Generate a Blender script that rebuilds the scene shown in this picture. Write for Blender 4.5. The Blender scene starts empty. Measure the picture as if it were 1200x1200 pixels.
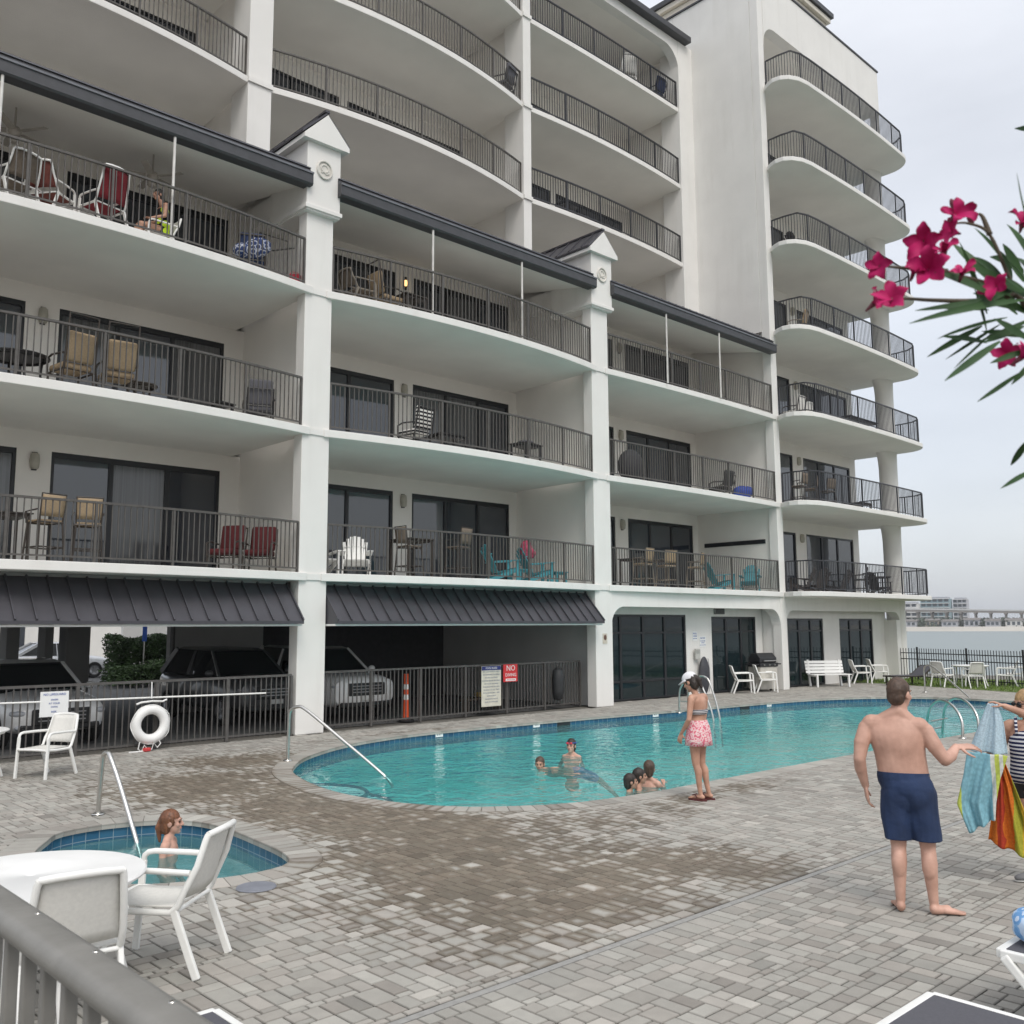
import bpy, bmesh, math, random
from mathutils import Vector, Matrix, Euler, noise as mnoise
R = math.radians
PI = math.pi
random.seed(7)
scene = bpy.context.scene
COL = scene.collection

# ------------------------------------------------------------------ frames
# The building frame: s runs along the facade, n points out of it towards the pool, z is up.
PHI = 0.7577
ORIGIN = Vector((-4.493, 19.928, 0.0))
CP, SP = math.cos(PHI), math.sin(PHI)


def world(s, n, z=0.0):
    return Vector((ORIGIN.x + CP * s + SP * n, ORIGIN.y + SP * s - CP * n, z))


# ------------------------------------------------------------------ mesh builder
class MB:
    def __init__(self):
        self.v = []
        self.f = []
        self.uv = None

    def add(self, verts, faces):
        o = len(self.v)
        self.v.extend([tuple(p) for p in verts])
        self.f.extend([tuple(i + o for i in f) for f in faces])
        return self

    def box(self, x0, x1, y0, y1, z0, z1):
        if x0 > x1: x0, x1 = x1, x0
        if y0 > y1: y0, y1 = y1, y0
        if z0 > z1: z0, z1 = z1, z0
        v = [(x0, y0, z0), (x1, y0, z0), (x1, y1, z0), (x0, y1, z0),
             (x0, y0, z1), (x1, y0, z1), (x1, y1, z1), (x0, y1, z1)]
        f = [(0, 3, 2, 1), (4, 5, 6, 7), (0, 1, 5, 4), (1, 2, 6, 5), (2, 3, 7, 6), (3, 0, 4, 7)]
        return self.add(v, f)

    def cbox(self, c, sx, sy, sz, rot=None):
        m = Matrix.Identity(3) if rot is None else Euler(rot).to_matrix()
        v = []
        for z in (-.5, .5):
            for x, y in ((-.5, -.5), (.5, -.5), (.5, .5), (-.5, .5)):
                v.append(Vector(c) + m @ Vector((x * sx, y * sy, z * sz)))
        f = [(0, 3, 2, 1), (4, 5, 6, 7), (0, 1, 5, 4), (1, 2, 6, 5), (2, 3, 7, 6), (3, 0, 4, 7)]
        return self.add(v, f)

    def bar(self, p0, p1, w, h, up=(0, 0, 1)):
        """rectangular bar from p0 to p1, w wide across, h along up"""
        p0, p1 = Vector(p0), Vector(p1)
        d = (p1 - p0).normalized()
        up = Vector(up)
        if abs(d.dot(up)) > .98: up = Vector((0, 1, 0)) if abs(d.y) < .9 else Vector((1, 0, 0))
        a = d.cross(up).normalized()
        b = a.cross(d).normalized()
        v = []
        for p in (p0, p1):
            for x, y in ((-.5, -.5), (.5, -.5), (.5, .5), (-.5, .5)):
                v.append(p + a * (x * w) + b * (y * h))
        f = [(0, 1, 2, 3), (7, 6, 5, 4), (0, 4, 5, 1), (1, 5, 6, 2), (2, 6, 7, 3), (3, 7, 4, 0)]
        return self.add(v, f)

    def tube(self, pts, r, seg=10, cap=True, closed=False):
        pts = [Vector(p) for p in pts]
        n = len(pts)
        rs = r if isinstance(r, (list, tuple)) else [r] * n
        o = len(self.v)
        prev = None
        for i, p in enumerate(pts):
            if closed:
                t = (pts[(i + 1) % n] - pts[i - 1]).normalized()
            elif i == 0:
                t = (pts[1] - p).normalized()
            elif i == n - 1:
                t = (p - pts[i - 1]).normalized()
            else:
                t = ((pts[i + 1] - p).normalized() + (p - pts[i - 1]).normalized()).normalized()
            if prev is None:
                ref = Vector((0, 0, 1)) if abs(t.z) < .9 else Vector((1, 0, 0))
                a = t.cross(ref).normalized()
            else:
                a = (prev - t * prev.dot(t))
                a = a.normalized() if a.length > 1e-6 else t.orthogonal().normalized()
            prev = a
            b = t.cross(a)
            for k in range(seg):
                th = 2 * PI * k / seg
                self.v.append(tuple(p + a * (rs[i] * math.cos(th)) + b * (rs[i] * math.sin(th))))
        m = n if closed else n - 1
        for i in range(m):
            j = (i + 1) % n
            for k in range(seg):
                k2 = (k + 1) % seg
                self.f.append((o + i * seg + k, o + j * seg + k, o + j * seg + k2, o + i * seg + k2))
        if cap and not closed:
            self.f.append(tuple(o + k for k in range(seg)))
            self.f.append(tuple(o + (n - 1) * seg + k for k in reversed(range(seg))))
        return self

    def lathe(self, prof, c=(0, 0, 0), seg=24, cap=True):
        """prof: list of (r, z)"""
        o = len(self.v)
        for r, z in prof:
            for k in range(seg):
                th = 2 * PI * k / seg
                self.v.append((c[0] + r * math.cos(th), c[1] + r * math.sin(th), c[2] + z))
        for i in range(len(prof) - 1):
            for k in range(seg):
                k2 = (k + 1) % seg
                self.f.append((o + i * seg + k, o + i * seg + k2, o + (i + 1) * seg + k2, o + (i + 1) * seg + k))
        if cap:
            self.f.append(tuple(o + k for k in reversed(range(seg))))
            self.f.append(tuple(o + (len(prof) - 1) * seg + k for k in range(seg)))
        return self

    def rings(self, rings, cap=True):
        """loft closed rings with the same count"""
        o = len(self.v)
        n = len(rings[0])
        for rg in rings: self.v.extend([tuple(p) for p in rg])
        for i in range(len(rings) - 1):
            for k in range(n):
                k2 = (k + 1) % n
                self.f.append((o + i * n + k, o + i * n + k2, o + (i + 1) * n + k2, o + (i + 1) * n + k))
        if cap:
            self.f.append(tuple(o + k for k in reversed(range(n))))
            self.f.append(tuple(o + (len(rings) - 1) * n + k for k in range(n)))
        return self

    def prism(self, poly, a, b, axis='z'):
        """extrude a 2D polygon between a and b along an axis; poly in the two other axes"""
        n = len(poly)

        def P(p, t):
            if axis == 'z': return (p[0], p[1], t)
            if axis == 'y': return (p[0], t, p[1])
            return (t, p[0], p[1])
        self.v_o = len(self.v)
        o = self.v_o
        self.v.extend([P(p, a) for p in poly] + [P(p, b) for p in poly])
        self.f.append(tuple(o + i for i in range(n)))
        self.f.append(tuple(o + n + i for i in reversed(range(n))))
        for i in range(n):
            j = (i + 1) % n
            self.f.append((o + i, o + n + i, o + n + j, o + j))
        return self

    def ell(self, c, rx, ry, rz, seg=12, rng=8, rot=None):
        m = Matrix.Identity(3) if rot is None else Euler(rot).to_matrix()
        o = len(self.v)
        c = Vector(c)
        for i in range(1, rng):
            th = PI * i / rng
            for k in range(seg):
                ph = 2 * PI * k / seg
                self.v.append(tuple(c + m @ Vector((rx * math.sin(th) * math.cos(ph), ry * math.sin(th) * math.sin(ph), rz * math.cos(th)))))
        t = len(self.v)
        self.v.append(tuple(c + m @ Vector((0, 0, rz))))
        self.v.append(tuple(c + m @ Vector((0, 0, -rz))))
        for i in range(rng - 2):
            for k in range(seg):
                k2 = (k + 1) % seg
                self.f.append((o + i * seg + k, o + (i + 1) * seg + k, o + (i + 1) * seg + k2, o + i * seg + k2))
        for k in range(seg):
            k2 = (k + 1) % seg
            self.f.append((t, o + k, o + k2))
            self.f.append((t + 1, o + (rng - 2) * seg + k2, o + (rng - 2) * seg + k))
        return self

    def grid(self, fn, nu, nv):
        """open sheet fn(u,v)->point"""
        o = len(self.v)
        for j in range(nv + 1):
            for i in range(nu + 1):
                self.v.append(tuple(fn(i / nu, j / nv)))
        for j in range(nv):
            for i in range(nu):
                a = o + j * (nu + 1) + i
                self.f.append((a, a + 1, a + nu + 2, a + nu + 1))
        return self

    def mesh(self, name, smooth=None):
        me = bpy.data.meshes.new(name)
        me.from_pydata(self.v, [], self.f)
        me.validate()
        bm = bmesh.new()
        bm.from_mesh(me)
        bmesh.ops.recalc_face_normals(bm, faces=bm.faces)
        bm.to_mesh(me)
        bm.free()
        if smooth is not None:
            for p in me.polygons: p.use_smooth = True
            if smooth < 179:
                me.set_sharp_from_angle(angle=R(smooth))
        return me

    def build(self, name, mat, parent=None, smooth=None, loc=None, rot=None, bevel=0.0, solid=0.0, subsurf=0):
        me = self.mesh(name, smooth)
        if bevel or solid or subsurf:
            me = bake(me, bevel, solid, subsurf)
            if smooth is not None:
                for p in me.polygons: p.use_smooth = True
                if smooth < 179: me.set_sharp_from_angle(angle=R(smooth))
        me.materials.append(mat)
        o = bpy.data.objects.new(name, me)
        COL.objects.link(o)
        if parent is not None: o.parent = parent
        if loc is not None: o.location = loc
        if rot is not None: o.rotation_euler = rot
        return o


def evaluated(o):
    dg = bpy.context.evaluated_depsgraph_get()
    me = bpy.data.meshes.new_from_object(o.evaluated_get(dg))
    return me


def bake(me, bevel=0.0, solid=0.0, subsurf=0):
    o = bpy.data.objects.new('bake', me)
    COL.objects.link(o)
    if solid:
        m = o.modifiers.new('s', 'SOLIDIFY'); m.thickness = solid; m.offset = 0
    if bevel:
        m = o.modifiers.new('b', 'BEVEL'); m.width = bevel; m.segments = 2; m.limit_method = 'ANGLE'; m.angle_limit = R(40)
    if subsurf:
        m = o.modifiers.new('u', 'SUBSURF'); m.levels = subsurf; m.render_levels = subsurf
    r = evaluated(o)
    bpy.data.objects.remove(o)
    return r


# ------------------------------------------------------------------ things
def tag(o, label=None, cat=None, group=None, kind=None):
    if label: o['label'] = label
    if cat: o['category'] = cat
    if group: o['group'] = group
    if kind: o['kind'] = kind
    return o


def thing(name, label, cat, loc=(0, 0, 0), rz=0.0, group=None):
    o = bpy.data.objects.new(name, None)
    o.empty_display_size = .2
    COL.objects.link(o)
    o.location = loc
    o.rotation_euler = (0, 0, rz)
    return tag(o, label, cat, group)


def bthing(name, label, cat, s, n, z=0.0, rz=0.0, group=None):
    """thing placed in the building frame; rz = 0 makes local +x run along the facade and local +y into it"""
    return thing(name, label, cat, world(s, n, z), PHI + rz, group)


def dup(root, label, loc, rz, group=None):
    r = root.copy(); COL.objects.link(r)
    r.location = loc; r.rotation_euler = (0, 0, rz); r['label'] = label
    if group: r['group'] = group
    for ch in list(root.children):
        c = ch.copy(); COL.objects.link(c); c.parent = r
        for g in list(ch.children):
            d = g.copy(); COL.objects.link(d); d.parent = c
    return r


def bdup(root, label, s, n, z, rz, group=None):
    return dup(root, label, world(s, n, z), PHI + rz, group)


# ------------------------------------------------------------------ materials
MAT = {}


def nodes(name):
    m = bpy.data.materials.new(name)
    m.use_nodes = True
    nt = m.node_tree
    nt.nodes.clear()
    out = nt.nodes.new('ShaderNodeOutputMaterial')
    return m, nt, out


def N(nt, typ, **kw):
    n = nt.nodes.new(typ)
    for k, v in kw.items():
        if k in n.inputs.keys():
            n.inputs[k].default_value = v
        else:
            setattr(n, k, v)
    return n


def rgba(c): return (c[0], c[1], c[2], 1.0)


def mat(name, col, rough=.6, metal=0.0, var=.12, scale=6.0, bump=0.0, bscale=60.0, col2=None, spec=.5, coat=0.0, stain=0.0, stretch=None):
    """principled surface with soft procedural variation of its own colour"""
    if name in MAT: return MAT[name]
    m, nt, out = nodes(name)
    b = N(nt, 'ShaderNodeBsdfPrincipled')
    b.inputs['Roughness'].default_value = rough
    b.inputs['Metallic'].default_value = metal
    b.inputs['Specular IOR Level'].default_value = spec
    b.inputs['Coat Weight'].default_value = coat
    tc = N(nt, 'ShaderNodeTexCoord')
    no = N(nt, 'ShaderNodeTexNoise')
    no.inputs['Scale'].default_value = scale
    no.inputs['Detail'].default_value = 6
    src = tc.outputs['Object']
    if stretch:
        mp = N(nt, 'ShaderNodeMapping')
        mp.inputs['Scale'].default_value = stretch
        nt.links.new(src, mp.inputs['Vector'])
        src = mp.outputs['Vector']
    nt.links.new(src, no.inputs['Vector'])
    ra = N(nt, 'ShaderNodeValToRGB')
    c2 = col2 if col2 else tuple(min(1, c * (1 + var)) for c in col)
    c1 = tuple(c * (1 - var) for c in col) if not col2 else col
    ra.color_ramp.elements[0].position = .32
    ra.color_ramp.elements[1].position = .68
    ra.color_ramp.elements[0].color = rgba(c1)
    ra.color_ramp.elements[1].color = rgba(c2)
    nt.links.new(no.outputs['Fac'], ra.inputs['Fac'])
    cs = ra.outputs['Color']
    if stain:
        mp = N(nt, 'ShaderNodeMapping')
        mp.inputs['Scale'].default_value = (3.0, 3.0, .35)
        nt.links.new(tc.outputs['Object'], mp.inputs['Vector'])
        n2 = N(nt, 'ShaderNodeTexNoise')
        n2.inputs['Scale'].default_value = 1.0
        n2.inputs['Detail'].default_value = 8
        nt.links.new(mp.outputs['Vector'], n2.inputs['Vector'])
        r2 = N(nt, 'ShaderNodeValToRGB')
        r2.color_ramp.elements[0].position = .52
        r2.color_ramp.elements[1].position = .75
        r2.color_ramp.elements[0].color = (0, 0, 0, 1)
        r2.color_ramp.elements[1].color = (stain, stain, stain, 1)
        nt.links.new(n2.outputs['Fac'], r2.inputs['Fac'])
        mx = N(nt, 'ShaderNodeMix', data_type='RGBA')
        nt.links.new(r2.outputs['Color'], mx.inputs[0])
        nt.links.new(cs, mx.inputs[6])
        mx.inputs[7].default_value = rgba(tuple(c * f for c, f in zip(col, (.62, .6, .55))))
        cs = mx.outputs[2]
    nt.links.new(cs, b.inputs['Base Color'])
    if bump:
        bn = N(nt, 'ShaderNodeTexNoise')
        bn.inputs['Scale'].default_value = bscale
        bn.inputs['Detail'].default_value = 4
        nt.links.new(tc.outputs['Object'], bn.inputs['Vector'])
        bp = N(nt, 'ShaderNodeBump')
        bp.inputs['Strength'].default_value = bump
        bp.inputs['Distance'].default_value = .01
        nt.links.new(bn.outputs['Fac'], bp.inputs['Height'])
        nt.links.new(bp.outputs['Normal'], b.inputs['Normal'])
    nt.links.new(b.outputs['BSDF'], out.inputs['Surface'])
    MAT[name] = m
    return m


STUCCO = mat('white_stucco', (.735, .725, .695), .85, var=.03, scale=1.2, bump=.25, bscale=90, stain=.15, spec=.2)
SOFFIT = mat('soffit_paint', (.80, .78, .735), .85, var=.04, scale=.8, bump=.1, bscale=60, spec=.2)
WALLP = mat('balcony_wall_paint', (.79, .765, .72), .85, var=.03, scale=1.0, bump=.2, bscale=80, spec=.2)
RAILM = mat('bronze_rail_paint', (.080, .074, .067), .45, var=.15, scale=9)
RAILB = mat('black_rail_paint', (.030, .031, .036), .4, var=.15, scale=9)
DOORF = mat('dark_door_frame', (.012, .013, .016), .4, var=.15)
ROOFM = mat('dark_metal_roof', (.072, .070, .080), .42, metal=.3, var=.12, scale=2.5, stretch=(1, 1, .3))
GUTTER = mat('dark_gutter', (.060, .061, .066), .5, metal=.2, var=.1)
WHITEP = mat('white_powder_coat', (.80, .80, .77), .38, var=.03, scale=12)
WHITEPL = mat('white_plastic', (.78, .78, .76), .45, var=.03)
SLING = mat('white_sling_mesh', (.66, .65, .61), .75, var=.05, scale=40, bump=.3, bscale=400)
STEEL = mat('brushed_steel', (.62, .61, .58), .28, metal=1.0, var=.08, scale=20)
CONCRETE = mat('grey_concrete', (.30, .295, .28), .9, var=.15, scale=3, bump=.2)
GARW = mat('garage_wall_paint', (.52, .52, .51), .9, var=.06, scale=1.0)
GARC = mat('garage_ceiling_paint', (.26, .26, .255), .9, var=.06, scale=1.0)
BLACK = mat('black_plastic', (.02, .02, .022), .5, var=.2)


def glass_dark(name, col=(.018, .022, .030), rough=.04, tint=.5, spec=.5):
    m, nt, out = nodes(name)
    b = N(nt, 'ShaderNodeBsdfPrincipled')
    b.inputs['Base Color'].default_value = rgba(col)
    b.inputs['Roughness'].default_value = rough
    b.inputs['IOR'].default_value = 1.6
    b.inputs['Specular IOR Level'].default_value = spec
    tc = N(nt, 'ShaderNodeTexCoord')
    no = N(nt, 'ShaderNodeTexNoise')
    no.inputs['Scale'].default_value = .7
    nt.links.new(tc.outputs['Object'], no.inputs['Vector'])
    bp = N(nt, 'ShaderNodeBump')
    bp.inputs['Strength'].default_value = .06
    bp.inputs['Distance'].default_value = .05
    nt.links.new(no.outputs['Fac'], bp.inputs['Height'])
    nt.links.new(bp.outputs['Normal'], b.inputs['Normal'])
    nt.links.new(b.outputs['BSDF'], out.inputs['Surface'])
    return m


GLASS = glass_dark('dark_door_glass', (.022, .028, .040), spec=.9)
GLASS2 = glass_dark('grey_door_glass', (.040, .046, .058), spec=.9)
CURT = mat('drawn_curtain_glass', (.085, .088, .092), .12, var=.35, scale=5, stretch=(6, 6, .05), spec=.8)
GLASSG = glass_dark('green_tinted_glass', (.010, .020, .023), spec=.35)
# ================================================================== the condominium
ZK = lambda k: 3.186 + 3.138 * (k - 1)        # underside of balcony slab k
TH = .17
FL = lambda k: ZK(k) + TH

building = thing('condo_building', 'eight storey white stucco condominium with rows of curved balconies and dark railings', 'building', ORIGIN, PHI)


def arch_poly(x0, x1, z0, z1, zt, r, left=True, right=True, seg=8):
    """header over an opening x0..x1 whose soffit is z1 with rounded upper corners that reach down to z0; top at zt"""
    p = []
    p.append((x0, zt))
    p.append((x0, z0))
    if left:
        for i in range(seg + 1):
            a = PI + (-PI / 2) * i / seg
            p.append((x0 + r + r * math.cos(a), z1 - r + r * math.sin(a)))
    else:
        p.append((x0, z1))
    if right:
        for i in range(seg + 1):
            a = PI / 2 - (PI / 2) * i / seg
            p.append((x1 - r + r * math.cos(a), z1 - r + r * math.sin(a)))
    else:
        p.append((x1, z1))
    p.append((x1, z0)); p.append((x1, zt))
    # drop duplicates
    q = []
    for a in p:
        if not q or (abs(a[0] - q[-1][0]) + abs(a[1] - q[-1][1])) > 1e-4: q.append(a)
    return q


def railing(path, z, parent, m=RAILM, h=1.07, post=1.48, name='balcony_railing', ends=True):
    """path: list of (s, n) points of the rail line; built in the building frame"""
    mb = MB()
    pts = [Vector((s, -n, 0)) for s, n in path]
    # resample by length
    L = [0]
    for i in range(1, len(pts)): L.append(L[-1] + (pts[i] - pts[i - 1]).length)
    tot = L[-1]

    def at(d):
        for i in range(1, len(pts)):
            if d <= L[i] + 1e-9:
                t = (d - L[i - 1]) / max(1e-9, L[i] - L[i - 1])
                return pts[i - 1].lerp(pts[i], t)
        return pts[-1]
    steps = max(1, int(tot / .5))
    fine = [at(tot * i / steps) for i in range(steps + 1)]
    for a, b in zip(fine[:-1], fine[1:]):
        mb.bar(a + Vector((0, 0, z + h)), b + Vector((0, 0, z + h)), .055, .04)
        mb.bar(a + Vector((0, 0, z + .09)), b + Vector((0, 0, z + .09)), .03, .03)
    npost = max(1, round(tot / post))
    for i in range(npost + 1):
        p = at(tot * i / npost)
        d = at(min(tot, tot * i / npost + .05)) - at(max(0, tot * i / npost - .05))
        ang = math.atan2(d.y, d.x)
        mb.cbox((p.x, p.y, z + h / 2), .042, .042, h, (0, 0, ang))
    nb = int(tot / .112)
    for i in range(1, nb):
        p = at(tot * i / nb)
        d = at(min(tot, tot * i / nb + .05)) - at(max(0, tot * i / nb - .05))
        ang = math.atan2(d.y, d.x)
        mb.cbox((p.x, p.y, z + .09 + (h - .11) / 2), .018, .018, h - .11, (0, 0, ang))
    return mb.build(name, m, parent)


def bow_path(s0, s1, nbase, bow, seg=16):
    return [(s0 + (s1 - s0) * i / seg, nbase + bow * (1 - (2 * i / seg - 1) ** 2)) for i in range(seg + 1)]


def slab(s0, s1, nbase, bow, nback, z, name='balcony_slab', m=None, th=TH):
    fr = bow_path(s0, s1, nbase, bow)
    poly = [(s, -n) for s, n in fr] + [(s1, -nback), (s0, -nback)]
    mb = MB().prism(poly, z, z + th, 'z')
    return underside(mb.build(name, m or STUCCO, building, bevel=.012))


def underside(o):
    o.data.materials.append(SOFFIT)
    for p in o.data.polygons:
        if p.normal.z < -.9: p.material_index = 1
    return o


def comb_wall(s0, s1, z0, z1, n0, n1, doors, name='balcony_wall', m=None):
    p = [(s0, z1), (s0, z0)]
    for a, b, zt in sorted(doors):
        p += [(a, z0), (a, zt), (b, zt), (b, z0)]
    p += [(s1, z0), (s1, z1)]
    return MB().prism(p, -n0, -n1, 'y').build(name, m or WALLP, building)


PRNG = random.Random(19)


def sliding_door(a, b, z0, zt, n, panels, glass=GLASS, headband=.0, name='sliding_door', mid=None):
    f = MB()
    w = .07
    f.box(a, a + w, -n + .02, -n + .12, z0, zt)
    f.box(b - w, b, -n + .02, -n + .12, z0, zt)
    f.box(a + w, b - w, -n + .02, -n + .12, zt - w - headband, zt)
    f.box(a + w, b - w, -n + .02, -n + .12, z0, z0 + .05)
    for i in range(1, panels):
        x = a + (b - a) * i / panels
        f.box(x - .05, x + .05, -n + .03, -n + .11, z0 + .05, zt - w - headband)
    if mid:
        for zz in mid:
            for i in range(panels):
                xa = a + (b - a) * i / panels + (.05 if i else w)
                xb = a + (b - a) * (i + 1) / panels - (.05 if i < panels - 1 else w)
                f.box(xa, xb, -n + .035, -n + .105, z0 + zz - .03, z0 + zz + .03)
    fo = f.build(name, DOORF, building)
    for i in range(panels):
        xa, xb = a + (b - a) * i / panels, a + (b - a) * (i + 1) / panels
        gm_ = glass if glass is GLASSG else PRNG.choice((GLASS, GLASS, GLASS2, GLASS2, CURT))
        MB().box(xa + .02, xb - .02, -n + .065, -n + .08, z0 + .03, zt - .03).build('pane', gm_, fo)
    return fo


# ---- lower front part: columns
LOW = [(-9.35, -8.67), (0.0, .68), (9.35, 10.06), (18.985, 19.35)]
PARTY = [(-9.0, -8.7), (.35, .65), (9.65, 9.97), (19.1, 19.33)]
for i, (a, b) in enumerate(LOW):
    top = 11.5 if i < 3 else 26.78
    mb = MB().box(a, b, 0, .34, 0, top)
    mb.build('column', STUCCO, building, bevel=.015)
    a2, b2 = PARTY[i]
    z0 = 3.2 if i in (0, 2) else (3.2 if i == 1 else 3.2)
    MB().box(a2, b2, .33, 3.62, z0, 12.7 if i < 3 else 26.6).build('party_wall', WALLP, building)
    if i < 3:   # band at each slab where the balcony edge wraps the column
        for k in (1, 2, 3): MB().box(a - .012, b + .012, -.03, .3, ZK(k) + .02, ZK(k) + TH - .02).build('column_band', STUCCO, building)

BOW = [.42, .42, .10]
DOORS = [[(-7.4, -4.63), (-3.95, -.15)], [(2.0, 4.94), (5.59, 9.33)], [(11.7, 14.33), (15.0, 18.79)]]
for i in range(3):
    s0 = LOW[i][1] - .16
    s1 = LOW[i + 1][0] + .16
    w0, w1 = PARTY[i][1] - .01, PARTY[i + 1][0] + .01
    for k in (1, 2, 3):
        sl = slab(s0, s1, .055, BOW[i], -3.6, ZK(k))
        path = bow_path(LOW[i][1] + .03, LOW[i + 1][0] - .03, -.03, BOW[i])
        railing(path, FL(k), sl)
        zt = FL(k) + 2.57
        ztop = ZK(k + 1) if k < 3 else 12.75
        comb_wall(w0, w1, FL(k), ztop, -3.45, -3.6, [(a, b, zt) for a, b in DOORS[i]])
        for j, (a, b) in enumerate(DOORS[i]):
            sliding_door(a, b, FL(k), zt, -3.45, 2 if j == 0 else 3, headband=.05 if k < 3 else .1)
        # wall light between the two doors
        sx = (DOORS[i][0][1] + DOORS[i][1][0]) / 2
        lit = (i == 1 and k == 3)
        lm = mat('lamp_shade_beige', (.42, .40, .34), .5)
        if lit:
            if 'lit_lamp' not in MAT:
                m, nt, out = nodes('lit_lamp')
                e = N(nt, 'ShaderNodeEmission'); e.inputs['Color'].default_value = (1, .55, .2, 1); e.inputs['Strength'].default_value = 2.2
                nt.links.new(e.outputs[0], out.inputs['Surface']); MAT['lit_lamp'] = m
            lm = MAT['lit_lamp']
        zz = FL(k) + 2.32
        q_ = .5 if lit else 1.0
        wl = MB().lathe([(.05 * q_, -.17 * q_), (.085 * q_, -.14 * q_), (.1 * q_, 0), (.085 * q_, .14 * q_), (.05 * q_, .17 * q_)], (sx, 3.40, zz), 14).build('wall_lamp', lm, building, smooth=50)
        if lit: wl['label'] = 'glowing amber wall lamp'
        MB().box(sx - .05, sx + .05, 3.41, 3.47, zz - .19, zz + .19).build('lamp_backplate', DOORF, wl)

# air slot panel on the side wall of the first balcony of the third bay
MB().box(19.07, 19.105, .57, 3.15, 5.09, 5.24).build('wall_slot', DOORF, building)

# ---- eaves over the third balconies
EA = [(-8.67, -.02), (.70, 9.33), (10.08, 18.96)]
for i, (a, b) in enumerate(EA):
    prof = [(.02, 11.83), (-.24, 11.83), (-.27, 11.87), (-.27, 12.10), (-.24, 12.13), (-.16, 12.13), (-.16, 12.20), (-.13, 12.26), (.02, 12.26)]
    lip = MB().box(a, b, -.295, -.268, 12.085, 12.125); lip.box(a, b, -.165, -.125, 12.262, 12.28)
    lip.build('gutter_lip_highlight', mat('gutter_highlight_grey', (.15, .155, .17), .4, metal=.3), building)  # bright edge lines of the gutter, a highlight put into a lighter grey
    MB().prism([(y, z) for y, z in prof], a, b, 'x').build('roof_gutter', GUTTER, building)
    rf = MB()
    rf.add([(a, -.10, 12.27), (b, -.10, 12.27), (b, 3.0, 13.05), (a, 3.0, 13.05), (a, -.10, 12.33), (b, -.10, 12.33), (b, 3.0, 13.11), (a, 3.0, 13.11)],
           [(0, 1, 2, 3), (4, 7, 6, 5), (0, 4, 5, 1), (1, 5, 6, 2), (2, 6, 7, 3), (3, 7, 4, 0)])
    nr = int((b - a) / .36)
    for j in range(nr + 1):
        x = a + .03 + (b - a - .06) * j / nr
        rf.bar((x, -.02 if i == 2 else .1, 12.36 + (0 if i == 2 else .03)), (x, 2.99, 13.135), .05, .05)
    rf.build('eave_roof', ROOFM, building)
    sf = MB()
    sf.add([(a, -.05, 11.90), (b, -.05, 11.90), (b, 3.5, 12.62), (a, 3.5, 12.62), (a, -.05, 11.96), (b, -.05, 11.96), (b, 3.5, 12.68), (a, 3.5, 12.68)],
           [(0, 3, 2, 1), (4, 5, 6, 7), (0, 1, 5, 4), (1, 2, 6, 5), (2, 3, 7, 6), (3, 0, 4, 7)])
    sf.build('eave_soffit', SOFFIT, building)
for x, nn in ((-3.118, .33), (-6.234, .38), (3.386, .36), (6.4, .35), (12.632, .06), (15.478, .06)):
    MB().tube([(x, -.20, FL(3)), (x, -.20, 11.86)], .028, 8).build('eave_post', mat('post_white_paint', (.62, .61, .58), .5), building)

# ---- gabled caps on the two free columns
def pillar_cap(a, b):
    c = (a + b) / 2
    mb = MB()
    mb.box(a - .09, b + .09, -.12, 1.5, 11.32, 12.92)
    mb.box(a - .13, b + .13, -.16, 1.54, 11.36, 11.46)
    # bracket beam behind
    mb.box(a + .05, b - .05, 1.4, 3.2, 11.75, 12.3)
    cap = mb.build('column_cap', STUCCO, building, bevel=.012)
    g = MB()
    w = (b - a) / 2 + .24
    g.prism([(c - w, 12.92), (c + w, 12.92), (c + w, 13.02), (c, 13.62), (c - w, 13.02)], -.24, 1.6, 'y')
    g.build('pediment', STUCCO, cap)
    rr = MB()
    for sgn in (-1, 1):
        x0, x1 = c + sgn * (w + .03), c
        p = [(x0, 13.03), (x1, 13.645), (x1, 13.70), (x0, 13.085)]
        rr.prism(p, -.20, 3.0, 'y')
        for q in range(6):
            y = .1 + q * .5
            rr.bar((x0 + (x1 - x0) * .02, y, 13.10), (x1, y, 13.715), .04, .05)
    rr.bar((c, -.22, 13.71), (c, 3.0, 13.71), .12, .05)
    rr.build('cap_roof', ROOFM, cap)
    e = MB()
    ring = [(c + .185 * math.cos(t * PI / 12), -.145, 12.35 + .2 * math.sin(t * PI / 12)) for t in range(24)]
    e.tube(ring, .022, 8, closed=True)
    e.tube([(c + .09 * math.cos(R(a_)), -.14, 12.38 + .085 * math.sin(R(a_))) for a_ in range(-60, 290, 20)], .017, 6)
    e.tube([(c - .09, -.14, 12.27), (c - .02, -.14, 12.30), (c + .04, -.14, 12.26), (c + .11, -.14, 12.29)], .017, 6)
    e.lathe([(.205, -.0), (.205, .02)], (c, 0, 0), 24)
    # turn that disc upright
    n0 = len(e.v) - 48
    for i in range(n0, len(e.v)):
        x, y, z = e.v[i]
        e.v[i] = (x, -.135 + z, 12.35 + y)
    e.build('round_emblem', mat('emblem_cream', (.62, .60, .55), .7), cap)


pillar_cap(*LOW[1]); pillar_cap(*LOW[2])

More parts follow.
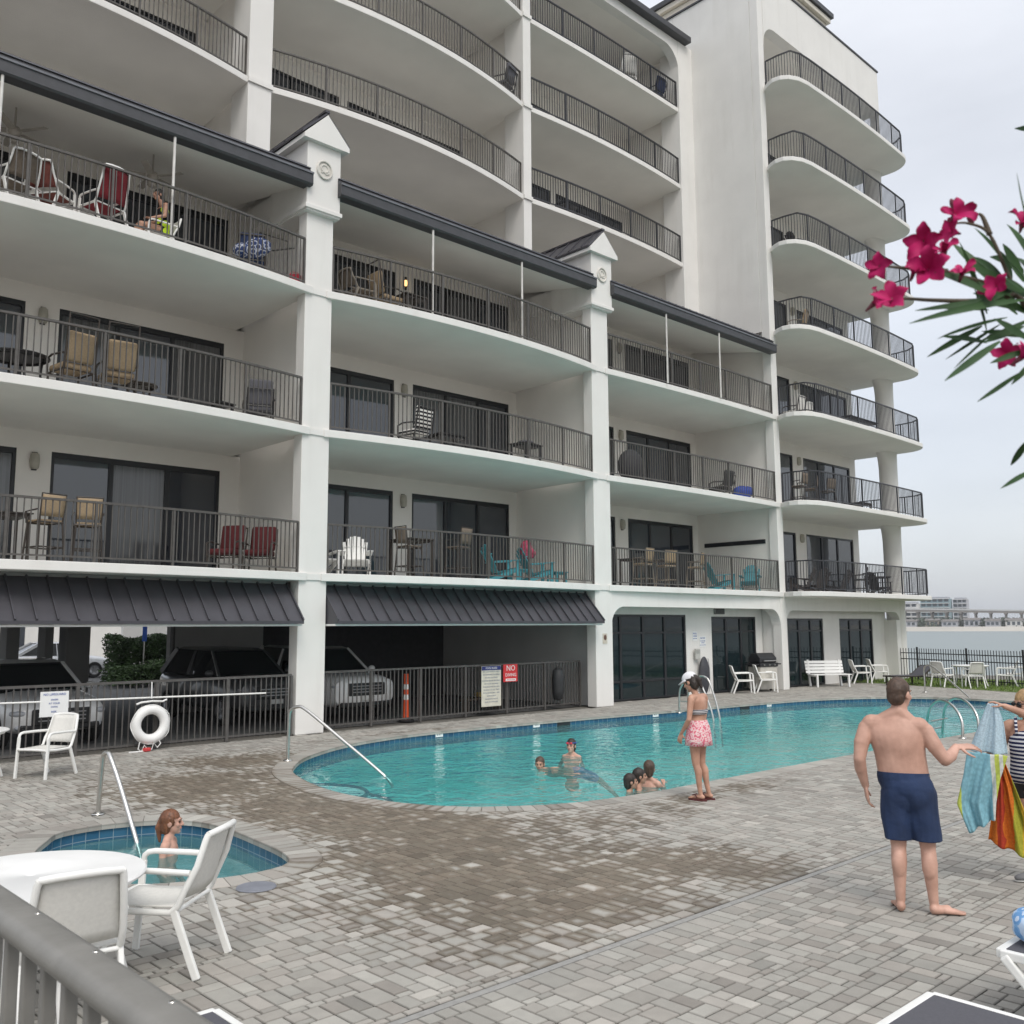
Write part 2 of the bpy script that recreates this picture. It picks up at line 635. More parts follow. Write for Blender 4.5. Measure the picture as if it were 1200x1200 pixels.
# ---- set back upper part
UP = [(-9.35, -8.67), (.03, .68), (9.62, 9.97), (18.08, 18.98)]
UB = [.55, .58, .22]
UPN = -3.0
for i, (a, b) in enumerate(UP):
    MB().box(a, b, 3.0, 3.9, 12.7, 24.95).build('column', STUCCO, building, bevel=.02)
    MB().box(a + .2, min(b, 18.9) - .1, 3.88, 6.1, 12.7, 24.9).build('party_wall', WALLP, building)
    if i < 3:
        for k in (5, 6, 7): MB().box(a - .012, b + .012, 2.95, 3.3, ZK(k) + .02, ZK(k) + TH - .02).build('column_band', STUCCO, building)
for i in range(3):
    s0, s1 = UP[i][1] - .14, UP[i + 1][0] + .14
    a, b = UP[i][1] - .15, UP[i + 1][0] + .25
    for k in (4, 5, 6, 7):
        bow = UB[i] if not (i == 2 and k == 7) else .06
        sl = slab(s0, s1, UPN - .1 + .03, bow, -6.1, ZK(k))
        if k > 4:
            railing(bow_path(UP[i][1] + .02, UP[i + 1][0] - .02, UPN - .13, bow), FL(k), sl, RAILM if i < 2 else RAILB)
        ds = [(a + .8, a + 4.0), (a + 4.3, b - .35)]
        zt = FL(k) + 2.5
        comb_wall(a, b, FL(k), ZK(k + 1), -5.9, -6.05, [(p, q, zt) for p, q in ds])
        for j, (p, q) in enumerate(ds): sliding_door(p, q, FL(k), zt, -5.9, 2 + j)
    # header with rounded corners under the roof edge
    hp = arch_poly(UP[i][1] - .02, UP[i + 1][0] + .02, 23.6, 24.58, 24.95, .85)
    MB().prism(hp, 3.02, 3.38, 'y').build('top_beam', STUCCO, building)
    MB().box(a, b, 3.39, 6.1, 24.6, 24.78).build('top_ceiling', SOFFIT, building)
MB().box(-9.6, 18.6, 2.72, 9.0, 24.96, 25.2).build('roof_edge', GUTTER, building, bevel=.02)

# ---- end bay: front column carries on up, tall side wall, rounded balconies
MB().box(18.97, 19.3, .345, 3.86, 12.75, 26.78).build('side_wall', STUCCO, building)
MB().box(18.97, 19.3, 3.87, 13.9, 12.7, 26.78).build('side_wall', STUCCO, building)
MB().box(18.92, 19.2, -.03, 13.9, 26.79, 26.86).build('wall_coping', GUTTER, building)


def end_outline(mid=.08):
    p = [(19.25, .0), (19.10, .22), (18.98, .5), (19.02, .8), (19.22, 1.05), (19.6, 1.24), (20.1, 1.32)]
    for i in range(1, 9):
        t = i / 9
        p.append((20.1 + (28.0 - 20.1) * t, 1.32 + mid * (1 - (2 * t - 1) ** 2)))
    for i in range(0, 9):
        a = PI / 2 - (PI / 2) * i / 8
        p.append((28.05 + 1.05 * math.cos(a), .27 + 1.05 * math.sin(a)))
    p.append((29.1, -2.2))
    return p


EO = end_outline()
for k in range(1, 8):
    poly = [(s, -n) for s, n in EO] + [(19.36, 2.2)]
    sl = underside(MB().prism(poly, ZK(k), ZK(k) + TH, 'z').build('balcony_slab', STUCCO, building, bevel=.02))
    # rail line a hand inside the slab edge
    rp = []
    for i, (s, n) in enumerate(EO):
        if i == 0: rp.append((19.40, .02)); continue
        if i < 2: continue
        a_, b_ = Vector(EO[max(0, i - 1)]), Vector(EO[min(len(EO) - 1, i + 1)])
        t = (b_ - a_).normalized()
        rp.append((s + t.y * .13, n - t.x * .13))
    rp[-1] = (28.97, -1.9)
    rp = [(max(s, 19.40), n) for s, n in rp]
    railing(rp, FL(k), sl, RAILB, post=1.42)
    zt = FL(k) + 2.5
    comb_wall(19.36, 28.85, FL(k), ZK(k + 1) if k < 7 else 24.8, -1.95, -2.12, [(21.2, 23.6, zt), (24.4, 28.35, zt)])
    sliding_door(21.2, 23.6, FL(k), zt, -1.95, 2)
    sliding_door(24.4, 28.35, FL(k), zt, -1.95, 3)
    wl = MB().lathe([(.05, -.17), (.085, -.14), (.1, 0), (.085, .14), (.05, .17)], (24.0, 1.9, FL(k) + 2.3), 14).build('wall_lamp', MAT['lamp_shade_beige'], building, smooth=50)
# end column, round, with a flared head under every slab
for k in range(0, 7):
    z0 = FL(k) if k else 0
    z1 = ZK(k + 1)
    cx, cy = 28.6, .35
    r0 = .37
    rg = []
    H_ = z1 - z0
    for t, gx in ((0, 0), (.5, 0), (.78, .02), (.88, .09), (.95, .2), (1, .36)):
        rg.append([(cx + (r0 + gx * (1 if math.cos(2 * PI * q / 24) < 0 else .15)) * math.cos(2 * PI * q / 24), cy + r0 * math.sin(2 * PI * q / 24), z0 + H_ * t) for q in range(24)])
    MB().rings(rg).build('round_column', STUCCO, building, smooth=50)
# top of the end bay
hp = arch_poly(19.34, 28.83, 23.9, 24.8, 26.78, .75, right=False)
hp = [(min(x, 28.83), z) for x, z in hp]
MB().prism(hp, -.02, .4, 'y').build('top_beam', STUCCO, building)
MB().box(28.43, 28.83, .41, 13.5, 24.8, 26.78).build('side_wall', STUCCO, building)
MB().box(19.32, 28.42, .41, 13.5, 24.82, 25.0).build('top_ceiling', SOFFIT, building)
MB().box(19.2, 28.88, -.06, .5, 26.79, 26.86).build('wall_coping', GUTTER, building)
MB().box(28.6, 28.85, 2.13, 13.9, 0, 24.79).build('side_wall', STUCCO, building)
MB().box(-9.35, 28.6, 13.9, 14.2, 3.2, 24.9).build('rear_wall', STUCCO, building)
MB().box(-9.3, 18.9, 6.12, 13.8, 24.6, 24.9).build('roof_deck', CONCRETE, building)
MB().box(-9.35, -9.05, 3.63, 13.88, 3.2, 24.9).build('side_wall', STUCCO, building)
# penthouse block with a moulded cornice
CREAM = mat('cream_stucco', (.66, .62, .54), .85, var=.04, scale=2)
ph = MB()
ph.box(21.75, 26.35, 1.95, 12, 25.1, 28.3)
pho = ph.build('penthouse', CREAM, building)
co = MB()
for j, (g, za, zb_) in enumerate(((.2, 28.0, 28.3), (.4, 28.31, 28.6), (.62, 28.61, 28.95), (.78, 28.96, 29.2))):
    co.box(21.75 - g, 26.35 + g, 1.95 - g, 12 + g, za, zb_)
co.build('cornice', CREAM, pho, bevel=.03)
MB().box(21.75 - .88, 26.35 + .88, 1.95 - .88, 12.95, 29.21, 29.42).build('roof_edge', GUTTER, pho)

# ---- ground floor
# beams over the ground floor glass
hp = arch_poly(10.06, 18.985, 2.2, 2.76, 3.19, .55)
MB().prism(hp, .03, .4, 'y').build('ground_beam', STUCCO, building)
hp = arch_poly(19.35, 28.25, 2.2, 2.72, 3.19, .5)
MB().prism(hp, .03, .4, 'y').build('ground_beam', STUCCO, building)
GW = .78


def window_wall(s0, s1, n, wins, ztop=3.18):
    p = [(s0, ztop), (s0, 0)]
    for a, b, zt, pn in wins: p += [(a, 0), (a, zt), (b, zt), (b, 0)]
    p += [(s1, 0), (s1, ztop)]
    MB().prism(p, -n, -n + .2, 'y').build('ground_wall', STUCCO, building)
    for a, b, zt, pn in wins:
        sliding_door(a, b, .02, zt, n, pn, GLASSG, name='window_wall', mid=(.55, 1.98) if pn > 3 else (1.98,))


window_wall(10.07, 19.0, -GW, [(10.3, 14.55, 2.55, 4), (15.95, 18.6, 2.5, 3)])
window_wall(19.36, 28.0, -.55, [(20.3, 22.85, 2.45, 3), (24.1, 26.85, 2.45, 3)])
MB().box(27.9, 28.24, .03, .56, 0, 2.4).build('ground_pier', STUCCO, building)
MB().box(10.07, 28.1, .42, .77, 3.0, 3.18).build('ground_soffit', SOFFIT, building)
MB().box(19.05, 19.35, .345, 2.2, 0, 3.18).build('ground_pier', STUCCO, building)
# vent grille above the window
vg = MB()
vg.box(16.1, 16.62, .70, .79, 2.58, 2.78)
vgo = vg.build('vent_grille', mat('vent_grey', (.22, .22, .21), .6), building)
v2 = MB()
for j in range(6): v2.box(16.13, 16.59, .685, .705, 2.60 + j * .03, 2.612 + j * .03)
v2.build('vent_slat', DOORF, vgo)

# metal awnings over the garage openings
for a, b in ((-8.66, -.1), (.70, 9.25)):
    mb = MB()
    p = [(.30, 3.12), (-.42, 2.34), (-.42, 2.28), (.30, 2.28)]
    mb.prism(p, a, b, 'x')
    nr = int((b - a) / .34)
    for j in range(nr + 1):
        x = a + .02 + (b - a - .04) * j / nr
        mb.bar((x, .29, 3.135), (x, -.43, 2.355), .03, .05)
    aw = mb.build('metal_awning', ROOFM, building)
    MB().box(a, b, -.34, .28, 2.235, 2.275).build('awning_soffit', WHITEPL, aw)
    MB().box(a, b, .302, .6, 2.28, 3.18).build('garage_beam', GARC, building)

# garage
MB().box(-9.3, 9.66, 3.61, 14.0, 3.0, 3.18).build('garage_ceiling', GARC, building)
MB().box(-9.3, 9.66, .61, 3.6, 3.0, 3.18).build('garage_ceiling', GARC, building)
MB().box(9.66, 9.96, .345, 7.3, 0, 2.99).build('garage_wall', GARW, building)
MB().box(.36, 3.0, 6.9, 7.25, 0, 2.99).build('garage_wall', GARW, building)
MB().box(3.0, 9.65, 7.0, 7.25, 0, 2.99).build('garage_wall', mat('garage_wall_shade', (.06, .06, .065), .9), building)  # back wall away from the opening: garage shade put into its dark colour
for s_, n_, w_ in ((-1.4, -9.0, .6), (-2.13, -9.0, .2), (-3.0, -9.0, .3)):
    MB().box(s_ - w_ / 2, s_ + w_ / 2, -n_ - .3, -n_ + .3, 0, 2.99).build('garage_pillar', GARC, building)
MB().tube([(.1, 6.3, 0), (.1, 6.3, 2.98)], .06, 10).build('drain_pipe', mat('pipe_grey', (.14, .14, .14), .5), building)
MB().box(9.965, 28.59, 1.9, 13.8, 0, 2.99).build('ground_core', WALLP, building)
# ================================================================== ground, pool, sea
def pool_outline():
    p = []
    # left round end (a quarter and a bit), measured along the water edge
    p += [(4.6, 1.62), (2.5, 1.55), (1.0, 1.72), (-.36, 2.2), (-1.6, 3.05), (-2.35, 3.9), (-2.75, 4.6), (-3.05, 5.6),
          (-3.18, 6.5), (-3.1, 7.4), (-2.8, 8.2), (-2.3, 8.75), (-1.5, 9.2), (-.3, 9.42), (1.0, 9.45), (4.0, 9.5), (8.0, 9.62), (12, 9.7),
          (16, 9.6), (18, 9.1), (19.0, 8.2), (19.2, 6.8), (19.15, 5.5), (18.6, 4.3), (17.3, 3.3), (15.6, 2.7), (13.5, 2.42), (10.3, 2.15), (7.3, 1.82)]
    return smooth_loop(p, 4)


def spa_outline():
    p = [(-6.95, 6.75), (-6.7, 6.42), (-6.2, 6.33), (-5.65, 6.52), (-5.36, 6.9), (-5.28, 7.5), (-5.33, 8.3), (-5.42, 9.0), (-5.6, 9.4), (-5.95, 9.52),
         (-6.4, 9.45), (-6.9, 9.2), (-7.25, 8.7), (-7.4, 8.0), (-7.25, 7.3)]
    return smooth_loop(p, 5)


def smooth_loop(p, sub):
    """closed Catmull-Rom"""
    out = []
    n = len(p)
    for i in range(n):
        p0, p1, p2, p3 = [Vector(p[(i + j) % n]) for j in (-1, 0, 1, 2)]
        for k in range(sub):
            t = k / sub
            q = .5 * ((2 * p1) + (p2 - p0) * t + (2 * p0 - 5 * p1 + 4 * p2 - p3) * t * t + (3 * p1 - p0 - 3 * p2 + p3) * t ** 3)
            out.append((q.x, q.y))
    return out


def offset_loop(p, d):
    n = len(p)
    area = sum(p[i][0] * p[(i + 1) % n][1] - p[(i + 1) % n][0] * p[i][1] for i in range(n)) / 2
    sg = 1 if area > 0 else -1
    out = []
    for i in range(n):
        a, b = Vector(p[i - 1]), Vector(p[(i + 1) % n])
        t = (b - a).normalized()
        out.append((p[i][0] + sg * t.y * d, p[i][1] - sg * t.x * d))
    return out


def inside(pt, poly):
    x, y = pt
    c = False
    n = len(poly)
    j = n - 1
    for i in range(n):
        xi, yi = poly[i]; xj, yj = poly[j]
        if (yi > y) != (yj > y) and x < (xj - xi) * (y - yi) / (yj - yi) + xi: c = not c
        j = i
    return c


POOL, SPA = pool_outline(), spa_outline()


def holed_sheet(name, outer, holes, z, m, kind='structure'):
    """flat sheet in the building frame with holes, filled as a 2D curve"""
    cu = bpy.data.curves.new(name, 'CURVE')
    cu.dimensions = '2D'
    cu.fill_mode = 'BOTH'
    for lp in [outer] + holes:
        sp = cu.splines.new('POLY')
        sp.points.add(len(lp) - 1)
        for q, (s, n) in zip(sp.points, lp): q.co = (s, -n, 0, 1)
        sp.use_cyclic_u = True
    o = bpy.data.objects.new(name + '_c', cu)
    COL.objects.link(o)
    me = evaluated(o)
    bpy.data.objects.remove(o)
    bm = bmesh.new(); bm.from_mesh(me)
    bmesh.ops.recalc_face_normals(bm, faces=bm.faces)
    for f in bm.faces:
        if f.normal.z < 0: f.normal_flip()
    bm.to_mesh(me); bm.free()
    me.name = name
    me.materials.clear()
    me.materials.append(m)
    ob = bpy.data.objects.new(name, me)
    COL.objects.link(ob)
    ob.location = ORIGIN + Vector((0, 0, z)); ob.rotation_euler = (0, 0, PHI)
    tag(ob, kind=kind)
    return ob


ASPH = mat('asphalt', (.11, .11, .108), .95, var=.25, scale=4, bump=.3)
SAND_J = mat('joint_sand', (.17, .16, .14), .95, var=.2, scale=20)
GRASSM = mat('lawn_soil', (.10, .14, .035), .95, var=.35, scale=8, bump=.4)
# land: one sheet that runs to the horizon on the land side and stops at the seawall
holed_sheet('ground', [(-1500, -1500), (33.5, -1500), (33.5, 40), (33.0, 1500), (-1500, 1500)],
            [offset_loop(POOL, .12), offset_loop(SPA, .12)], -.03, SAND_J)
sea_m, nt, out = nodes('sea_water')
b = N(nt, 'ShaderNodeBsdfPrincipled')
b.inputs['Base Color'].default_value = (.17, .205, .20, 1)
b.inputs['Roughness'].default_value = .35
tc = N(nt, 'ShaderNodeTexCoord')
mp = N(nt, 'ShaderNodeMapping'); mp.inputs['Scale'].default_value = (.35, 1.1, 1)
nt.links.new(tc.outputs['Object'], mp.inputs['Vector'])
no = N(nt, 'ShaderNodeTexNoise'); no.inputs['Scale'].default_value = .8; no.inputs['Detail'].default_value = 6
nt.links.new(mp.outputs['Vector'], no.inputs['Vector'])
bp = N(nt, 'ShaderNodeBump'); bp.inputs['Strength'].default_value = .5; bp.inputs['Distance'].default_value = .3
nt.links.new(no.outputs['Fac'], bp.inputs['Height'])
nt.links.new(bp.outputs['Normal'], b.inputs['Normal'])
nt.links.new(b.outputs['BSDF'], out.inputs['Surface'])
sea = MB().grid(lambda u, v: (-200 + 2200 * u, -600 + 2600 * v, -1.6), 4, 4).build('sea', sea_m)
tag(sea, kind='structure')
sw = MB().box(33.3, 33.7, -1500, 60, -3, -.01).build('seawall', CONCRETE, None, loc=ORIGIN, rot=(0, 0, PHI))
tag(sw, 'low grey concrete seawall along the water beyond the lawn', 'seawall')
asph = MB().grid(lambda u, v: (-40 + 49.6 * u, .7 + 60 * v, -.012), 1, 1).build('parking_floor', ASPH, None, loc=ORIGIN, rot=(0, 0, PHI))
tag(asph, kind='structure')

# ---- pavers: every stone is modelled, each with its own tone and a joint that catches dirt
def blobs(s, n):
    w = 0
    for bs, bn, ra, rb, st in ((-4.2, 10.6, 1.7, 1.5, 1.0), (-4.9, 12.2, 1.0, .75, .9), (-3.7, 11.7, 1.0, 1.1, .9), (-3.7, 8.9, 1.0, 1.2, 1.3), (-4.15, 6.8, .95, 1.5, 1.2),
                               (-3.9, 4.6, 1.3, 1.6, 1.25), (-2.6, 2.7, 1.2, .9, 1.0), (-2.6, 9.9, 1.2, .8, .7), (-3.3, 11.9, .9, .9, .9), (-1.5, 10.3, .9, .5, .4), (.5, 10.0, 1.6, .35, .5),
                               (-5.0, 5.0, .7, .6, .5), (-6.3, 10.4, .7, .35, .35), (-2.8, 12.55, .8, .5, .8), (2.5, 1.2, 2.5, .22, .4)):
        d = ((s - bs) / ra) ** 2 + ((n - bn) / rb) ** 2
        w = max(w, st * math.exp(-d * .8))
    w *= .85 + .6 * mnoise.noise(Vector((s * .9, n * .9, 2.3)))
    if n > 12.98: w *= .10
    return max(0.0, min(1.0, w * 1.25))


COPE = .26
po, so_ = offset_loop(POOL, .16), offset_loop(SPA, .15)
V, Fc, UVs, TONE, WET = [], [], [], [], []
rng = random.Random(11)
JOINT = 12.98


def add_paver(s0, s1, n0, n1):
    cs, cn = (s0 + s1) / 2, (n0 + n1) / 2
    if inside((cs, cn), po) or inside((cs, cn), so_): return
    if cn < .02 and (cs < 10.0): return
    if (cn < -.76 and cs < 19.3) or (cn < -.53 and cs >= 19.3): return
    t = rng.random()
    tone = rng.gauss(0, 1)
    hue = rng.random()
    g = .0035
    bv = .006
    dz = rng.uniform(-.0012, .0012)
    o = len(V)
    a0, a1, b0, b1 = s0 + g, s1 - g, n0 + g, n1 - g
    zt = dz
    outer = [(a0, b0), (a1, b0), (a1, b1), (a0, b1)]
    innr = [(a0 + bv, b0 + bv), (a1 - bv, b0 + bv), (a1 - bv, b1 - bv), (a0 + bv, b1 - bv)]
    for x, y in outer: V.append((x, -y, zt - .007))
    for x, y in innr: V.append((x, -y, zt))
    fs = [(o + 7, o + 6, o + 5, o + 4), (o + 1, o, o + 4, o + 5), (o + 2, o + 1, o + 5, o + 6), (o + 3, o + 2, o + 6, o + 7), (o, o + 3, o + 7, o + 4)]
    Fc.extend(fs)
    wv = [blobs(x, y) for x, y in innr]
    w_, h_ = s1 - s0, n1 - n0
    loc = {0: (0, 0), 1: (w_, 0), 2: (w_, h_), 3: (0, h_), 4: (bv, bv), 5: (w_ - bv, bv), 6: (w_ - bv, h_ - bv), 7: (bv, h_ - bv)}
    for f in fs:
        for i in f:
            x, y = loc[i - o]
            UVs.append((x, y))
    for i in range(8):
        TONE.append((tone, hue, w_, h_))
        WET.append(wv[i % 4])


# mixed sizes laid on an 8 cm grid so that no joint runs on for long
U = .059


def lay(s_lo, s_hi, n_lo, n_hi, sizes):
    ns, nn = int(round((s_hi - s_lo) / U)), int(round((n_hi - n_lo) / U))
    used = [bytearray(nn) for _ in range(ns)]
    us, un = (s_hi - s_lo) / ns, (n_hi - n_lo) / nn
    for i in range(ns):
        row = used[i]
        for j in range(nn):
            if row[j]: continue
            opts = sizes[:]
            rng.shuffle(opts)
            opts += [(2, 1), (1, 2), (1, 1)]
            for ds, dn in opts:
                if i + ds > ns or j + dn > nn: continue
                if any(used[i + p][j + q] for p in range(ds) for q in range(dn)): continue
                for p in range(ds):
                    for q in range(dn): used[i + p][j + q] = 1
                add_paver(s_lo + i * us, s_lo + (i + ds) * us, n_lo + j * un, n_lo + (j + dn) * un)
                break


SZ = [(2, 2), (2, 3), (2, 3), (2, 4), (2, 4), (3, 2), (3, 3), (2, 4), (3, 4)]
lay(-13.6, 25.5, -1.2, JOINT, SZ)
lay(-13.6, 8.0, JOINT + .075, 18.5, SZ)
# a ring of stones of the same kind round the pool and the spa


def stone_ring(lp, w_in, w_out, step):
    n = len(lp)
    a, b_ = offset_loop(lp, -w_in), offset_loop(lp, w_out)
    ds = [0.0]
    for i in range(n): ds.append(ds[-1] + (Vector(lp[(i + 1) % n]) - Vector(lp[i])).length)
    m = int(ds[-1] / step)

    def at(L, d):
        d = d % ds[-1]
        for i in range(n):
            if d <= ds[i + 1]:
                t = (d - ds[i]) / max(1e-6, ds[i + 1] - ds[i]); return Vector(L[i]).lerp(Vector(L[(i + 1) % n]), t)
        return Vector(L[0])
    for k in range(m):
        d0, d1 = ds[-1] * k / m, ds[-1] * (k + 1) / m
        q = [at(a, d0), at(a, d1), at(b_, d1), at(b_, d0)]
        c = (q[0] + q[1] + q[2] + q[3]) / 4
        o = len(V)
        out4 = [p.lerp(c, .012) for p in q]; in4 = [p.lerp(c, .05) for p in q]
        for p in out4: V.append((p.x, -p.y, .000))
        for p in in4: V.append((p.x, -p.y, .008))
        for p in out4[:2]: V.append((p.x, -p.y, -.05))
        fs = [(o + 7, o + 6, o + 5, o + 4), (o + 1, o, o + 4, o + 5), (o + 2, o + 1, o + 5, o + 6), (o + 3, o + 2, o + 6, o + 7), (o, o + 3, o + 7, o + 4), (o + 8, o, o + 1, o + 9)]
        area = (q[1] - q[0]).cross(q[3] - q[0])
        if area < 0: fs = [tuple(reversed(f)) for f in fs]
        Fc.extend(fs)
        w_, h_ = (q[1] - q[0]).length, w_in + w_out
        loc = {0: (0, 0), 1: (w_, 0), 2: (w_, h_), 3: (0, h_), 4: (.006, .006), 5: (w_ - .006, .006), 6: (w_ - .006, h_ - .006), 7: (.006, h_ - .006), 8: (.02, .02), 9: (w_ - .02, .02)}
        for f in fs:
            for i in f: UVs.append(loc[i - o])
        tone, hue = rng.gauss(.25, .8), rng.random()
        for i in range(10):
            TONE.append((tone, hue, w_, h_)); WET.append(.7 * blobs(q[i % 4].x, q[i % 4].y))


stone_ring(POOL, .03, .30, .155)
stone_ring(SPA, .03, .30, .15)
me = bpy.data.meshes.new('pool_deck')
me.from_pydata(V, [], Fc)
uvl = me.uv_layers.new(name='size')
flat = [c for uv in UVs for c in uv]
uvl.data.foreach_set('uv', flat)
ca = me.attributes.new('tone', 'FLOAT_COLOR', 'POINT')
ca.data.foreach_set('color', [c for t in TONE for c in t])
wa = me.attributes.new('wet', 'FLOAT', 'POINT')
wa.data.foreach_set('value', WET)

pm, nt, out = nodes('concrete_pavers')
b = N(nt, 'ShaderNodeBsdfPrincipled')
at = N(nt, 'ShaderNodeAttribute', attribute_name='tone')
sp = N(nt, 'ShaderNodeSeparateColor')
nt.links.new(at.outputs['Color'], sp.inputs[0])
aw = N(nt, 'ShaderNodeAttribute', attribute_name='wet')
uv = N(nt, 'ShaderNodeUVMap', uv_map='size')
su = N(nt, 'ShaderNodeSeparateXYZ')
nt.links.new(uv.outputs['UV'], su.inputs[0])


def math_(op, a, b_=None, c=None, clamp=False):
    n_ = N(nt, 'ShaderNodeMath', operation=op, use_clamp=clamp)
    for i_, v_ in enumerate((a, b_, c)):
        if v_ is None: continue
        if isinstance(v_, (int, float)): n_.inputs[i_].default_value = v_
        else: nt.links.new(v_, n_.inputs[i_])
    return n_.outputs[0]


dx = math_('MINIMUM', su.outputs['X'], math_('SUBTRACT', sp.outputs['Blue'], su.outputs['X']))
dy = math_('MINIMUM', su.outputs['Y'], math_('SUBTRACT', at.outputs['Alpha'], su.outputs['Y']))
edge = math_('MINIMUM', dx, dy)                       # metres from the stone's edge
tc = N(nt, 'ShaderNodeTexCoord')
n1 = N(nt, 'ShaderNodeTexNoise'); n1.inputs['Scale'].default_value = 9; n1.inputs['Detail'].default_value = 8
nt.links.new(tc.outputs['Object'], n1.inputs['Vector'])
n2 = N(nt, 'ShaderNodeTexNoise'); n2.inputs['Scale'].default_value = 140; n2.inputs['Detail'].default_value = 3
nt.links.new(tc.outputs['Object'], n2.inputs['Vector'])
n3 = N(nt, 'ShaderNodeTexNoise'); n3.inputs['Scale'].default_value = .55; n3.inputs['Detail'].default_value = 5
nt.links.new(tc.outputs['Object'], n3.inputs['Vector'])
# tone of the stone: grey, some tan, some charcoal
ramp = N(nt, 'ShaderNodeValToRGB')
cr = ramp.color_ramp
cr.elements[0].position = 0; cr.elements[0].color = (.295, .272, .242, 1)
cr.elements[1].position = 1; cr.elements[1].color = (.39, .372, .335, 1)
e = cr.elements.new(.30); e.color = (.345, .332, .298, 1)
e = cr.elements.new(.62); e.color = (.365, .353, .318, 1)
e = cr.elements.new(.8); e.color = (.36, .335, .30, 1)
nt.links.new(sp.outputs['Green'], ramp.inputs['Fac'])
val = math_('MULTIPLY_ADD', sp.outputs['Red'], .095, .96)
val = math_('MULTIPLY', val, math_('MULTIPLY_ADD', n1.outputs['Fac'], .30, .85))
val = math_('MULTIPLY', val, math_('MULTIPLY_ADD', n2.outputs['Fac'], .30, .85))
val = math_('MULTIPLY', val, math_('MULTIPLY_ADD', n3.outputs['Fac'], .36, .82))
jn = N(nt, 'ShaderNodeMapRange', interpolation_type='SMOOTHSTEP')
jn.inputs['From Min'].default_value = .002; jn.inputs['From Max'].default_value = .009
jn.inputs['To Min'].default_value = .72; jn.inputs['To Max'].default_value = 1.0
nt.links.new(edge, jn.inputs['Value'])
val = math_('MULTIPLY', val, jn.outputs['Result'])
sc = N(nt, 'ShaderNodeVectorMath', operation='SCALE')
nt.links.new(ramp.outputs['Color'], sc.inputs[0]); nt.links.new(val, sc.inputs['Scale'])
# drying water: joints and stone edges stay dark longest
er = N(nt, 'ShaderNodeMapRange'); er.inputs['From Min'].default_value = .0; er.inputs['From Max'].default_value = .085
er.inputs['To Min'].default_value = .42; er.inputs['To Max'].default_value = -.30
nt.links.new(edge, er.inputs['Value'])
wv = math_('ADD', math_('MULTIPLY', aw.outputs['Fac'], 1.0), er.outputs['Result'])
wv = math_('ADD', wv, math_('MULTIPLY_ADD', n1.outputs['Fac'], 1.0, -.54))
wv = math_('ADD', wv, math_('MULTIPLY', sp.outputs['Red'], -.16))
ws = N(nt, 'ShaderNodeMapRange', interpolation_type='SMOOTHSTEP')
ws.inputs['From Min'].default_value = .30; ws.inputs['From Max'].default_value = .95
nt.links.new(wv, ws.inputs['Value'])
wet = math_('MULTIPLY', ws.outputs['Result'], math_('MULTIPLY', aw.outputs['Fac'], 4.0, clamp=True), clamp=True)
mx = N(nt, 'ShaderNodeMix', data_type='RGBA', blend_type='MULTIPLY')
nt.links.new(wet, mx.inputs[0]); nt.links.new(sc.outputs[0], mx.inputs[6])
mx.inputs[7].default_value = (.55, .485, .415, 1)
nt.links.new(mx.outputs[2], b.inputs['Base Color'])
nt.links.new(math_('MULTIPLY_ADD', wet, -.32, .86), b.inputs['Roughness'])
bp = N(nt, 'ShaderNodeBump'); bp.inputs['Strength'].default_value = .35; bp.inputs['Distance'].default_value = .004
nt.links.new(n2.outputs['Fac'], bp.inputs['Height'])
nt.links.new(bp.outputs['Normal'], b.inputs['Normal'])
nt.links.new(b.outputs['BSDF'], out.inputs['Surface'])
me.materials.append(pm)
deck = bpy.data.objects.new('pool_deck', me)
COL.objects.link(deck)
deck.location = ORIGIN; deck.rotation_euler = (0, 0, PHI)
tag(deck, kind='structure')
# drain channel in the joint
dr = MB().box(-13.6, 7.0, -(JOINT + .066), -(JOINT + .009), -.03, -.004)
for i in range(0): pass
tag(dr.build('drain_channel', mat('drain_plastic', (.30, .295, .28), .7, var=.14, scale=15), None, loc=ORIGIN, rot=(0, 0, PHI)), 'long narrow grey drain strip set across the paver deck', 'drain')


# ---- pool and spa: basin, coping, tile band, water
def tile_mat(name, c1, c2, grout):
    m, nt, out = nodes(name)
    b = N(nt, 'ShaderNodeBsdfPrincipled'); b.inputs['Roughness'].default_value = .18
    uvn = N(nt, 'ShaderNodeUVMap', uv_map='u')
    br = N(nt, 'ShaderNodeTexBrick')
    br.offset = 0
    br.inputs['Scale'].default_value = 1.0
    br.inputs['Brick Width'].default_value = .15; br.inputs['Row Height'].default_value = .15
    br.inputs['Mortar Size'].default_value = .005
    br.inputs['Color1'].default_value = rgba(c1); br.inputs['Color2'].default_value = rgba(c2); br.inputs['Mortar'].default_value = rgba(grout)
    nt.links.new(uvn.outputs[0], br.inputs['Vector'])
    nt.links.new(br.outputs['Color'], b.inputs['Base Color'])
    nt.links.new(b.outputs['BSDF'], out.inputs['Surface'])
    return m


TILE = tile_mat('blue_waterline_tile', (.018, .075, .15), (.03, .12, .21), (.20, .26, .30))
COPM = mat('pale_coping_stone', (.37, .355, .32), .8, var=.2, scale=6, bump=.3, bscale=70)
PLAST = mat('pool_plaster', (.31, .76, .74), .8, var=.05, scale=2)
PLASTS = mat('spa_plaster', (.50, .68, .70), .8, var=.05, scale=2)


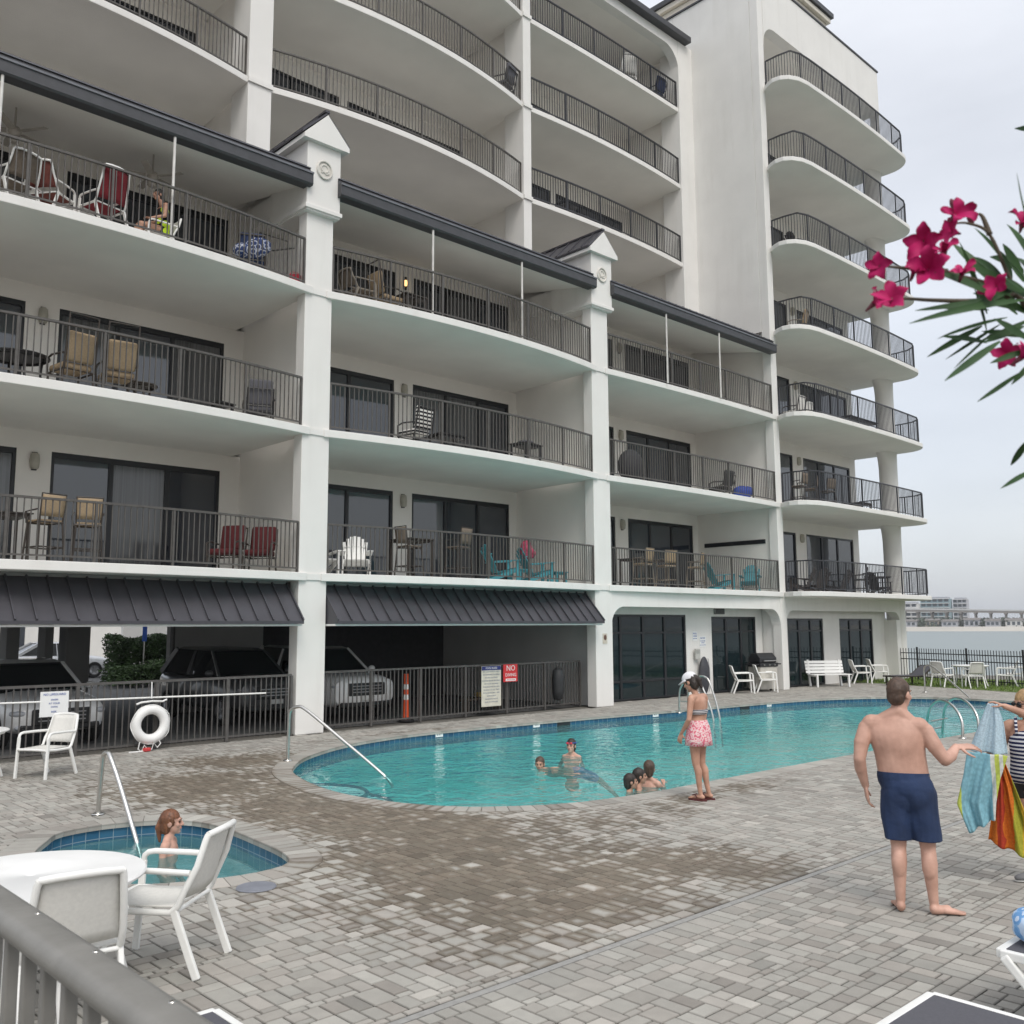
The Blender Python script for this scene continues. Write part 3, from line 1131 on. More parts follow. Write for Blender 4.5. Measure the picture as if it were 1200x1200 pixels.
def water_mat(name, tint, wave, dist, scale, stretch=(1, 1, 1)):
    m, nt, out = nodes(name)
    tr = N(nt, 'ShaderNodeBsdfTransparent'); tr.inputs['Color'].default_value = rgba(tint)
    gl = N(nt, 'ShaderNodeBsdfGlossy'); gl.inputs['Roughness'].default_value = .03; gl.inputs['Color'].default_value = (1, 1, 1, 1)
    df = N(nt, 'ShaderNodeBsdfDiffuse'); df.inputs['Color'].default_value = (.20, .52, .52, 1)
    mxd = N(nt, 'ShaderNodeMixShader'); mxd.inputs[0].default_value = .22
    nt.links.new(tr.outputs[0], mxd.inputs[1]); nt.links.new(df.outputs[0], mxd.inputs[2])
    fr = N(nt, 'ShaderNodeFresnel'); fr.inputs['IOR'].default_value = 1.33
    tc = N(nt, 'ShaderNodeTexCoord')
    mp = N(nt, 'ShaderNodeMapping'); mp.inputs['Scale'].default_value = stretch
    nt.links.new(tc.outputs['Object'], mp.inputs['Vector'])
    no = N(nt, 'ShaderNodeTexNoise'); no.inputs['Scale'].default_value = scale; no.inputs['Detail'].default_value = 3; no.inputs['Distortion'].default_value = .6
    nt.links.new(mp.outputs['Vector'], no.inputs['Vector'])
    bp = N(nt, 'ShaderNodeBump'); bp.inputs['Distance'].default_value = dist
    lg = N(nt, 'ShaderNodeTexNoise'); lg.inputs['Scale'].default_value = .38; lg.inputs['Detail'].default_value = 3
    nt.links.new(tc.outputs['Object'], lg.inputs['Vector'])
    lr = N(nt, 'ShaderNodeMapRange'); lr.inputs['From Min'].default_value = .32; lr.inputs['From Max'].default_value = .68
    lr.inputs['To Min'].default_value = wave * .35; lr.inputs['To Max'].default_value = min(1, wave * 1.35)
    nt.links.new(lg.outputs['Fac'], lr.inputs['Value']); nt.links.new(lr.outputs['Result'], bp.inputs['Strength'])
    fine = N(nt, 'ShaderNodeTexNoise'); fine.inputs['Scale'].default_value = scale * 3.1; fine.inputs['Detail'].default_value = 2
    nt.links.new(mp.outputs['Vector'], fine.inputs['Vector'])
    hs = N(nt, 'ShaderNodeMath', operation='MULTIPLY_ADD'); hs.inputs[1].default_value = .28
    nt.links.new(fine.outputs['Fac'], hs.inputs[0]); nt.links.new(no.outputs['Fac'], hs.inputs[2])
    nt.links.new(hs.outputs[0], bp.inputs['Height'])
    nt.links.new(bp.outputs['Normal'], gl.inputs['Normal']); nt.links.new(bp.outputs['Normal'], fr.inputs['Normal'])
    mx = N(nt, 'ShaderNodeMixShader')
    nt.links.new(fr.outputs[0], mx.inputs[0]); nt.links.new(mxd.outputs[0], mx.inputs[1]); nt.links.new(gl.outputs[0], mx.inputs[2])
    nt.links.new(mx.outputs[0], out.inputs['Surface'])
    return m


def loop_wall(lp, z0, z1, name, m, parent, inward=0.0, uvz=True):
    n = len(lp)
    v, f, uvs = [], [], []
    d = 0
    ds = [0]
    for i in range(n):
        a, b_ = Vector(lp[i]), Vector(lp[(i + 1) % n]); d += (b_ - a).length; ds.append(d)
    for i in range(n + 1):
        s_, n_ = lp[i % n]
        v += [(s_, -n_, z0), (s_, -n_, z1)]
    for i in range(n):
        f.append((2 * i, 2 * i + 2, 2 * i + 3, 2 * i + 1))
        uvs += [(ds[i], z0), (ds[i + 1], z0), (ds[i + 1], z1), (ds[i], z1)]
    me = bpy.data.meshes.new(name)
    me.from_pydata(v, [], f)
    ul = me.uv_layers.new(name='u')
    ul.data.foreach_set('uv', [c for p in uvs for c in p])
    me.materials.append(m)
    o = bpy.data.objects.new(name, me); COL.objects.link(o); o.parent = parent
    return o


def fill_poly(lp, z, name, m, parent):
    area = sum(lp[i][0] * -lp[(i + 1) % len(lp)][1] + lp[(i + 1) % len(lp)][0] * lp[i][1] for i in range(len(lp)))
    idx = list(range(len(lp))) if area > 0 else list(range(len(lp)))[::-1]
    me = bpy.data.meshes.new(name)
    me.from_pydata([(s_, -n_, z) for s_, n_ in lp], [], [tuple(idx)])     # faces up
    me.materials.append(m)
    o = bpy.data.objects.new(name, me); COL.objects.link(o); o.parent = parent
    return o


def coping(lp, w, name, parent, zt=.012, ov=.03):
    a, b_ = offset_loop(lp, -ov), offset_loop(lp, w)
    n = len(lp)
    mb = MB()
    v, f = [], []
    for i in range(n):
        (x0, y0), (x1, y1) = a[i], b_[i]
        v += [(x0, -y0, -.045), (x0, -y0, zt - .01), (x0 + (x1 - x0) * .04, -(y0 + (y1 - y0) * .04), zt), (x1, -y1, zt), (x1, -y1, -.03)]
    for i in range(n):
        j = (i + 1) % n
        for k in range(4): f.append((5 * i + k, 5 * j + k, 5 * j + k + 1, 5 * i + k + 1))
    mb.add(v, f)
    return mb.build(name, COPM, parent, smooth=35)


WZ = -.13
pool = bthing('swimming_pool', 'long turquoise swimming pool with a dark blue tile band and a rounded end', 'pool', 0, 0)
loop_wall(POOL, -.29, -.02, 'tile_band', TILE, pool)
loop_wall(POOL, -1.45, -.29, 'basin_wall', PLAST, pool)
fill_poly(POOL, -1.45, 'basin_floor', PLAST, pool)
# entry steps in the round end
for i, (r_, zt) in enumerate(((.85, -.19), (1.22, -.36), (1.6, -.54))):
    c0 = Vector((-2.95, 5.35))
    pts = []
    for k in range(25):
        a = -PI * .62 + PI * 1.05 * k / 24
        q = c0 + Vector((math.cos(a), math.sin(a))) * r_
        pts.append((q.x, q.y))
    lp = [p for p in pts if inside(p, offset_loop(POOL, -.02))]
    if len(lp) > 3:
        lp = lp + [(-3.3, 7.5), (-3.4, 5), (-2.9, 3.6)]
        MB().prism([(x, -y) for x, y in lp], -1.44 + i * .003, zt, 'z').build('entry_step', mat('step_plaster', (.80, .88, .86), .8, var=.05), pool)
        MB().tube([(x, -y, zt + .004) for x, y in lp[:-3]], .032, 6).build('step_edge', mat('step_edge_blue', (.02, .07, .12), .4), pool)
# depth markers and skimmers along the far wall
WHT = mat('marker_white', (.8, .8, .8), .4)


def poly_pt(lp, s_target, far=True):
    best = None
    n = len(lp)
    for i in range(n):
        a, b_ = lp[i], lp[(i + 1) % n]
        if (a[0] - s_target) * (b_[0] - s_target) <= 0 and abs(a[0] - b_[0]) > 1e-6:
            t = (s_target - a[0]) / (b_[0] - a[0])
            y = a[1] + (b_[1] - a[1]) * t
            if best is None or (y < best[0] if far else y > best[0]): best = (y, math.atan2(b_[1] - a[1], b_[0] - a[0]))
    return best


def text_mesh(txt, size, m, parent, loc, rot, name='lettering', depth=.002, align='CENTER', sx=1.0):
    cu = bpy.data.curves.new(name, 'FONT')
    cu.body = txt; cu.size = size; cu.extrude = depth; cu.align_x = align; cu.align_y = 'CENTER'
    cu.resolution_u = 2
    o = bpy.data.objects.new(name + '_t', cu); COL.objects.link(o)
    me = evaluated(o); bpy.data.objects.remove(o)
    me.name = name
    if sx != 1.0:
        for v_ in me.vertices: v_.co.x *= sx
    me.materials.clear(); me.materials.append(m)
    ob = bpy.data.objects.new(name, me); COL.objects.link(ob)
    ob.parent = parent; ob.location = loc; ob.rotation_euler = rot
    return ob


for s_, txt in ((2.55, '3'), (5.35, '3'), (9.3, '4'), (14.0, '5')):
    y, a = poly_pt(POOL, s_)
    mk = MB().box(-.10, .10, -.012, 0, -.11, -.01)
    o = mk.build('depth_marker', WHT, pool, loc=(s_, -y + .0, -.005), rot=(0, 0, -a if abs(a) < 1.5 else -a + PI))
    text_mesh(txt + ' FT', .07, DOORF, o, (0, -.014, -.06), (PI / 2, 0, 0))
for s_ in (6.2, 12.9):
    y, a = poly_pt(POOL, s_)
    MB().box(-.2, .2, -.015, 0, -.15, -.03).build('skimmer', DOORF, pool, loc=(s_, -y, 0), rot=(0, 0, -a if abs(a) < 1.5 else -a + PI))
wo = fill_poly(POOL, WZ, 'pool_water', water_mat('pool_water', (.56, .88, .88), .8, .13, 2.6), None)
wo.location = ORIGIN; wo.rotation_euler = (0, 0, PHI)
tag(wo, kind='structure')

spa = bthing('spa_pool', 'small rounded spa pool with blue waterline tiles and pale coping', 'spa pool', 0, 0)
loop_wall(SPA, -.31, -.02, 'tile_band', TILE, spa)
loop_wall(SPA, -1.1, -.31, 'basin_wall', PLASTS, spa)
fill_poly(SPA, -1.1, 'basin_floor', PLASTS, spa)
a_in, b_in = offset_loop(SPA, .0), offset_loop(SPA, -.45)
bench = MB()
n = len(SPA)
v, f = [], []
for i in range(n):
    v += [(a_in[i][0], -a_in[i][1], -.5), (b_in[i][0], -b_in[i][1], -.5), (b_in[i][0], -b_in[i][1], -1.1)]
for i in range(n):
    j = (i + 1) % n
    for k in range(2): f.append((3 * i + k, 3 * j + k, 3 * j + k + 1, 3 * i + k + 1))
bench.add(v, f).build('bench_ledge', PLASTS, spa)
wo = fill_poly(SPA, -.17, 'spa_water', water_mat('spa_water', (.64, .80, .82), .25, .05, 3.0), None)
wo.location = ORIGIN; wo.rotation_euler = (0, 0, PHI)
tag(wo, kind='structure')
# ================================================================== furniture
FR = {}


def fabric(name, c, var=.10, scale=30): return mat(name, c, .85, var=var, scale=scale, bump=.3, bscale=300, spec=.2)


TURQ = mat('turquoise_resin', (.045, .27, .32), .5, var=.08)
RED_F = fabric('red_sling', (.21, .028, .036))
RUST_F = fabric('rust_sling', (.18, .06, .05))
TAN_F = fabric('tan_cushion', (.33, .25, .16))
TAUPE_F = fabric('taupe_sling', (.17, .14, .11))
DARK_F = mat('dark_resin', (.022, .021, .022), .5, var=.2)
BRONZE = mat('bronze_tube', (.06, .05, .042), .4, metal=.4)
GREY_F = fabric('charcoal_sling', (.105, .105, .118), var=.05, scale=60)
NAVY_F = fabric('navy_cloth', (.03, .045, .10), var=.5, scale=14)
TEALF = fabric('teal_cloth', (.04, .22, .26))


def sling_chair(name, label, cat, frame, sling, loc, rz, w=.56, seat=.42, back=.95, group=None, arms=True, detail=True):
    """armchair facing its own -y"""
    t = thing(name, label, cat, loc, rz, group)
    hw = w / 2
    sg = 10 if detail else 6
    for sx in (-1, 1):
        x = sx * hw
        # front leg carries on up to the arm, which turns a rounded corner and runs back
        if arms:
            MB().bar((x * 1.02, -.30, 0), (x, -.265, .60), .034, .046).build('leg', frame, t, bevel=.008 if detail else 0)
            pts = [(x, -.265, .595), (x, -.258, .63), (x, -.23, .652), (x, -.18, .66), (x, .08, .655), (x * .97, .30, .645)]
            MB().tube(pts, .02, sg).build('armrest', frame, t, smooth=60)
        else:
            MB().bar((x * 1.02, -.30, 0), (x, -.265, seat), .034, .046).build('leg', frame, t)
        MB().bar((x * .98, .37, 0), (x * .98, .20, seat), .032, .05).build('leg', frame, t, bevel=.008 if detail else 0)
    f = MB()
    for sx in (-1, 1):
        x = sx * hw * .97
        f.tube([(x, -.29, seat), (x, -.1, seat - .015), (x, .18, seat - .02), (x, .23, seat + .02), (x, .27, seat + .12), (x * .93, .34, back * .78), (x * .86, .385, back - .03), (x * .82, .395, back)], .021, sg)
    f.tube([(-hw * .95, -.29, seat), (-hw * .5, -.297, seat + .004), (0, -.30, seat + .006), (hw * .5, -.297, seat + .004), (hw * .95, -.29, seat)], .019, sg)
    f.tube([(-hw * .80, .395, back), (-hw * .45, .425, back + .012), (0, .435, back + .016), (hw * .45, .425, back + .012), (hw * .80, .395, back)], .021, sg)
    f.tube([(-hw * .93, .22, seat - .01), (hw * .93, .22, seat - .01)], .014, sg)
    f.build('chair_frame', frame, t, smooth=60)

    def seatf(u, v):
        return ((u - .5) * (w - .05), -.285 + .49 * v, seat + .012 - .03 * math.sin(PI * v) * math.sin(PI * u))

    def backf(u, v):
        bz = seat + .06 + (back - seat - .06) * v
        y = .245 + .15 * v - .02 * v * v
        return ((u - .5) * (w - .06) * (1 - .13 * v ** 1.5), y + .035 * math.sin(PI * u), bz)
    MB().grid(seatf, 8, 6).build('seat_sling', sling, t, smooth=180, solid=.008)
    MB().grid(backf, 8, 6).build('back_sling', sling, t, smooth=180, solid=.008)
    return t


def round_table(name, label, loc, r=.62, h=.72, m=WHITEPL, group=None, cat='table', rz=0, base=None):
    t = thing(name, label, cat, loc, rz, group)
    MB().lathe([(.02, h - .03), (r - .03, h - .03), (r - .004, h - .024), (r, h - .01), (r - .008, h - .001), (r - .03, h), (.03, h), (.022, h - .006)], (0, 0, 0), 48).build('table_top', m, t, smooth=40)
    MB().lathe([(r - .06, h - .06), (r - .05, h - .031), (r - .1, h - .031), (r - .1, h - .06)], (0, 0, 0), 48, cap=False).build('apron', base or m, t, smooth=40)
    for k in range(4):
        a = PI / 4 + k * PI / 2
        c, s = math.cos(a), math.sin(a)
        MB().tube([(c * (r - .12), s * (r - .12), h - .035), (c * (r - .14), s * (r - .14), .3), (c * (r - .05), s * (r - .05), 0)], .024, 8).build('leg', base or m, t, smooth=60)
    return t


def adirondack(name, label, m, loc, rz, group=None):
    """slatted low chair with wide arms and a fan back, facing -y"""
    t = thing(name, label, 'chair', loc, rz, group)
    sb = MB()
    for i in range(6):
        y = -.34 + i * .1
        sb.bar((-.27, y, .37 - i * .022), (.27, y, .37 - i * .022), .085, .02)
    sb.build('seat', m, t)
    bk = MB()
    for i in range(7):
        x = -.24 + i * .08
        top = .98 - .9 * (abs(i - 3) / 3) ** 2 * .16
        bk.bar((x * .75, .2, .24), (x * 1.08, .52, top), .07, .018, (0, -1, 0))
    bk.bar((-.2, .27, .38), (.2, .27, .38), .05, .025)
    bk.bar((-.26, .42, .72), (.26, .42, .72), .05, .025)
    bk.build('backrest', m, t)
    for sx in (-1, 1):
        x = sx * .31
        MB().bar((x, -.36, .57), (x, .36, .52), .13, .022).build('armrest', m, t)
        MB().bar((x, -.3, 0), (x, -.3, .56), .03, .09).build('leg', m, t)
        MB().bar((x * .92, -.32, .33), (x * .92, .48, .02), .03, .1).build('leg', m, t)
    return t


def bar_chair(name, label, m, sling, loc, rz, group=None, h=.72):
    t = thing(name, label, 'bar chair', loc, rz, group)
    for sx in (-1, 1):
        for sy in (-1, 1):
            MB().tube([(sx * .25, sy * .25, 0), (sx * .21, sy * .2, h)], .018, 7).build('leg', m, t)
        MB().tube([(sx * .23, -.2, h), (sx * .25, -.2, h + .2), (sx * .25, .18, h + .22)], .016, 7).build('armrest', m, t)
    f = MB()
    MB().tube([(-.235, -.235, .28), (.235, -.235, .28), (.235, .235, .28), (-.235, .235, .28)], .014, 6, closed=True).build('footrest', m, t)
    f.tube([(-.215, -.21, h), (.215, -.21, h), (.215, .21, h), (-.215, .21, h)], .018, 6, closed=True)
    f.tube([(-.21, .2, h), (-.22, .27, h + .5), (.22, .27, h + .5), (.21, .2, h)], .016, 6)
    f.build('chair_frame', m, t)
    MB().box(-.21, .21, -.2, .2, h + .012, h + .05).build('seat', sling, t, bevel=.015)
    MB().grid(lambda u, v: ((u - .5) * .42, .215 + .06 * v + .02 * math.sin(PI * u), h + .1 + .38 * v), 4, 4).build('backrest', sling, t, solid=.014, smooth=180)
    return t


def cushion_chair(name, label, m, cush, loc, rz, group=None, back=1.02):
    t = thing(name, label, 'chair', loc, rz, group)
    for sx in (-1, 1):
        for y in (-.28, .28): MB().tube([(sx * .29, y, 0), (sx * .28, y * .95, .32)], .02, 7).build('leg', m, t)
        MB().tube([(sx * .29, -.28, .3), (sx * .31, -.27, .58), (sx * .31, -.1, .63), (sx * .3, .3, .6)], .02, 7).build('armrest', m, t)
    f = MB()
    f.tube([(-.28, -.3, .32), (.28, -.3, .32), (.28, .3, .32), (-.28, .3, .32)], .02, 7, closed=True)
    f.tube([(-.28, .30, .32), (-.27, .42, back), (.27, .42, back), (.28, .30, .32)], .02, 7)
    f.build('chair_frame', m, t)
    MB().box(-.27, .27, -.3, .26, .345, .47).build('seat_cushion', cush, t, bevel=.045, smooth=60)
    MB().cbox((0, .315, .74), .52, .11, .55, (-.2, 0, 0)).build('back_cushion', cush, t, bevel=.045, smooth=60)
    return t


def square_table(name, label, m, loc, rz, w=1.0, d=.8, h=.73, group=None, cat='table'):
    t = thing(name, label, cat, loc, rz, group)
    tp = MB()
    n = 7
    for i in range(n):
        tp.box(-w / 2, w / 2, -d / 2 + i * d / n + .004, -d / 2 + (i + 1) * d / n - .004, h - .025, h)
    tp.build('table_top', m, t)
    MB().box(-w / 2 + .06, w / 2 - .06, -d / 2 + .06, d / 2 - .06, h - .08, h - .026).build('apron', m, t)
    for sx in (-1, 1):
        for sy in (-1, 1): MB().bar((sx * (w / 2 - .06), sy * (d / 2 - .06), 0), (sx * (w / 2 - .06), sy * (d / 2 - .06), h - .03), .05, .05).build('leg', m, t)
    return t


def chaise(name, label, frame, sling, loc, rz, L=1.9, W=.64, h=.34, tilt=.25, group=None):
    """low sun lounger along its own y, head at +y"""
    t = thing(name, label, 'sun lounger', loc, rz, group)
    f = MB()
    hw = W / 2
    for sx in (-1, 1): f.bar((sx * hw, -L / 2, h), (sx * hw, L / 2 - .62, h), .04, .05)
    f.bar((-hw, -L / 2, h), (hw, -L / 2, h), .05, .055)
    for sx in (-1, 1): f.bar((sx * hw, L / 2 - .62, h), (sx * hw, L / 2 - .62 + .62 * math.cos(tilt), h + .62 * math.sin(tilt)), .04, .05)
    f.bar((-hw, L / 2 - .62 + .62 * math.cos(tilt), h + .62 * math.sin(tilt)), (hw, L / 2 - .62 + .62 * math.cos(tilt), h + .62 * math.sin(tilt)), .05, .05)
    f.build('lounger_frame', frame, t, bevel=.008)
    for sx in (-1, 1):
        for y in (-L / 2 + .15, L / 2 - .55): MB().bar((sx * hw, y, 0), (sx * hw, y, h), .045, .05).build('leg', frame, t)
    MB().box(-hw + .022, hw - .022, -L / 2 + .03, L / 2 - .63, h + .012, h + .02).build('sling', sling, t)
    b = MB().grid(lambda u, v: ((u - .5) * (W - .05), L / 2 - .62 + .6 * v * math.cos(tilt), h + .02 + .6 * v * math.sin(tilt)), 2, 2)
    b.build('back_sling', sling, t, solid=.008)
    return t


# ---- foreground table and chairs
def face(dx, dy): return math.atan2(dx, -dy)      # rotation that turns local -y to (dx, dy)


round_table('patio_table', 'round white table with two white chairs beside the foreground handrail', (-2.93, 5.97, 0), .66, .72)
CH = sling_chair('sling_chair', 'white sling armchair right of the foreground table, its legs in full view', 'chair', WHITEP, SLING, (-2.345, 6.575, 0), face(-1, .1), w=.52, back=.875, group='white sling armchairs')
G_CH = 'white sling armchairs'
dup(CH, 'white sling armchair half hidden by the grey foreground handrail', (-2.56, 5.66, 0), face(-.56, .83), G_CH)
dup(CH, 'white sling armchair in front of the fence with the white notice', (-7.05, 14.62, 0), face(-.25, -.97), G_CH)
round_table('patio_table', 'white round table cut by the left edge near the white fence notice', (-8.12, 14.25, 0), .62, .72)
bdup(CH, 'white sling armchair by the tinted window, next to the hose reel', 16.75, -.15, 0, .75, G_CH)
bdup(CH, 'white sling armchair beside the black barbecue grill', 17.75, .1, 0, .75, G_CH)
bdup(CH, 'white sling armchair nearer the white bench at the end windows', 24.2, .2, 0, .75, G_CH)
bdup(CH, 'white sling armchair nearest the round corner column by the end windows', 25.3, .35, 0, .75, G_CH)
# far white dining set by the black picket fence
round_table('patio_table', 'far white table among chairs in front of the black picket fence', (16.55, 34.7, 0), .62, .74)
for (x, y, a, lb) in ((15.35, 34.3, 2.2, 'far white armchair left of the table by the black picket fence'), (16.1, 33.6, 3.1, 'far white armchair on the near side of the table by the picket fence'),
                      (17.55, 34.2, -2.0, 'far white armchair right of the table by the picket fence'), (18.3, 34.9, -2.2, 'far white armchair at the right edge by the picket fence')):
    dup(CH, lb, (x, y, 0), a, G_CH)
t = chaise('sun_lounger', 'far dark lounger on the grass edge left of the white dining set', BRONZE, GREY_F, (14.6, 35.3, 0), -1.2, tilt=.6)

# white slatted bench
t = bthing('garden_bench', 'white slatted garden bench in front of the tinted ground floor window', 'bench', 21.75, .2, 0, -.55)
s_ = MB()
for i in range(4): s_.box(-.75, .75, -.28 + i * .13, -.28 + i * .13 + .105, .42, .45)
s_.build('seat', WHITEPL, t)
s_ = MB()
for i in range(4): s_.cbox((0, .29 + i * .028, .52 + i * .115), 1.5, .022, .095, (-.23, 0, 0))
s_.build('backrest', WHITEPL, t)
for x in (-.62, .62):
    e_ = MB()
    e_.bar((x, -.26, 0), (x, -.26, .42), .06, .07); e_.bar((x, .24, 0), (x, .40, .95), .06, .07); e_.bar((x, -.28, .39), (x, .28, .39), .05, .06)
    e_.build('leg', WHITEPL, t)

# barbecue grill
t = bthing('barbecue_grill', 'black covered gas barbecue on a pale cabinet by the white column', 'grill', 18.15, -.28, 0, -.2)
MB().prism([(-.27, .95), (.27, .95), (.27, 1.1), (.16, 1.26), (-.1, 1.28), (-.27, 1.12)], -.4, .4, 'x').build('lid', BLACK, t, bevel=.03)
MB().box(-.42, .42, -.3, .29, .82, .945).build('firebox', BLACK, t)
MB().box(-.40, .40, -.27, .27, .08, .815).build('cabinet', mat('cabinet_beige', (.5, .48, .43), .5), t)
for x in (-.62, .62): MB().box(min(x, x * .7), max(x, x * .7), -.25, .25, .88, .92).build('side_shelf', BLACK, t)
MB().tube([(-.3, -.33, 1.02), (-.3, -.37, 1.02), (.3, -.37, 1.02), (.3, -.33, 1.02)], .014, 6).build('handle', STEEL, t)
for x in (-.25, 0, .25): MB().lathe([(.03, 0), (.025, .03)], (0, 0, 0), 10).build('knob', STEEL, t, loc=(x, -.3, .88), rot=(PI / 2, 0, 0))
for x in (-.33, .33): MB().lathe([(.045, 0), (.045, .04)], (0, 0, 0), 12).build('wheel', BLACK, t, loc=(x, 0.0, .045), rot=(0, PI / 2, 0))

# hose reel and pool phone on the wall pier
t = bthing('hose_reel', 'tall oval dark cover hanging on the white wall between the tinted windows', 'hose reel', 15.25, -.62, 0)
MB().ell((0, 0, .62), .24, .12, .60, 20, 12).build('cover', mat('cover_charcoal', (.045, .047, .055), .6), t, smooth=180)
MB().tube([(.25, .02, 1.15), (.33, .02, .8), (.32, .02, .3), (.22, -.02, .1)], .014, 6).build('hose', mat('hose_grey', (.35, .36, .37), .5), t)
t = bthing('phone_box', 'pale grey emergency phone box on the wall above the hose reel', 'phone box', 14.98, -.70, 1.3)
MB().box(-.12, .12, -.06, .0, -.17, .17).build('box', mat('box_grey', (.45, .45, .42), .5), t, bevel=.01, loc=(0, .0, 0))
MB().box(-.09, .09, -.075, -.061, .02, .13).build('cover', mat('box_cover', (.33, .33, .31), .5), t)
SIGNW = mat('sign_white', (.78, .79, .78), .5, var=.02)
INK = mat('sign_ink_blue', (.05, .10, .35), .6)
INKG = mat('sign_ink_grey', (.28, .30, .36), .6)


def notice(name, label, w, h, board, loc, rz, header=None, lines=(), headtxt=None, group=None, ink=INKG, rows=0, title_h=.07, cat='sign'):
    """flat sign facing its own -y, hung at its top centre"""
    t = thing(name, label, cat, loc, rz, group)
    MB().box(-w / 2, w / 2, 0, .012, -h, 0).build('board', board, t)
    if header:
        MB().box(-w / 2 + .005, w / 2 - .005, -.003, -.0005, -title_h - .005, -.005).build('header', header, t)
    if headtxt: text_mesh(headtxt, title_h * .68, SIGNW, t, (0, -.005, -title_h / 2 - .006), (PI / 2, 0, 0))
    for txt, size, z in lines: text_mesh(txt, size, ink, t, (0, -.003, z), (PI / 2, 0, 0))
    return t


notice('wall_notice', 'small white notice with blue print on the wall left of the tinted window', .26, .3, SIGNW, world(15.0, -.795 + .03, 2.02), PHI, lines=(('POOL', .075, -.07), ('HOURS', .06, -.15), ('8AM - 10PM', .038, -.23)), ink=INK)
notice('wall_notice', 'white printed notice just above the hose reel cover', .34, .34, SIGNW, world(15.42, -.795 + .03, 1.86), PHI, lines=(('NOTICE', .07, -.06), ('NO LIFEGUARD', .04, -.15), ('ON DUTY', .04, -.21), ('SWIM AT YOUR OWN RISK', .026, -.28)), ink=INK)
t = bthing('wall_plaque', 'small brown symbol plaque on the white column between garage and windows', 'plaque', 9.72, .0, 1.72)
MB().box(-.09, .09, -.015, -.001, 0, .28).build('plate', mat('plaque_cream', (.55, .50, .42), .5), t)
MB().ell((0, -.018, .17), .06, .008, .075, 14, 8).build('symbol', mat('plaque_brown', (.12, .06, .04), .5), t)

# ---- foreground loungers
def nbox(p): return p
BF = math.atan2(-(-.726), .687)
LN = chaise('sun_lounger', 'dark grey sling lounger with pale frame end at the bottom right corner', WHITEP, GREY_F, (2.487, 4.043, 0), PHI, L=1.9, W=.66, h=.36, tilt=0.01)
t2 = chaise('sun_lounger', 'white framed lounger at the right edge carrying a blue patterned towel', WHITEP, GREY_F, (3.564, 4.999, 0), PHI, L=1.9, W=.66, h=.40, tilt=0.01)
MB().bar((-.34, .93, .40), (-.30, .60, 0), .05, .05).build('leg', WHITEP, t2, bevel=.01)
dup(LN, 'dark grey sling lounger whose corner shows just behind the foreground handrail', (-1.02, 3.88, 0), PHI, None)
# blue towel bundled on that lounger
def blob_cloth(name, label, cat, pts, m, loc, group=None, seed=1, sub=2):
    mb = MB()
    for (c, r) in pts: mb.ell(c, r[0], r[1], r[2], 20, 14)
    o = mb.build(name, m, None, smooth=180, loc=loc)
    me = o.data
    for v in me.vertices:
        p = v.co
        d = mnoise.noise(Vector((p.x * 14 + seed, p.y * 14, p.z * 14))) * .022 + mnoise.noise(Vector((p.x * 34, p.y * 34 + seed, p.z * 34))) * .010
        v.co = p + p.normalized() * d
    return tag(o, label, cat, group)


def pattern_mat(name, stops, scale, kind='VORONOI', stretch=(1, 1, 1)):
    if name in MAT: return MAT[name]
    m, nt, out = nodes(name)
    b = N(nt, 'ShaderNodeBsdfPrincipled'); b.inputs['Roughness'].default_value = .9; b.inputs['Specular IOR Level'].default_value = .15
    tc = N(nt, 'ShaderNodeTexCoord')
    mp = N(nt, 'ShaderNodeMapping'); mp.inputs['Scale'].default_value = stretch
    nt.links.new(tc.outputs['Object'], mp.inputs['Vector'])
    if kind == 'VORONOI':
        x = N(nt, 'ShaderNodeTexVoronoi'); x.inputs['Scale'].default_value = scale; fac = x.outputs['Distance']
    elif kind == 'NOISE':
        x = N(nt, 'ShaderNodeTexNoise'); x.inputs['Scale'].default_value = scale; x.inputs['Detail'].default_value = 2; fac = x.outputs['Fac']
    elif kind == 'WAVE':
        x = N(nt, 'ShaderNodeTexWave'); x.inputs['Scale'].default_value = scale; x.bands_direction = 'Z'; x.inputs['Distortion'].default_value = .6; fac = x.outputs['Fac']
    nt.links.new(mp.outputs[0], x.inputs['Vector'])
    r = N(nt, 'ShaderNodeValToRGB'); r.color_ramp.interpolation = 'CONSTANT' if kind != 'NOISE' else 'LINEAR'
    els = r.color_ramp.elements
    els[0].position = stops[0][0]; els[0].color = rgba(stops[0][1])
    els[1].position = stops[-1][0]; els[1].color = rgba(stops[-1][1])
    for p, c in stops[1:-1]:
        e = els.new(p); e.color = rgba(c)
    nt.links.new(fac, r.inputs['Fac'])
    nt.links.new(r.outputs[0], b.inputs['Base Color'])
    nt.links.new(b.outputs[0], out.inputs['Surface'])
    MAT[name] = m
    return m


BLUEP = pattern_mat('blue_paisley', ((0, (.60, .70, .85)), (.28, (.17, .36, .66)), (.5, (.24, .45, .75)), (.62, (.55, .68, .86))), 16)
blob_cloth('beach_towel', 'blue and white patterned towel bundled on the lounger at the right edge', 'towel', [((0, 0, .0), (.19, .17, .12)), ((.03, -.16, -.07), (.13, .2, .09)), ((.2, .05, .0), (.2, .2, .10))], BLUEP, (2.98, 5.52, .53))

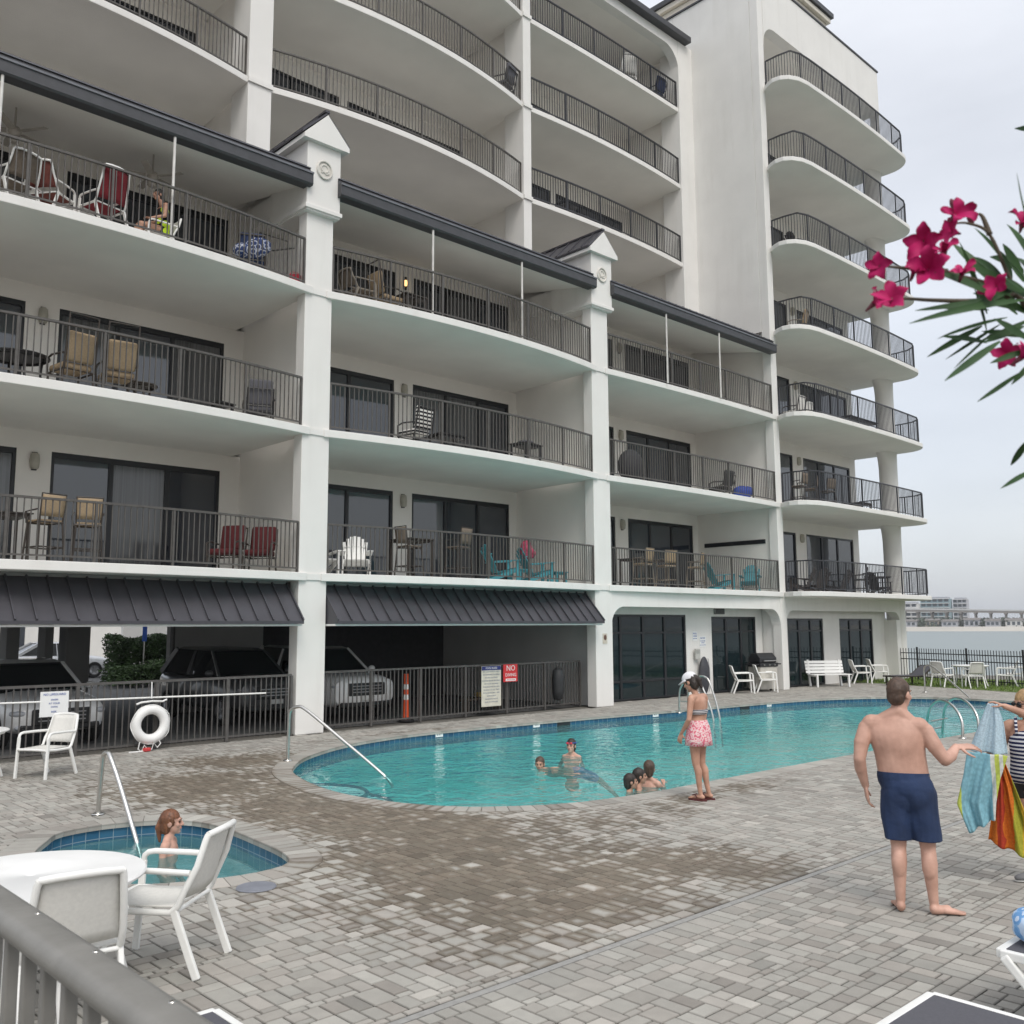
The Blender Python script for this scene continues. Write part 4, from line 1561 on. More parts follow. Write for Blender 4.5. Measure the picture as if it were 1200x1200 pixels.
# ---- foreground handrail: broad grey board rail with square balusters
RAILG = mat('weathered_grey_rail', (.175, .17, .155), .5, var=.14, scale=9, col2=(.225, .218, .20), bump=.15, bscale=40)
p0 = Vector((-1.215, 2.34, 1.57)); p1 = Vector((-.35, 1.425, 1.57))
dr_ = (p1 - p0).normalized()
t = thing('handrail', 'broad weathered grey handrail with square balusters crossing the bottom left corner', 'handrail', (p0.x, p0.y, 0), math.atan2(dr_.y, dr_.x))
L_ = (p1 - p0).length
rr = MB().box(-1.2, L_ + .5, -.046, .046, 1.515, 1.57)
rr.build('rail_cap', RAILG, t, bevel=.024, smooth=60)
MB().box(-1.2, L_ + .5, -.02, .02, .68, .76).build('bottom_rail', RAILG, t)
k = 0
x = -1.15
while x < L_ + .45:
    MB().box(x - .014, x + .014, -.014, .014, .761, 1.514).build('baluster', RAILG, t, bevel=.004)
    x += .125
# small screw heads on the cap
sc_ = MB()
for x in (.2, .55, .9): sc_.lathe([(.006, 1.5702), (.005, 1.5715)], (x, .02, 0), 10)
sc_.build('screw', STEEL, t)
# the wooden step platform the viewer stands on
t3 = MB().box(-2.6, 2.4, -1.6, 1.2, .45, .60).build('viewing_platform', mat('platform_boards', (.22, .21, .19), .8, var=.2, scale=3), None)
tag(t3, 'raised grey boarded platform under the foreground handrail, out of view below', 'platform')
bpy.data.objects.remove(t3)

# ================================================================== fences
def fence(name, label, pts, h, m, post=1.5, sp=.115, world_pts=False, spear=False, group=None):
    P = [Vector((*p, 0)) if world_pts else world(*p) for p in pts]
    t = thing(name, label, 'fence', P[0], 0, group)
    P = [p - P[0] for p in P]
    rl, bl = MB(), MB()
    for a, b in zip(P[:-1], P[1:]):
        d = b - a; L = d.length; ang = math.atan2(d.y, d.x)
        up = Vector((0, 0, 1))
        if spear:
            rl.bar(a + up * (h - .18), b + up * (h - .18), .03, .035); rl.bar(a + up * (h - .42), b + up * (h - .42), .03, .035); rl.bar(a + up * .14, b + up * .14, .03, .035)
        else:
            rl.bar(a + up * (h - .02), b + up * (h - .02), .06, .045); rl.bar(a + up * .1, b + up * .1, .035, .035)
        np_ = max(1, round(L / post))
        for i in range(np_ + 1):
            q = a + d * i / np_
            MB().cbox((q.x, q.y, (h + (.06 if spear else -.03)) / 2), .055, .055, h + (.06 if spear else -.03), (0, 0, ang)).build('post', m, t)
        nb = int(L / sp)
        for i in range(1, nb):
            q = a + d * i / nb
            bl.cbox((q.x, q.y, .05 + (h - .06) / 2), .02, .02, h - .08 if not spear else h - .02, (0, 0, ang))
    rl.build('rail', m, t); bl.build('balusters', m, t)
    return t


FENM = mat('fence_dark_bronze', (.085, .080, .075), .45, var=.15, scale=8)
fence('metal_fence', 'dark metal fence across the garage opening with the white life ring', [(-8.67, .18), (-.12, .0)], 1.25, FENM, 1.48)
fence('metal_fence', 'dark metal fence across the garage opening with rules board and red sign', [(.72, -.35), (9.33, -.62)], 1.26, FENM, 1.5)
BLKF = mat('picket_black', (.018, .02, .022), .5)
fence('picket_fence', 'black spear topped picket fence between the lawn and the water', [(28.7, -2.2), (27.9, .75), (25.55, 5.5), (20.5, 15.8), (16, 25)], 1.25, BLKF, 2.4, .13, spear=True)
# skimmer pole hung along the fence, life ring, signs
o = MB().tube([world(-7.6, .30, 1.02), world(-.75, .10, .90)], .017, 8).build('pool_pole', WHITEP, None, smooth=60)
tag(o, 'long thin white pool pole hung level along the dark garage fence', 'pole')
t = bthing('life_ring', 'white life ring with loose rope hanging on the dark garage fence', 'life ring', -3.14, .24, .47)
MB().tube([(.265 * math.cos(a * PI / 16), 0, .265 * math.sin(a * PI / 16)) for a in range(32)], .088, 14, closed=True).build('ring', WHITEPL, t, smooth=180)
MB().tube([(.36 * math.cos(a * PI / 16 + .3), -.02 - .03 * math.sin(a * 1.2), .35 * math.sin(a * PI / 16 + .3)) for a in range(32)], .009, 6, closed=True).build('grab_rope', mat('rope_white', (.7, .7, .68), .8), t)
MB().tube([(-.2, -.05, -.29), (-.23, -.06, -.42), (-.17, -.06, -.47), (-.12, -.06, -.36), (-.05, -.06, -.45), (.02, -.06, -.44), (.05, -.06, -.33), (.12, -.06, -.42), (.18, -.06, -.35), (.14, -.05, -.28)], .011, 6).build('loose_rope', MAT['rope_white'], t)
MB().tube([(-.05, -.07, -.455), (-.2, -.1, -.462), (-.42, -.12, -.458)], .016, 6).build('rope_end', MAT['rope_white'], t)
MB().cbox((-.09, -.1, -.435), .12, .09, .06, (0, 0, .3)).build('throw_handle', mat('handle_red', (.55, .05, .05), .6), t, bevel=.01)
t = bthing('wall_hook', 'white cross shaped hook bracket just above the life ring', 'hook', -3.14, .20, .93)
MB().tube([(0, -.05, .0), (0, -.03, .30)], .012, 8).build('stem', WHITEPL, t)
MB().tube([(-.28, -.06, -.09), (-.2, -.07, -.06), (0, -.08, -.045), (.2, -.07, -.06), (.28, -.06, -.03)], .018, 8).build('crossbar', WHITEPL, t, smooth=60)
notice('fence_notice', 'white printed notice fixed to the fence behind the left sling chair', .46, .42, SIGNW, world(-4.82, .24, 1.14), PHI, lines=(('NO LIFEGUARD', .052, -.05), ('SWIM', .045, -.14), ('AT YOUR', .042, -.20), ('OWN', .042, -.26), ('RISK', .045, -.34)), ink=INK)
CREAMB = mat('board_cream', (.60, .59, .50), .55)
notice('rules_board', 'tall cream pool rules board with a navy heading on the garage fence', .66, 1.0, CREAMB, world(5.80, -.38, 1.22), PHI, header=mat('header_navy', (.02, .03, .16), .5), headtxt='POOL RULES',
       lines=tuple((tx, .048, -.14 - .075 * i) for i, tx in enumerate(('NO GLASS IN POOL AREA', 'NO RUNNING OR DIVING', 'NO PETS ALLOWED', 'SHOWER BEFORE ENTERING', 'NO FOOD OR DRINK', 'CHILDREN MUST BE WITH', 'AN ADULT AT ALL TIMES', 'POOL HOURS 8AM - 10PM', 'GUESTS ONLY', 'MAXIMUM LOAD 40', 'SWIM AT OWN RISK'))), title_h=.10)
REDB = mat('sign_red', (.60, .03, .035), .5)
t = notice('warning_sign', 'small red and white warning sign right of the cream rules board', .5, .44, REDB, world(6.48, -.40, 1.24), PHI)
MB().box(-.17, .19, -.004, -.0005, -.42, -.36).build('white_band', SIGNW, t)
text_mesh('NO', .20, SIGNW, t, (.01, -.004, -.10), (PI / 2, 0, 0)); text_mesh('DIVING', .115, SIGNW, t, (.01, -.004, -.27), (PI / 2, 0, 0)); text_mesh('SHALLOW WATER', .034, REDB, t, (.01, -.0055, -.39), (PI / 2, 0, 0))
# bagged dark cover hanging on the fence
t = bthing('fence_cover', 'long dark rolled cover hanging on the right end of the garage fence', 'cover', 8.32, -.48, .22)
MB().lathe([(.05, 0), (.13, .05), (.16, .25), (.165, .6), (.14, .8), (.06, .86)], (0, 0, 0), 16).build('roll', mat('cover_black', (.022, .024, .026), .6, bump=.4, bscale=12), t, smooth=60)
MB().tube([(0, 0, .84), (.0, .06, .98), (0, .1, 1.02)], .015, 6).build('strap', BLACK, t)
# orange and white traffic post
t = bthing('traffic_post', 'orange and white banded traffic post standing behind the garage fence', 'traffic post', 3.40, -.74)
ORG = mat('post_orange', (.75, .10, .03), .5, var=.06)
MB().lathe([(.2, 0), (.2, .04), (.09, .07)], (0, 0, 0), 18).build('base', BLACK, t)
MB().lathe([(.075, .07), (.062, .5)], (0, 0, 0), 14).build('post', ORG, t, smooth=50)
for z0, z1, m_ in ((.5, .62, SIGNW), (.62, .74, ORG), (.74, .86, SIGNW), (.86, 1.1, ORG)):
    MB().lathe([(.062, z0), (.058, z1)], (0, 0, 0), 14).build('band', m_, t, smooth=50)
t = bthing('trestle_plank', 'dark plank on trestles with a folded ochre cloth behind the rules board fence', 'plank', 6.5, -1.6)
MB().bar((-.6, 0, .3), (.7, .1, .34), .3, .05).build('plank', mat('timber_dark', (.10, .07, .045), .7), t)
for x in (-.5, .6): MB().bar((x, 0, 0), (x, 0, .3), .06, .25).build('trestle', MAT['timber_dark'], t)
MB().cbox((.1, 0, .42), .5, .2, .12, (0, 0, .1)).build('folded_cloth', mat('cloth_ochre', (.35, .24, .06), .8), t, bevel=.03)

# ================================================================== pool rails and ladders (world coordinates)
def rails(name, label, tubes, r=.024, cat='handrail', extra=(), flange=(), group=None):
    base = Vector(tubes[0][0]); base = Vector((base.x, base.y, 0))
    t = thing(name, label, cat, base, 0, group)
    for pts in tubes:
        q = smooth_path([Vector(p) - base for p in pts], 6)
        MB().tube(q, r, 12).build('rail', STEEL, t, smooth=60)
    for a, b in extra:
        MB().bar(Vector(a) - base, Vector(b) - base, .05, .02).build('tread', STEEL, t)
    for p in flange:
        MB().lathe([(.075, .012), (.07, .022), (.03, .035)], (p[0] - base.x, p[1] - base.y, 0), 16).build('flange', STEEL, t, smooth=40)
    return t


def smooth_path(p, sub):
    out = []
    n = len(p)
    for i in range(n - 1):
        p0 = p[max(0, i - 1)]; p1 = p[i]; p2 = p[i + 1]; p3 = p[min(n - 1, i + 2)]
        for k in range(sub):
            t = k / sub
            out.append(.5 * ((2 * p1) + (p2 - p0) * t + (2 * p0 - 5 * p1 + 4 * p2 - p3) * t * t + (3 * p1 - p0 - 3 * p2 + p3) * t ** 3))
    out.append(p[-1])
    return out


rails('pool_handrail', 'bent steel handrail leading down into the small spa pool', [[(-4.947, 11.63, 0), (-4.93, 11.61, .3), (-4.89, 11.56, .66), (-4.85, 11.52, .73), (-4.80, 11.47, .745), (-4.74, 11.41, .70), (-4.55, 11.26, .40), (-4.21, 10.95, -.17), (-4.1, 10.85, -.4)]], .027, flange=((-4.947, 11.63),))
rails('pool_handrail', 'bent steel handrail over the entry steps at the round end of the pool', [[(-3.75, 16.13, 0), (-3.75, 16.13, .3), (-3.74, 16.12, .74), (-3.70, 16.1, .85), (-3.6, 16.06, .89), (-3.45, 16.0, .86), (-2.9, 15.77, .48), (-2.05, 15.41, -.13), (-1.9, 15.35, -.3)]], .027, flange=((-3.75, 16.13),))
rails('pool_ladder', 'steel pool ladder at the far tile wall behind the woman in the white cap',
      [[(4.22, 24.5, 0), (4.24, 24.5, .5), (4.30, 24.47, .70), (4.46, 24.38, .90), (4.64, 24.25, .90), (4.74, 24.15, .72), (4.95, 23.95, 0), (5.0, 23.9, -.8)],
       [(4.50, 24.80, 0), (4.52, 24.79, .5), (4.58, 24.76, .70), (4.74, 24.67, .90), (4.92, 24.54, .90), (5.02, 24.44, .72), (5.18, 24.27, 0), (5.24, 24.2, -.8)]], .024, 'ladder',
      extra=(((4.24, 24.5, .30), (4.91, 24.02, .30)),), flange=((4.22, 24.5), (4.50, 24.80)))
rails('pool_ladder', 'steel pool ladder between the bare backed man and the held up towel',
      [[(8.72, 18.78, 0), (8.74, 18.8, .3), (8.72, 18.95, .52), (8.70, 19.3, .66), (8.72, 19.8, .64), (8.76, 20.3, .40), (8.86, 20.75, -.12), (8.9, 20.9, -.8)],
       [(9.32, 19.38, 0), (9.34, 19.4, .3), (9.32, 19.55, .52), (9.30, 19.9, .66), (9.32, 20.4, .64), (9.36, 20.9, .40), (9.46, 21.3, -.12), (9.5, 21.5, -.8)]], .027, 'ladder',
      extra=(((8.87, 20.8, -.05), (9.47, 21.35, -.05)), ((8.75, 20.2, .2), (9.35, 20.8, .2))), flange=((8.72, 18.78), (9.32, 19.38)))
rails('pool_handrail', 'distant steel handrail at the far end of the pool before the lawn',
      [[(13.5, 31.5, 0), (13.5, 31.5, .4), (13.5, 31.5, .72), (13.52, 31.35, .88), (13.58, 31.0, .84), (13.68, 30.2, .5), (13.8, 28.9, -.1), (13.82, 28.6, -.5)]], .024, flange=((13.5, 31.5),))
tag(MB().lathe([(.17, .004), (.165, .012), (.02, .013)], (0, 0, 0), 24).build('drain_cover', mat('cover_blue_grey', (.20, .21, .24), .6), None, loc=(-2.2, 8.42, 0), smooth=30), 'round blue grey skimmer lid set flush in the pavers by the spa', 'lid')

# ---- lawn strip at the picket fence
lawn = MB().add([(24.5, 2.2, .004), (29.5, 2.2, .004), (33.2, -30, .004), (20.2, -30, .004), (22.2, -8.2, .004), (24.6, -1.0, .004)], [(0, 1, 2, 3, 4, 5)])
lo = lawn.build('lawn', GRASSM, None, loc=ORIGIN, rot=(0, 0, PHI)); tag(lo, kind='structure')
gm = MB()
rg = random.Random(3)
for i in range(9000):
    n_ = rg.uniform(-2, 18); s_ = rg.uniform(22.2 + max(0, (8.0 - abs(n_ - 1)) * .3), 29.5)
    if n_ < 8 and s_ < 24.6 - (n_ - 1.0) * .33: continue
    a = rg.uniform(0, PI); h_ = rg.uniform(.04, .10); dx, dy = math.cos(a) * .02, math.sin(a) * .02
    gm.add([(s_ - dx, -n_ - dy, 0), (s_ + dx, -n_ + dy, 0), (s_ + rg.uniform(-.03, .03), -n_ + rg.uniform(-.03, .03), h_)], [(0, 1, 2)])
me = bpy.data.meshes.new('grass'); me.from_pydata(gm.v, [], gm.f); me.materials.append(mat('grass_blade', (.13, .20, .035), .8, var=.4, scale=3))
go = bpy.data.objects.new('grass', me); COL.objects.link(go); go.location = ORIGIN + Vector((0, 0, .004)); go.rotation_euler = (0, 0, PHI)
tag(go, 'short yellow green grass growing along the black picket fence', 'grass', kind='stuff')
# ================================================================== what stands on the balconies
F1, F2, F3 = FL(1), FL(2), FL(3)
GB = 'balcony chairs'


def bal(s, n, z):
    """a place on a balcony floor; the bowed floors let things stand further out at mid bay"""
    for i in (0, 1):
        a, b = LOW[i][1], LOW[i + 1][0]
        if a < s < b and z < 11 and n > -1.3: n += .95 * BOW[i] * (1 - (2 * (s - a) / (b - a) - 1) ** 2)
    return world(s, n, z)


# first bay, lowest balcony
bar_chair('bar_chair', 'tall bronze chair with tan back on the lowest balcony, left of its twin', BRONZE, TAN_F, bal(-4.95, -.75, F1), PHI + PI + .2, GB)
bar_chair('bar_chair', 'tall bronze chair with tan back on the lowest balcony, right of its twin', BRONZE, TAN_F, bal(-4.2, -.8, F1), PHI + PI - .25, GB)
square_table('high_table', 'dark high table behind two tan bar chairs on the lowest balcony', BRONZE, bal(-5.3, -1.8, F1), PHI, .9, .9, 1.0)
RED_D = fabric('dark_red_cushion', (.085, .018, .020))
for s_, n_, a_, lb in ((-1.25, -1.0, -.9, 'red cushioned chair nearer the glass door on the lowest left balcony'), (-.60, -.7, -.75, 'red cushioned chair nearer the white column on the lowest left balcony')):
    cushion_chair('patio_chair', lb, BRONZE, RED_D, bal(s_, n_, F1), PHI + a_, GB, .95)
# first bay, middle balcony
for s_, a_, lb in ((-4.72, .15, 'tan cushioned chair on the middle left balcony, left of its twin'), (-3.9, -.1, 'tan cushioned chair on the middle left balcony, right of its twin')):
    cushion_chair('patio_chair', lb, BRONZE, TAN_F, bal(s_, -.55, F2), PHI + PI + a_, GB, 1.32)
round_table('balcony_table', 'low dark round table on the middle left balcony at the picture edge', bal(-5.5, -1.0, F2), .55, .6, DARK_F)
round_table('balcony_table', 'small bronze table right of the tan chairs on the middle left balcony', bal(-3.2, -1.2, F2), .35, .5, BRONZE)
cushion_chair('patio_chair', 'dark wicker chair near the column on the middle left balcony', DARK_F, GREY_F, bal(-.55, -1.0, F2), PHI + PI - .4, GB, .8)
square_table('side_table', 'small dark folding table beside the dark wicker chair on the middle balcony', DARK_F, bal(-1.35, -1.2, F2), PHI + .3, .4, .4, .45)
# first bay, top balcony
for s_, n_, a_, sl_m, lb in ((-5.85, -.7, PI + .3, TAUPE_F, 'white framed chair with taupe sling at the left edge of the top balcony'),
                              (-5.2, -.8, PI - .9, RUST_F, 'white framed chair with rust sling next to the white table on the top balcony'),
                              (-4.32, -.62, PI + .25, RED_F, 'white framed chair with bright red sling on the top left balcony')):
    sling_chair('sling_chair', lb, 'chair', WHITEP, sl_m, bal(s_, n_ + .12, F3), PHI + a_, w=.62, seat=.45, back=1.12 if sl_m is RED_F else .95, group=GB, detail=False)
round_table('balcony_table', 'white round table with dark bottles left of the red chair on the top balcony', bal(-5.3, -1.45, F3), .55, .78, WHITEPL)
for i, (x, y, h_) in enumerate(((-.25, .05, .3), (-.1, .1, .26), (.05, -.1, .32), (.28, .05, .15))):
    q = bal(-5.3 + x, -1.45 - y, F3 + .781)
    o = MB().lathe([(.04, 0), (.045, .02), (.045, h_ * .6), (.018, h_ * .8), (.018, h_)], (0, 0, 0), 10).build('bottle', DARK_F, None, loc=q, smooth=50)
    tag(o, 'dark bottle standing on the white table of the top left balcony', 'bottle', 'bottles on the white balcony table')
round_table('balcony_table', 'small white round table between the rust and red chairs on the top balcony', bal(-4.45, -1.3, F3), .4, .68, WHITEPL)
sling_chair('sling_chair', 'white framed chair under the person sitting on the top balcony', 'chair', WHITEP, SLING, bal(-3.05, -1.0, F3), PHI - PI / 2, w=.5, seat=.42, back=.85, group=GB, detail=False)
cushion_chair('patio_chair', 'dark chair hung with a navy print towel on the top left balcony', BRONZE, NAVY_F, bal(-.9, -.9, F3), PHI + PI - .5, GB, .95)
blob_cloth('beach_towel', 'navy and white print towel draped over the dark chair of the top balcony', 'towel', [((0, 0, 0), (.36, .12, .24)), ((-.25, -.1, -.1), (.2, .15, .15))], pattern_mat('navy_print', ((0, (.03, .05, .13)), (.30, (.05, .08, .2)), (.42, (.45, .48, .55)), (.6, (.04, .06, .15))), 9), bal(-1.0, -.6, F3 + .72))
t = bthing('towel_rack', 'thin dark towel rack by the column on the top left balcony', 'rack', -.35, -.8, F3)
MB().tube([(-.35, 0, 0), (-.35, 0, 1.25), (.35, 0, 1.25), (.35, 0, 0)], .015, 6).build('frame', DARK_F, t)
MB().tube([(-.35, 0, .8), (.35, -.3, 1.0)], .015, 6).build('arm', DARK_F, t)
t = bthing('bucket', 'small red toy bucket at the foot of the column on the top left balcony', 'bucket', -.12, -.25, F3)
MB().lathe([(.09, 0), (.13, .24), (.14, .25), (.12, .245), (.085, .02)], (0, 0, 0), 16).build('pail', mat('bucket_red', (.55, .03, .06), .5), t, smooth=50)
MB().tube([(-.13, 0, .24), (-.08, 0, .33), (.08, 0, .33), (.13, 0, .24)], .008, 6).build('handle', MAT['bucket_red'], t)
# ceiling fans
FANM = mat('fan_beige', (.38, .35, .31), .5)
for s_, lb in ((-2.85, 'beige ceiling fan above the person on the top left balcony'), (-5.55, 'beige ceiling fan at the left edge of the top balcony')):
    t = bthing('ceiling_fan', lb, 'ceiling fan', s_, -1.5, 11.72)
    MB().lathe([(.02, .55), (.02, .1), (.09, .08), (.12, 0), (.09, -.08), (.06, -.1), (.1, -.14), (.08, -.22), (.02, -.24)], (0, 0, 0), 16).build('motor', FANM, t, smooth=50)
    for k in range(5):
        a = k * 2 * PI / 5 + .3
        MB().cbox((math.cos(a) * .42, math.sin(a) * .42, .0), .55, .13, .012, (.2, 0, a)).build('blade', FANM, t)
# second bay, lowest balcony
adirondack('adirondack_chair', 'white adirondack chair at the left end of the lowest middle balcony', WHITEPL, bal(1.9, -.9, F1), PHI - .55, 'adirondack chairs')
adirondack('adirondack_chair', 'white adirondack chair half hidden by the column on the lowest middle balcony', WHITEPL, bal(1.15, -1.1, F1), PHI - .2, 'adirondack chairs')
bar_chair('bar_chair', 'tall taupe chair left of the high table on the lowest middle balcony', BRONZE, TAUPE_F, bal(3.25, -.8, F1), PHI - PI / 2 + PI, GB)
bar_chair('bar_chair', 'tall taupe chair right of the high table, back towards the pool', BRONZE, TAUPE_F, bal(4.6, -.65, F1), PHI + PI + .2, GB, .76)
square_table('high_table', 'dark high table between two taupe bar chairs on the lowest middle balcony', BRONZE, bal(3.95, -1.3, F1), PHI, .85, .85, 1.02)
adirondack('adirondack_chair', 'turquoise adirondack chair left of its twin on the lowest middle balcony', TURQ, bal(6.45, -1.0, F1), PHI + 1.2, 'adirondack chairs')
adirondack('adirondack_chair', 'turquoise adirondack chair with a pink towel on the lowest middle balcony', TURQ, bal(7.85, -1.0, F1), PHI + 1.2, 'adirondack chairs')
for s_, lb in ((7.1, 'turquoise footstool between the two adirondack chairs'), (8.7, 'turquoise footstool right of the adirondack chair with pink towel')):
    square_table('footstool', lb, TURQ, bal(s_, -.95, F1), PHI, .5, .45, .36, cat='footstool')
blob_cloth('beach_towel', 'pink and red towel hung over the back of a turquoise chair', 'towel', [((0, 0, 0), (.17, .12, .26)), ((.12, .05, -.1), (.14, .1, .14))], fabric('pink_towel', (.40, .07, .12), .5, 10), bal(7.5, -1.1, F1 + .92))
# second bay, middle balcony
cushion_chair('patio_chair', 'dark chair with a black and white print cushion on the middle balcony', DARK_F, pattern_mat('zigzag_print', ((0, (.75, .74, .70)), (.5, (.02, .02, .025))), 3.5, 'WAVE'), bal(3.45, -.9, F2), PHI + PI + .1, GB, .98)
square_table('balcony_table', 'low dark table right of the print cushion chair on the middle balcony', DARK_F, bal(4.55, -1.0, F2), PHI, .9, .6, .5)
square_table('balcony_table', 'dark table standing alone at the right of the middle balcony', DARK_F, bal(7.4, -1.0, F2), PHI + .2, .8, .6, .66)
blob_cloth('beach_towel', 'dark folded cloth lying on the lone table of the middle balcony', 'cloth', [((0, 0, 0), (.24, .2, .07))], GREY_F, bal(7.4, -1.0, F2 + .71))
# second bay, top balcony
cushion_chair('patio_chair', 'tall backed tan chair left of the glowing wall lamp', BRONZE, TAN_F, bal(2.55, -.8, F3), PHI - PI / 2 + PI, GB, 1.25)
sling_chair('sling_chair', 'rounded rattan chair at the left end of the top middle balcony', 'chair', mat('rattan_grey', (.24, .21, .17), .7), TAUPE_F, bal(1.75, -.75, F3), PHI + PI / 2, w=.66, seat=.42, back=.85, group=GB, detail=False)
square_table('balcony_table', 'small bronze table under the glowing wall lamp', BRONZE, bal(3.35, -1.0, F3), PHI, .7, .6, .7)
# third bay
for s_, n_, a_, lb in ((12.35, -.7, PI + .1, 'tan bar chair left of the two others on the lowest balcony over the windows'), (13.65, -.8, PI - .3, 'tan bar chair in the middle of the lowest balcony over the windows'), (15.1, -.75, PI + .4, 'tan bar chair right of the two others on the lowest balcony over the windows')):
    bar_chair('bar_chair', lb, mat('bronze_light', (.20, .17, .13), .5), TAN_F, bal(s_, n_, F1), PHI + a_, GB, .7)
square_table('high_table', 'high table behind three tan bar chairs on the lowest balcony', BRONZE, bal(13.6, -1.7, F1), PHI, 1.6, .8, .98)
adirondack('adirondack_chair', 'turquoise adirondack chair below the wall slot, left of its twin', TURQ, bal(16.75, -.9, F1), PHI + 1.1, 'adirondack chairs')
adirondack('adirondack_chair', 'turquoise adirondack chair below the wall slot, nearest the column', TURQ, bal(18.4, -.8, F1), PHI - 1.1, 'adirondack chairs')
t = bthing('covered_grill', 'domed dark covered grill at the left end of the middle balcony', 'grill', 12.1, -.9, F2)
MB().ell((0, 0, .62), .48, .34, .52, 18, 12).build('cover', mat('cover_dark_cloth', (.035, .035, .04), .8, bump=.5, bscale=10), t, smooth=180)
for x in (-.3, .3): MB().box(x - .03, x + .03, -.2, .2, 0, .2).build('foot', DARK_F, t)
cushion_chair('patio_chair', 'dark chair with a bright blue bag on it on the third middle balcony', DARK_F, DARK_F, bal(17.1, -1.0, F2), PHI + PI, GB, .85)
blob_cloth('beach_bag', 'bright blue beach bag beside the dark chair on the third middle balcony', 'bag', [((0, 0, 0), (.32, .2, .26)), ((.2, 0, .05), (.2, .15, .2))], mat('bag_blue', (.02, .07, .42), .6), bal(17.75, -.6, F2 + .27))
# end bay
DR = mat('dark_brown_resin', (.05, .042, .04), .55)
for s_, n_, a_, lb in ((21.3, -.5, PI + .3, 'dark brown chair at the left end of the lowest corner balcony'), (22.6, -.6, PI - .4, 'dark brown chair second from the left on the lowest corner balcony'),
                       (24.2, -.6, PI, 'dark brown chair in the middle of the lowest corner balcony'), (26.9, -.2, 1.3, 'dark brown chair right of the round table on the lowest corner balcony')):
    adirondack('adirondack_chair', lb, DR, bal(s_, n_, F1), PHI + a_, 'adirondack chairs')
round_table('balcony_table', 'dark round table near the round column of the lowest corner balcony', bal(26.0, .2, F1), .5, .74, DR)
bar_chair('bar_chair', 'dark tall backed chair behind the round table of the lowest corner balcony', DR, DR, bal(25.3, -.2, F1), PHI + PI + .6, GB, .6)
for s_, n_, a_, lb in ((20.4, .1, PI, 'brown bar chair at the left end of the second corner balcony'), (21.4, .0, PI + .4, 'brown bar chair next to the glass door of the second corner balcony'), (22.4, .1, PI - .3, 'brown bar chair right of two others on the second corner balcony')):
    bar_chair('bar_chair', lb, DR, TAUPE_F, bal(s_, n_, F2), PHI + a_, GB, .66)
square_table('balcony_table', 'brown low table at the right of the second corner balcony', DR, bal(25.2, .0, F2), PHI, .9, .6, .5)
cushion_chair('patio_chair', 'white backed chair at the left end of the third corner balcony', DR, SLING, bal(20.9, -.3, F3), PHI + PI, GB, .95)
square_table('balcony_sofa', 'long dark outdoor sofa in the middle of the third corner balcony', DARK_F, bal(24.8, .2, F3), PHI, 2.3, .75, .62, cat='sofa')
sling_chair('sling_chair', 'white chair behind the dark sofa of the third corner balcony', 'chair', WHITEP, SLING, bal(22.0, -.6, F3), PHI + PI, group=GB, detail=False)
cushion_chair('patio_chair', 'tan wicker chair at the left end of the fourth corner balcony', MAT['rattan_grey'], TAN_F, bal(20.7, .1, FL(4)), PHI + PI + .4, GB, 1.0)
square_table('balcony_sofa', 'dark long sofa beside the wicker chair of the fourth corner balcony', DARK_F, bal(22.8, .2, FL(4)), PHI, 1.6, .8, .55, cat='sofa')
adirondack('adirondack_chair', 'dark lounge chair at the left end of the fifth corner balcony', DARK_F, bal(21.0, .2, FL(5)), PHI + 1.2, 'adirondack chairs')
# upper set back balconies
sling_chair('sling_chair', 'pale chair on the topmost straight balcony under the roof edge', 'chair', WHITEP, SLING, bal(15.6, -3.6, FL(7)), PHI + PI - .5, w=.6, back=1.15, group=GB, detail=False)
cushion_chair('patio_chair', 'navy chair at the right of the topmost straight balcony', DARK_F, NAVY_F, bal(17.3, -3.6, FL(7)), PHI + PI, GB, .9)
cushion_chair('patio_chair', 'dark chair at the right end of the curved upper balcony', DARK_F, GREY_F, bal(9.0, -3.35, FL(6)), PHI + PI + .3, GB, .85)
square_table('balcony_table', 'dark low table on the lowest straight upper balcony', DARK_F, bal(12.2, -3.5, FL(5)), PHI, .8, .6, .6)
# ================================================================== parked vehicles
def sup_ring(y, zb, zt, hw, n=24, ex=4.5):
    cz, hz = (zb + zt) / 2, (zt - zb) / 2
    out = []
    for k in range(n):
        a = 2 * PI * k / n
        c, s = math.cos(a), math.sin(a)
        out.append((hw * math.copysign(abs(c) ** (2 / ex), c), y, cz + hz * math.copysign(abs(s) ** (2 / ex), s)))
    return out


CGLASS = glass_dark('car_glass', (.010, .012, .014), .03, spec=.7)
TYRE = mat('tyre_rubber', (.018, .018, .018), .85)
RIM = mat('rim_alloy', (.38, .38, .39), .35, metal=.8)
LENS = mat('headlight_lens', (.45, .47, .5), .1, coat=.5)
DRKTRIM = mat('black_trim', (.015, .015, .016), .45)


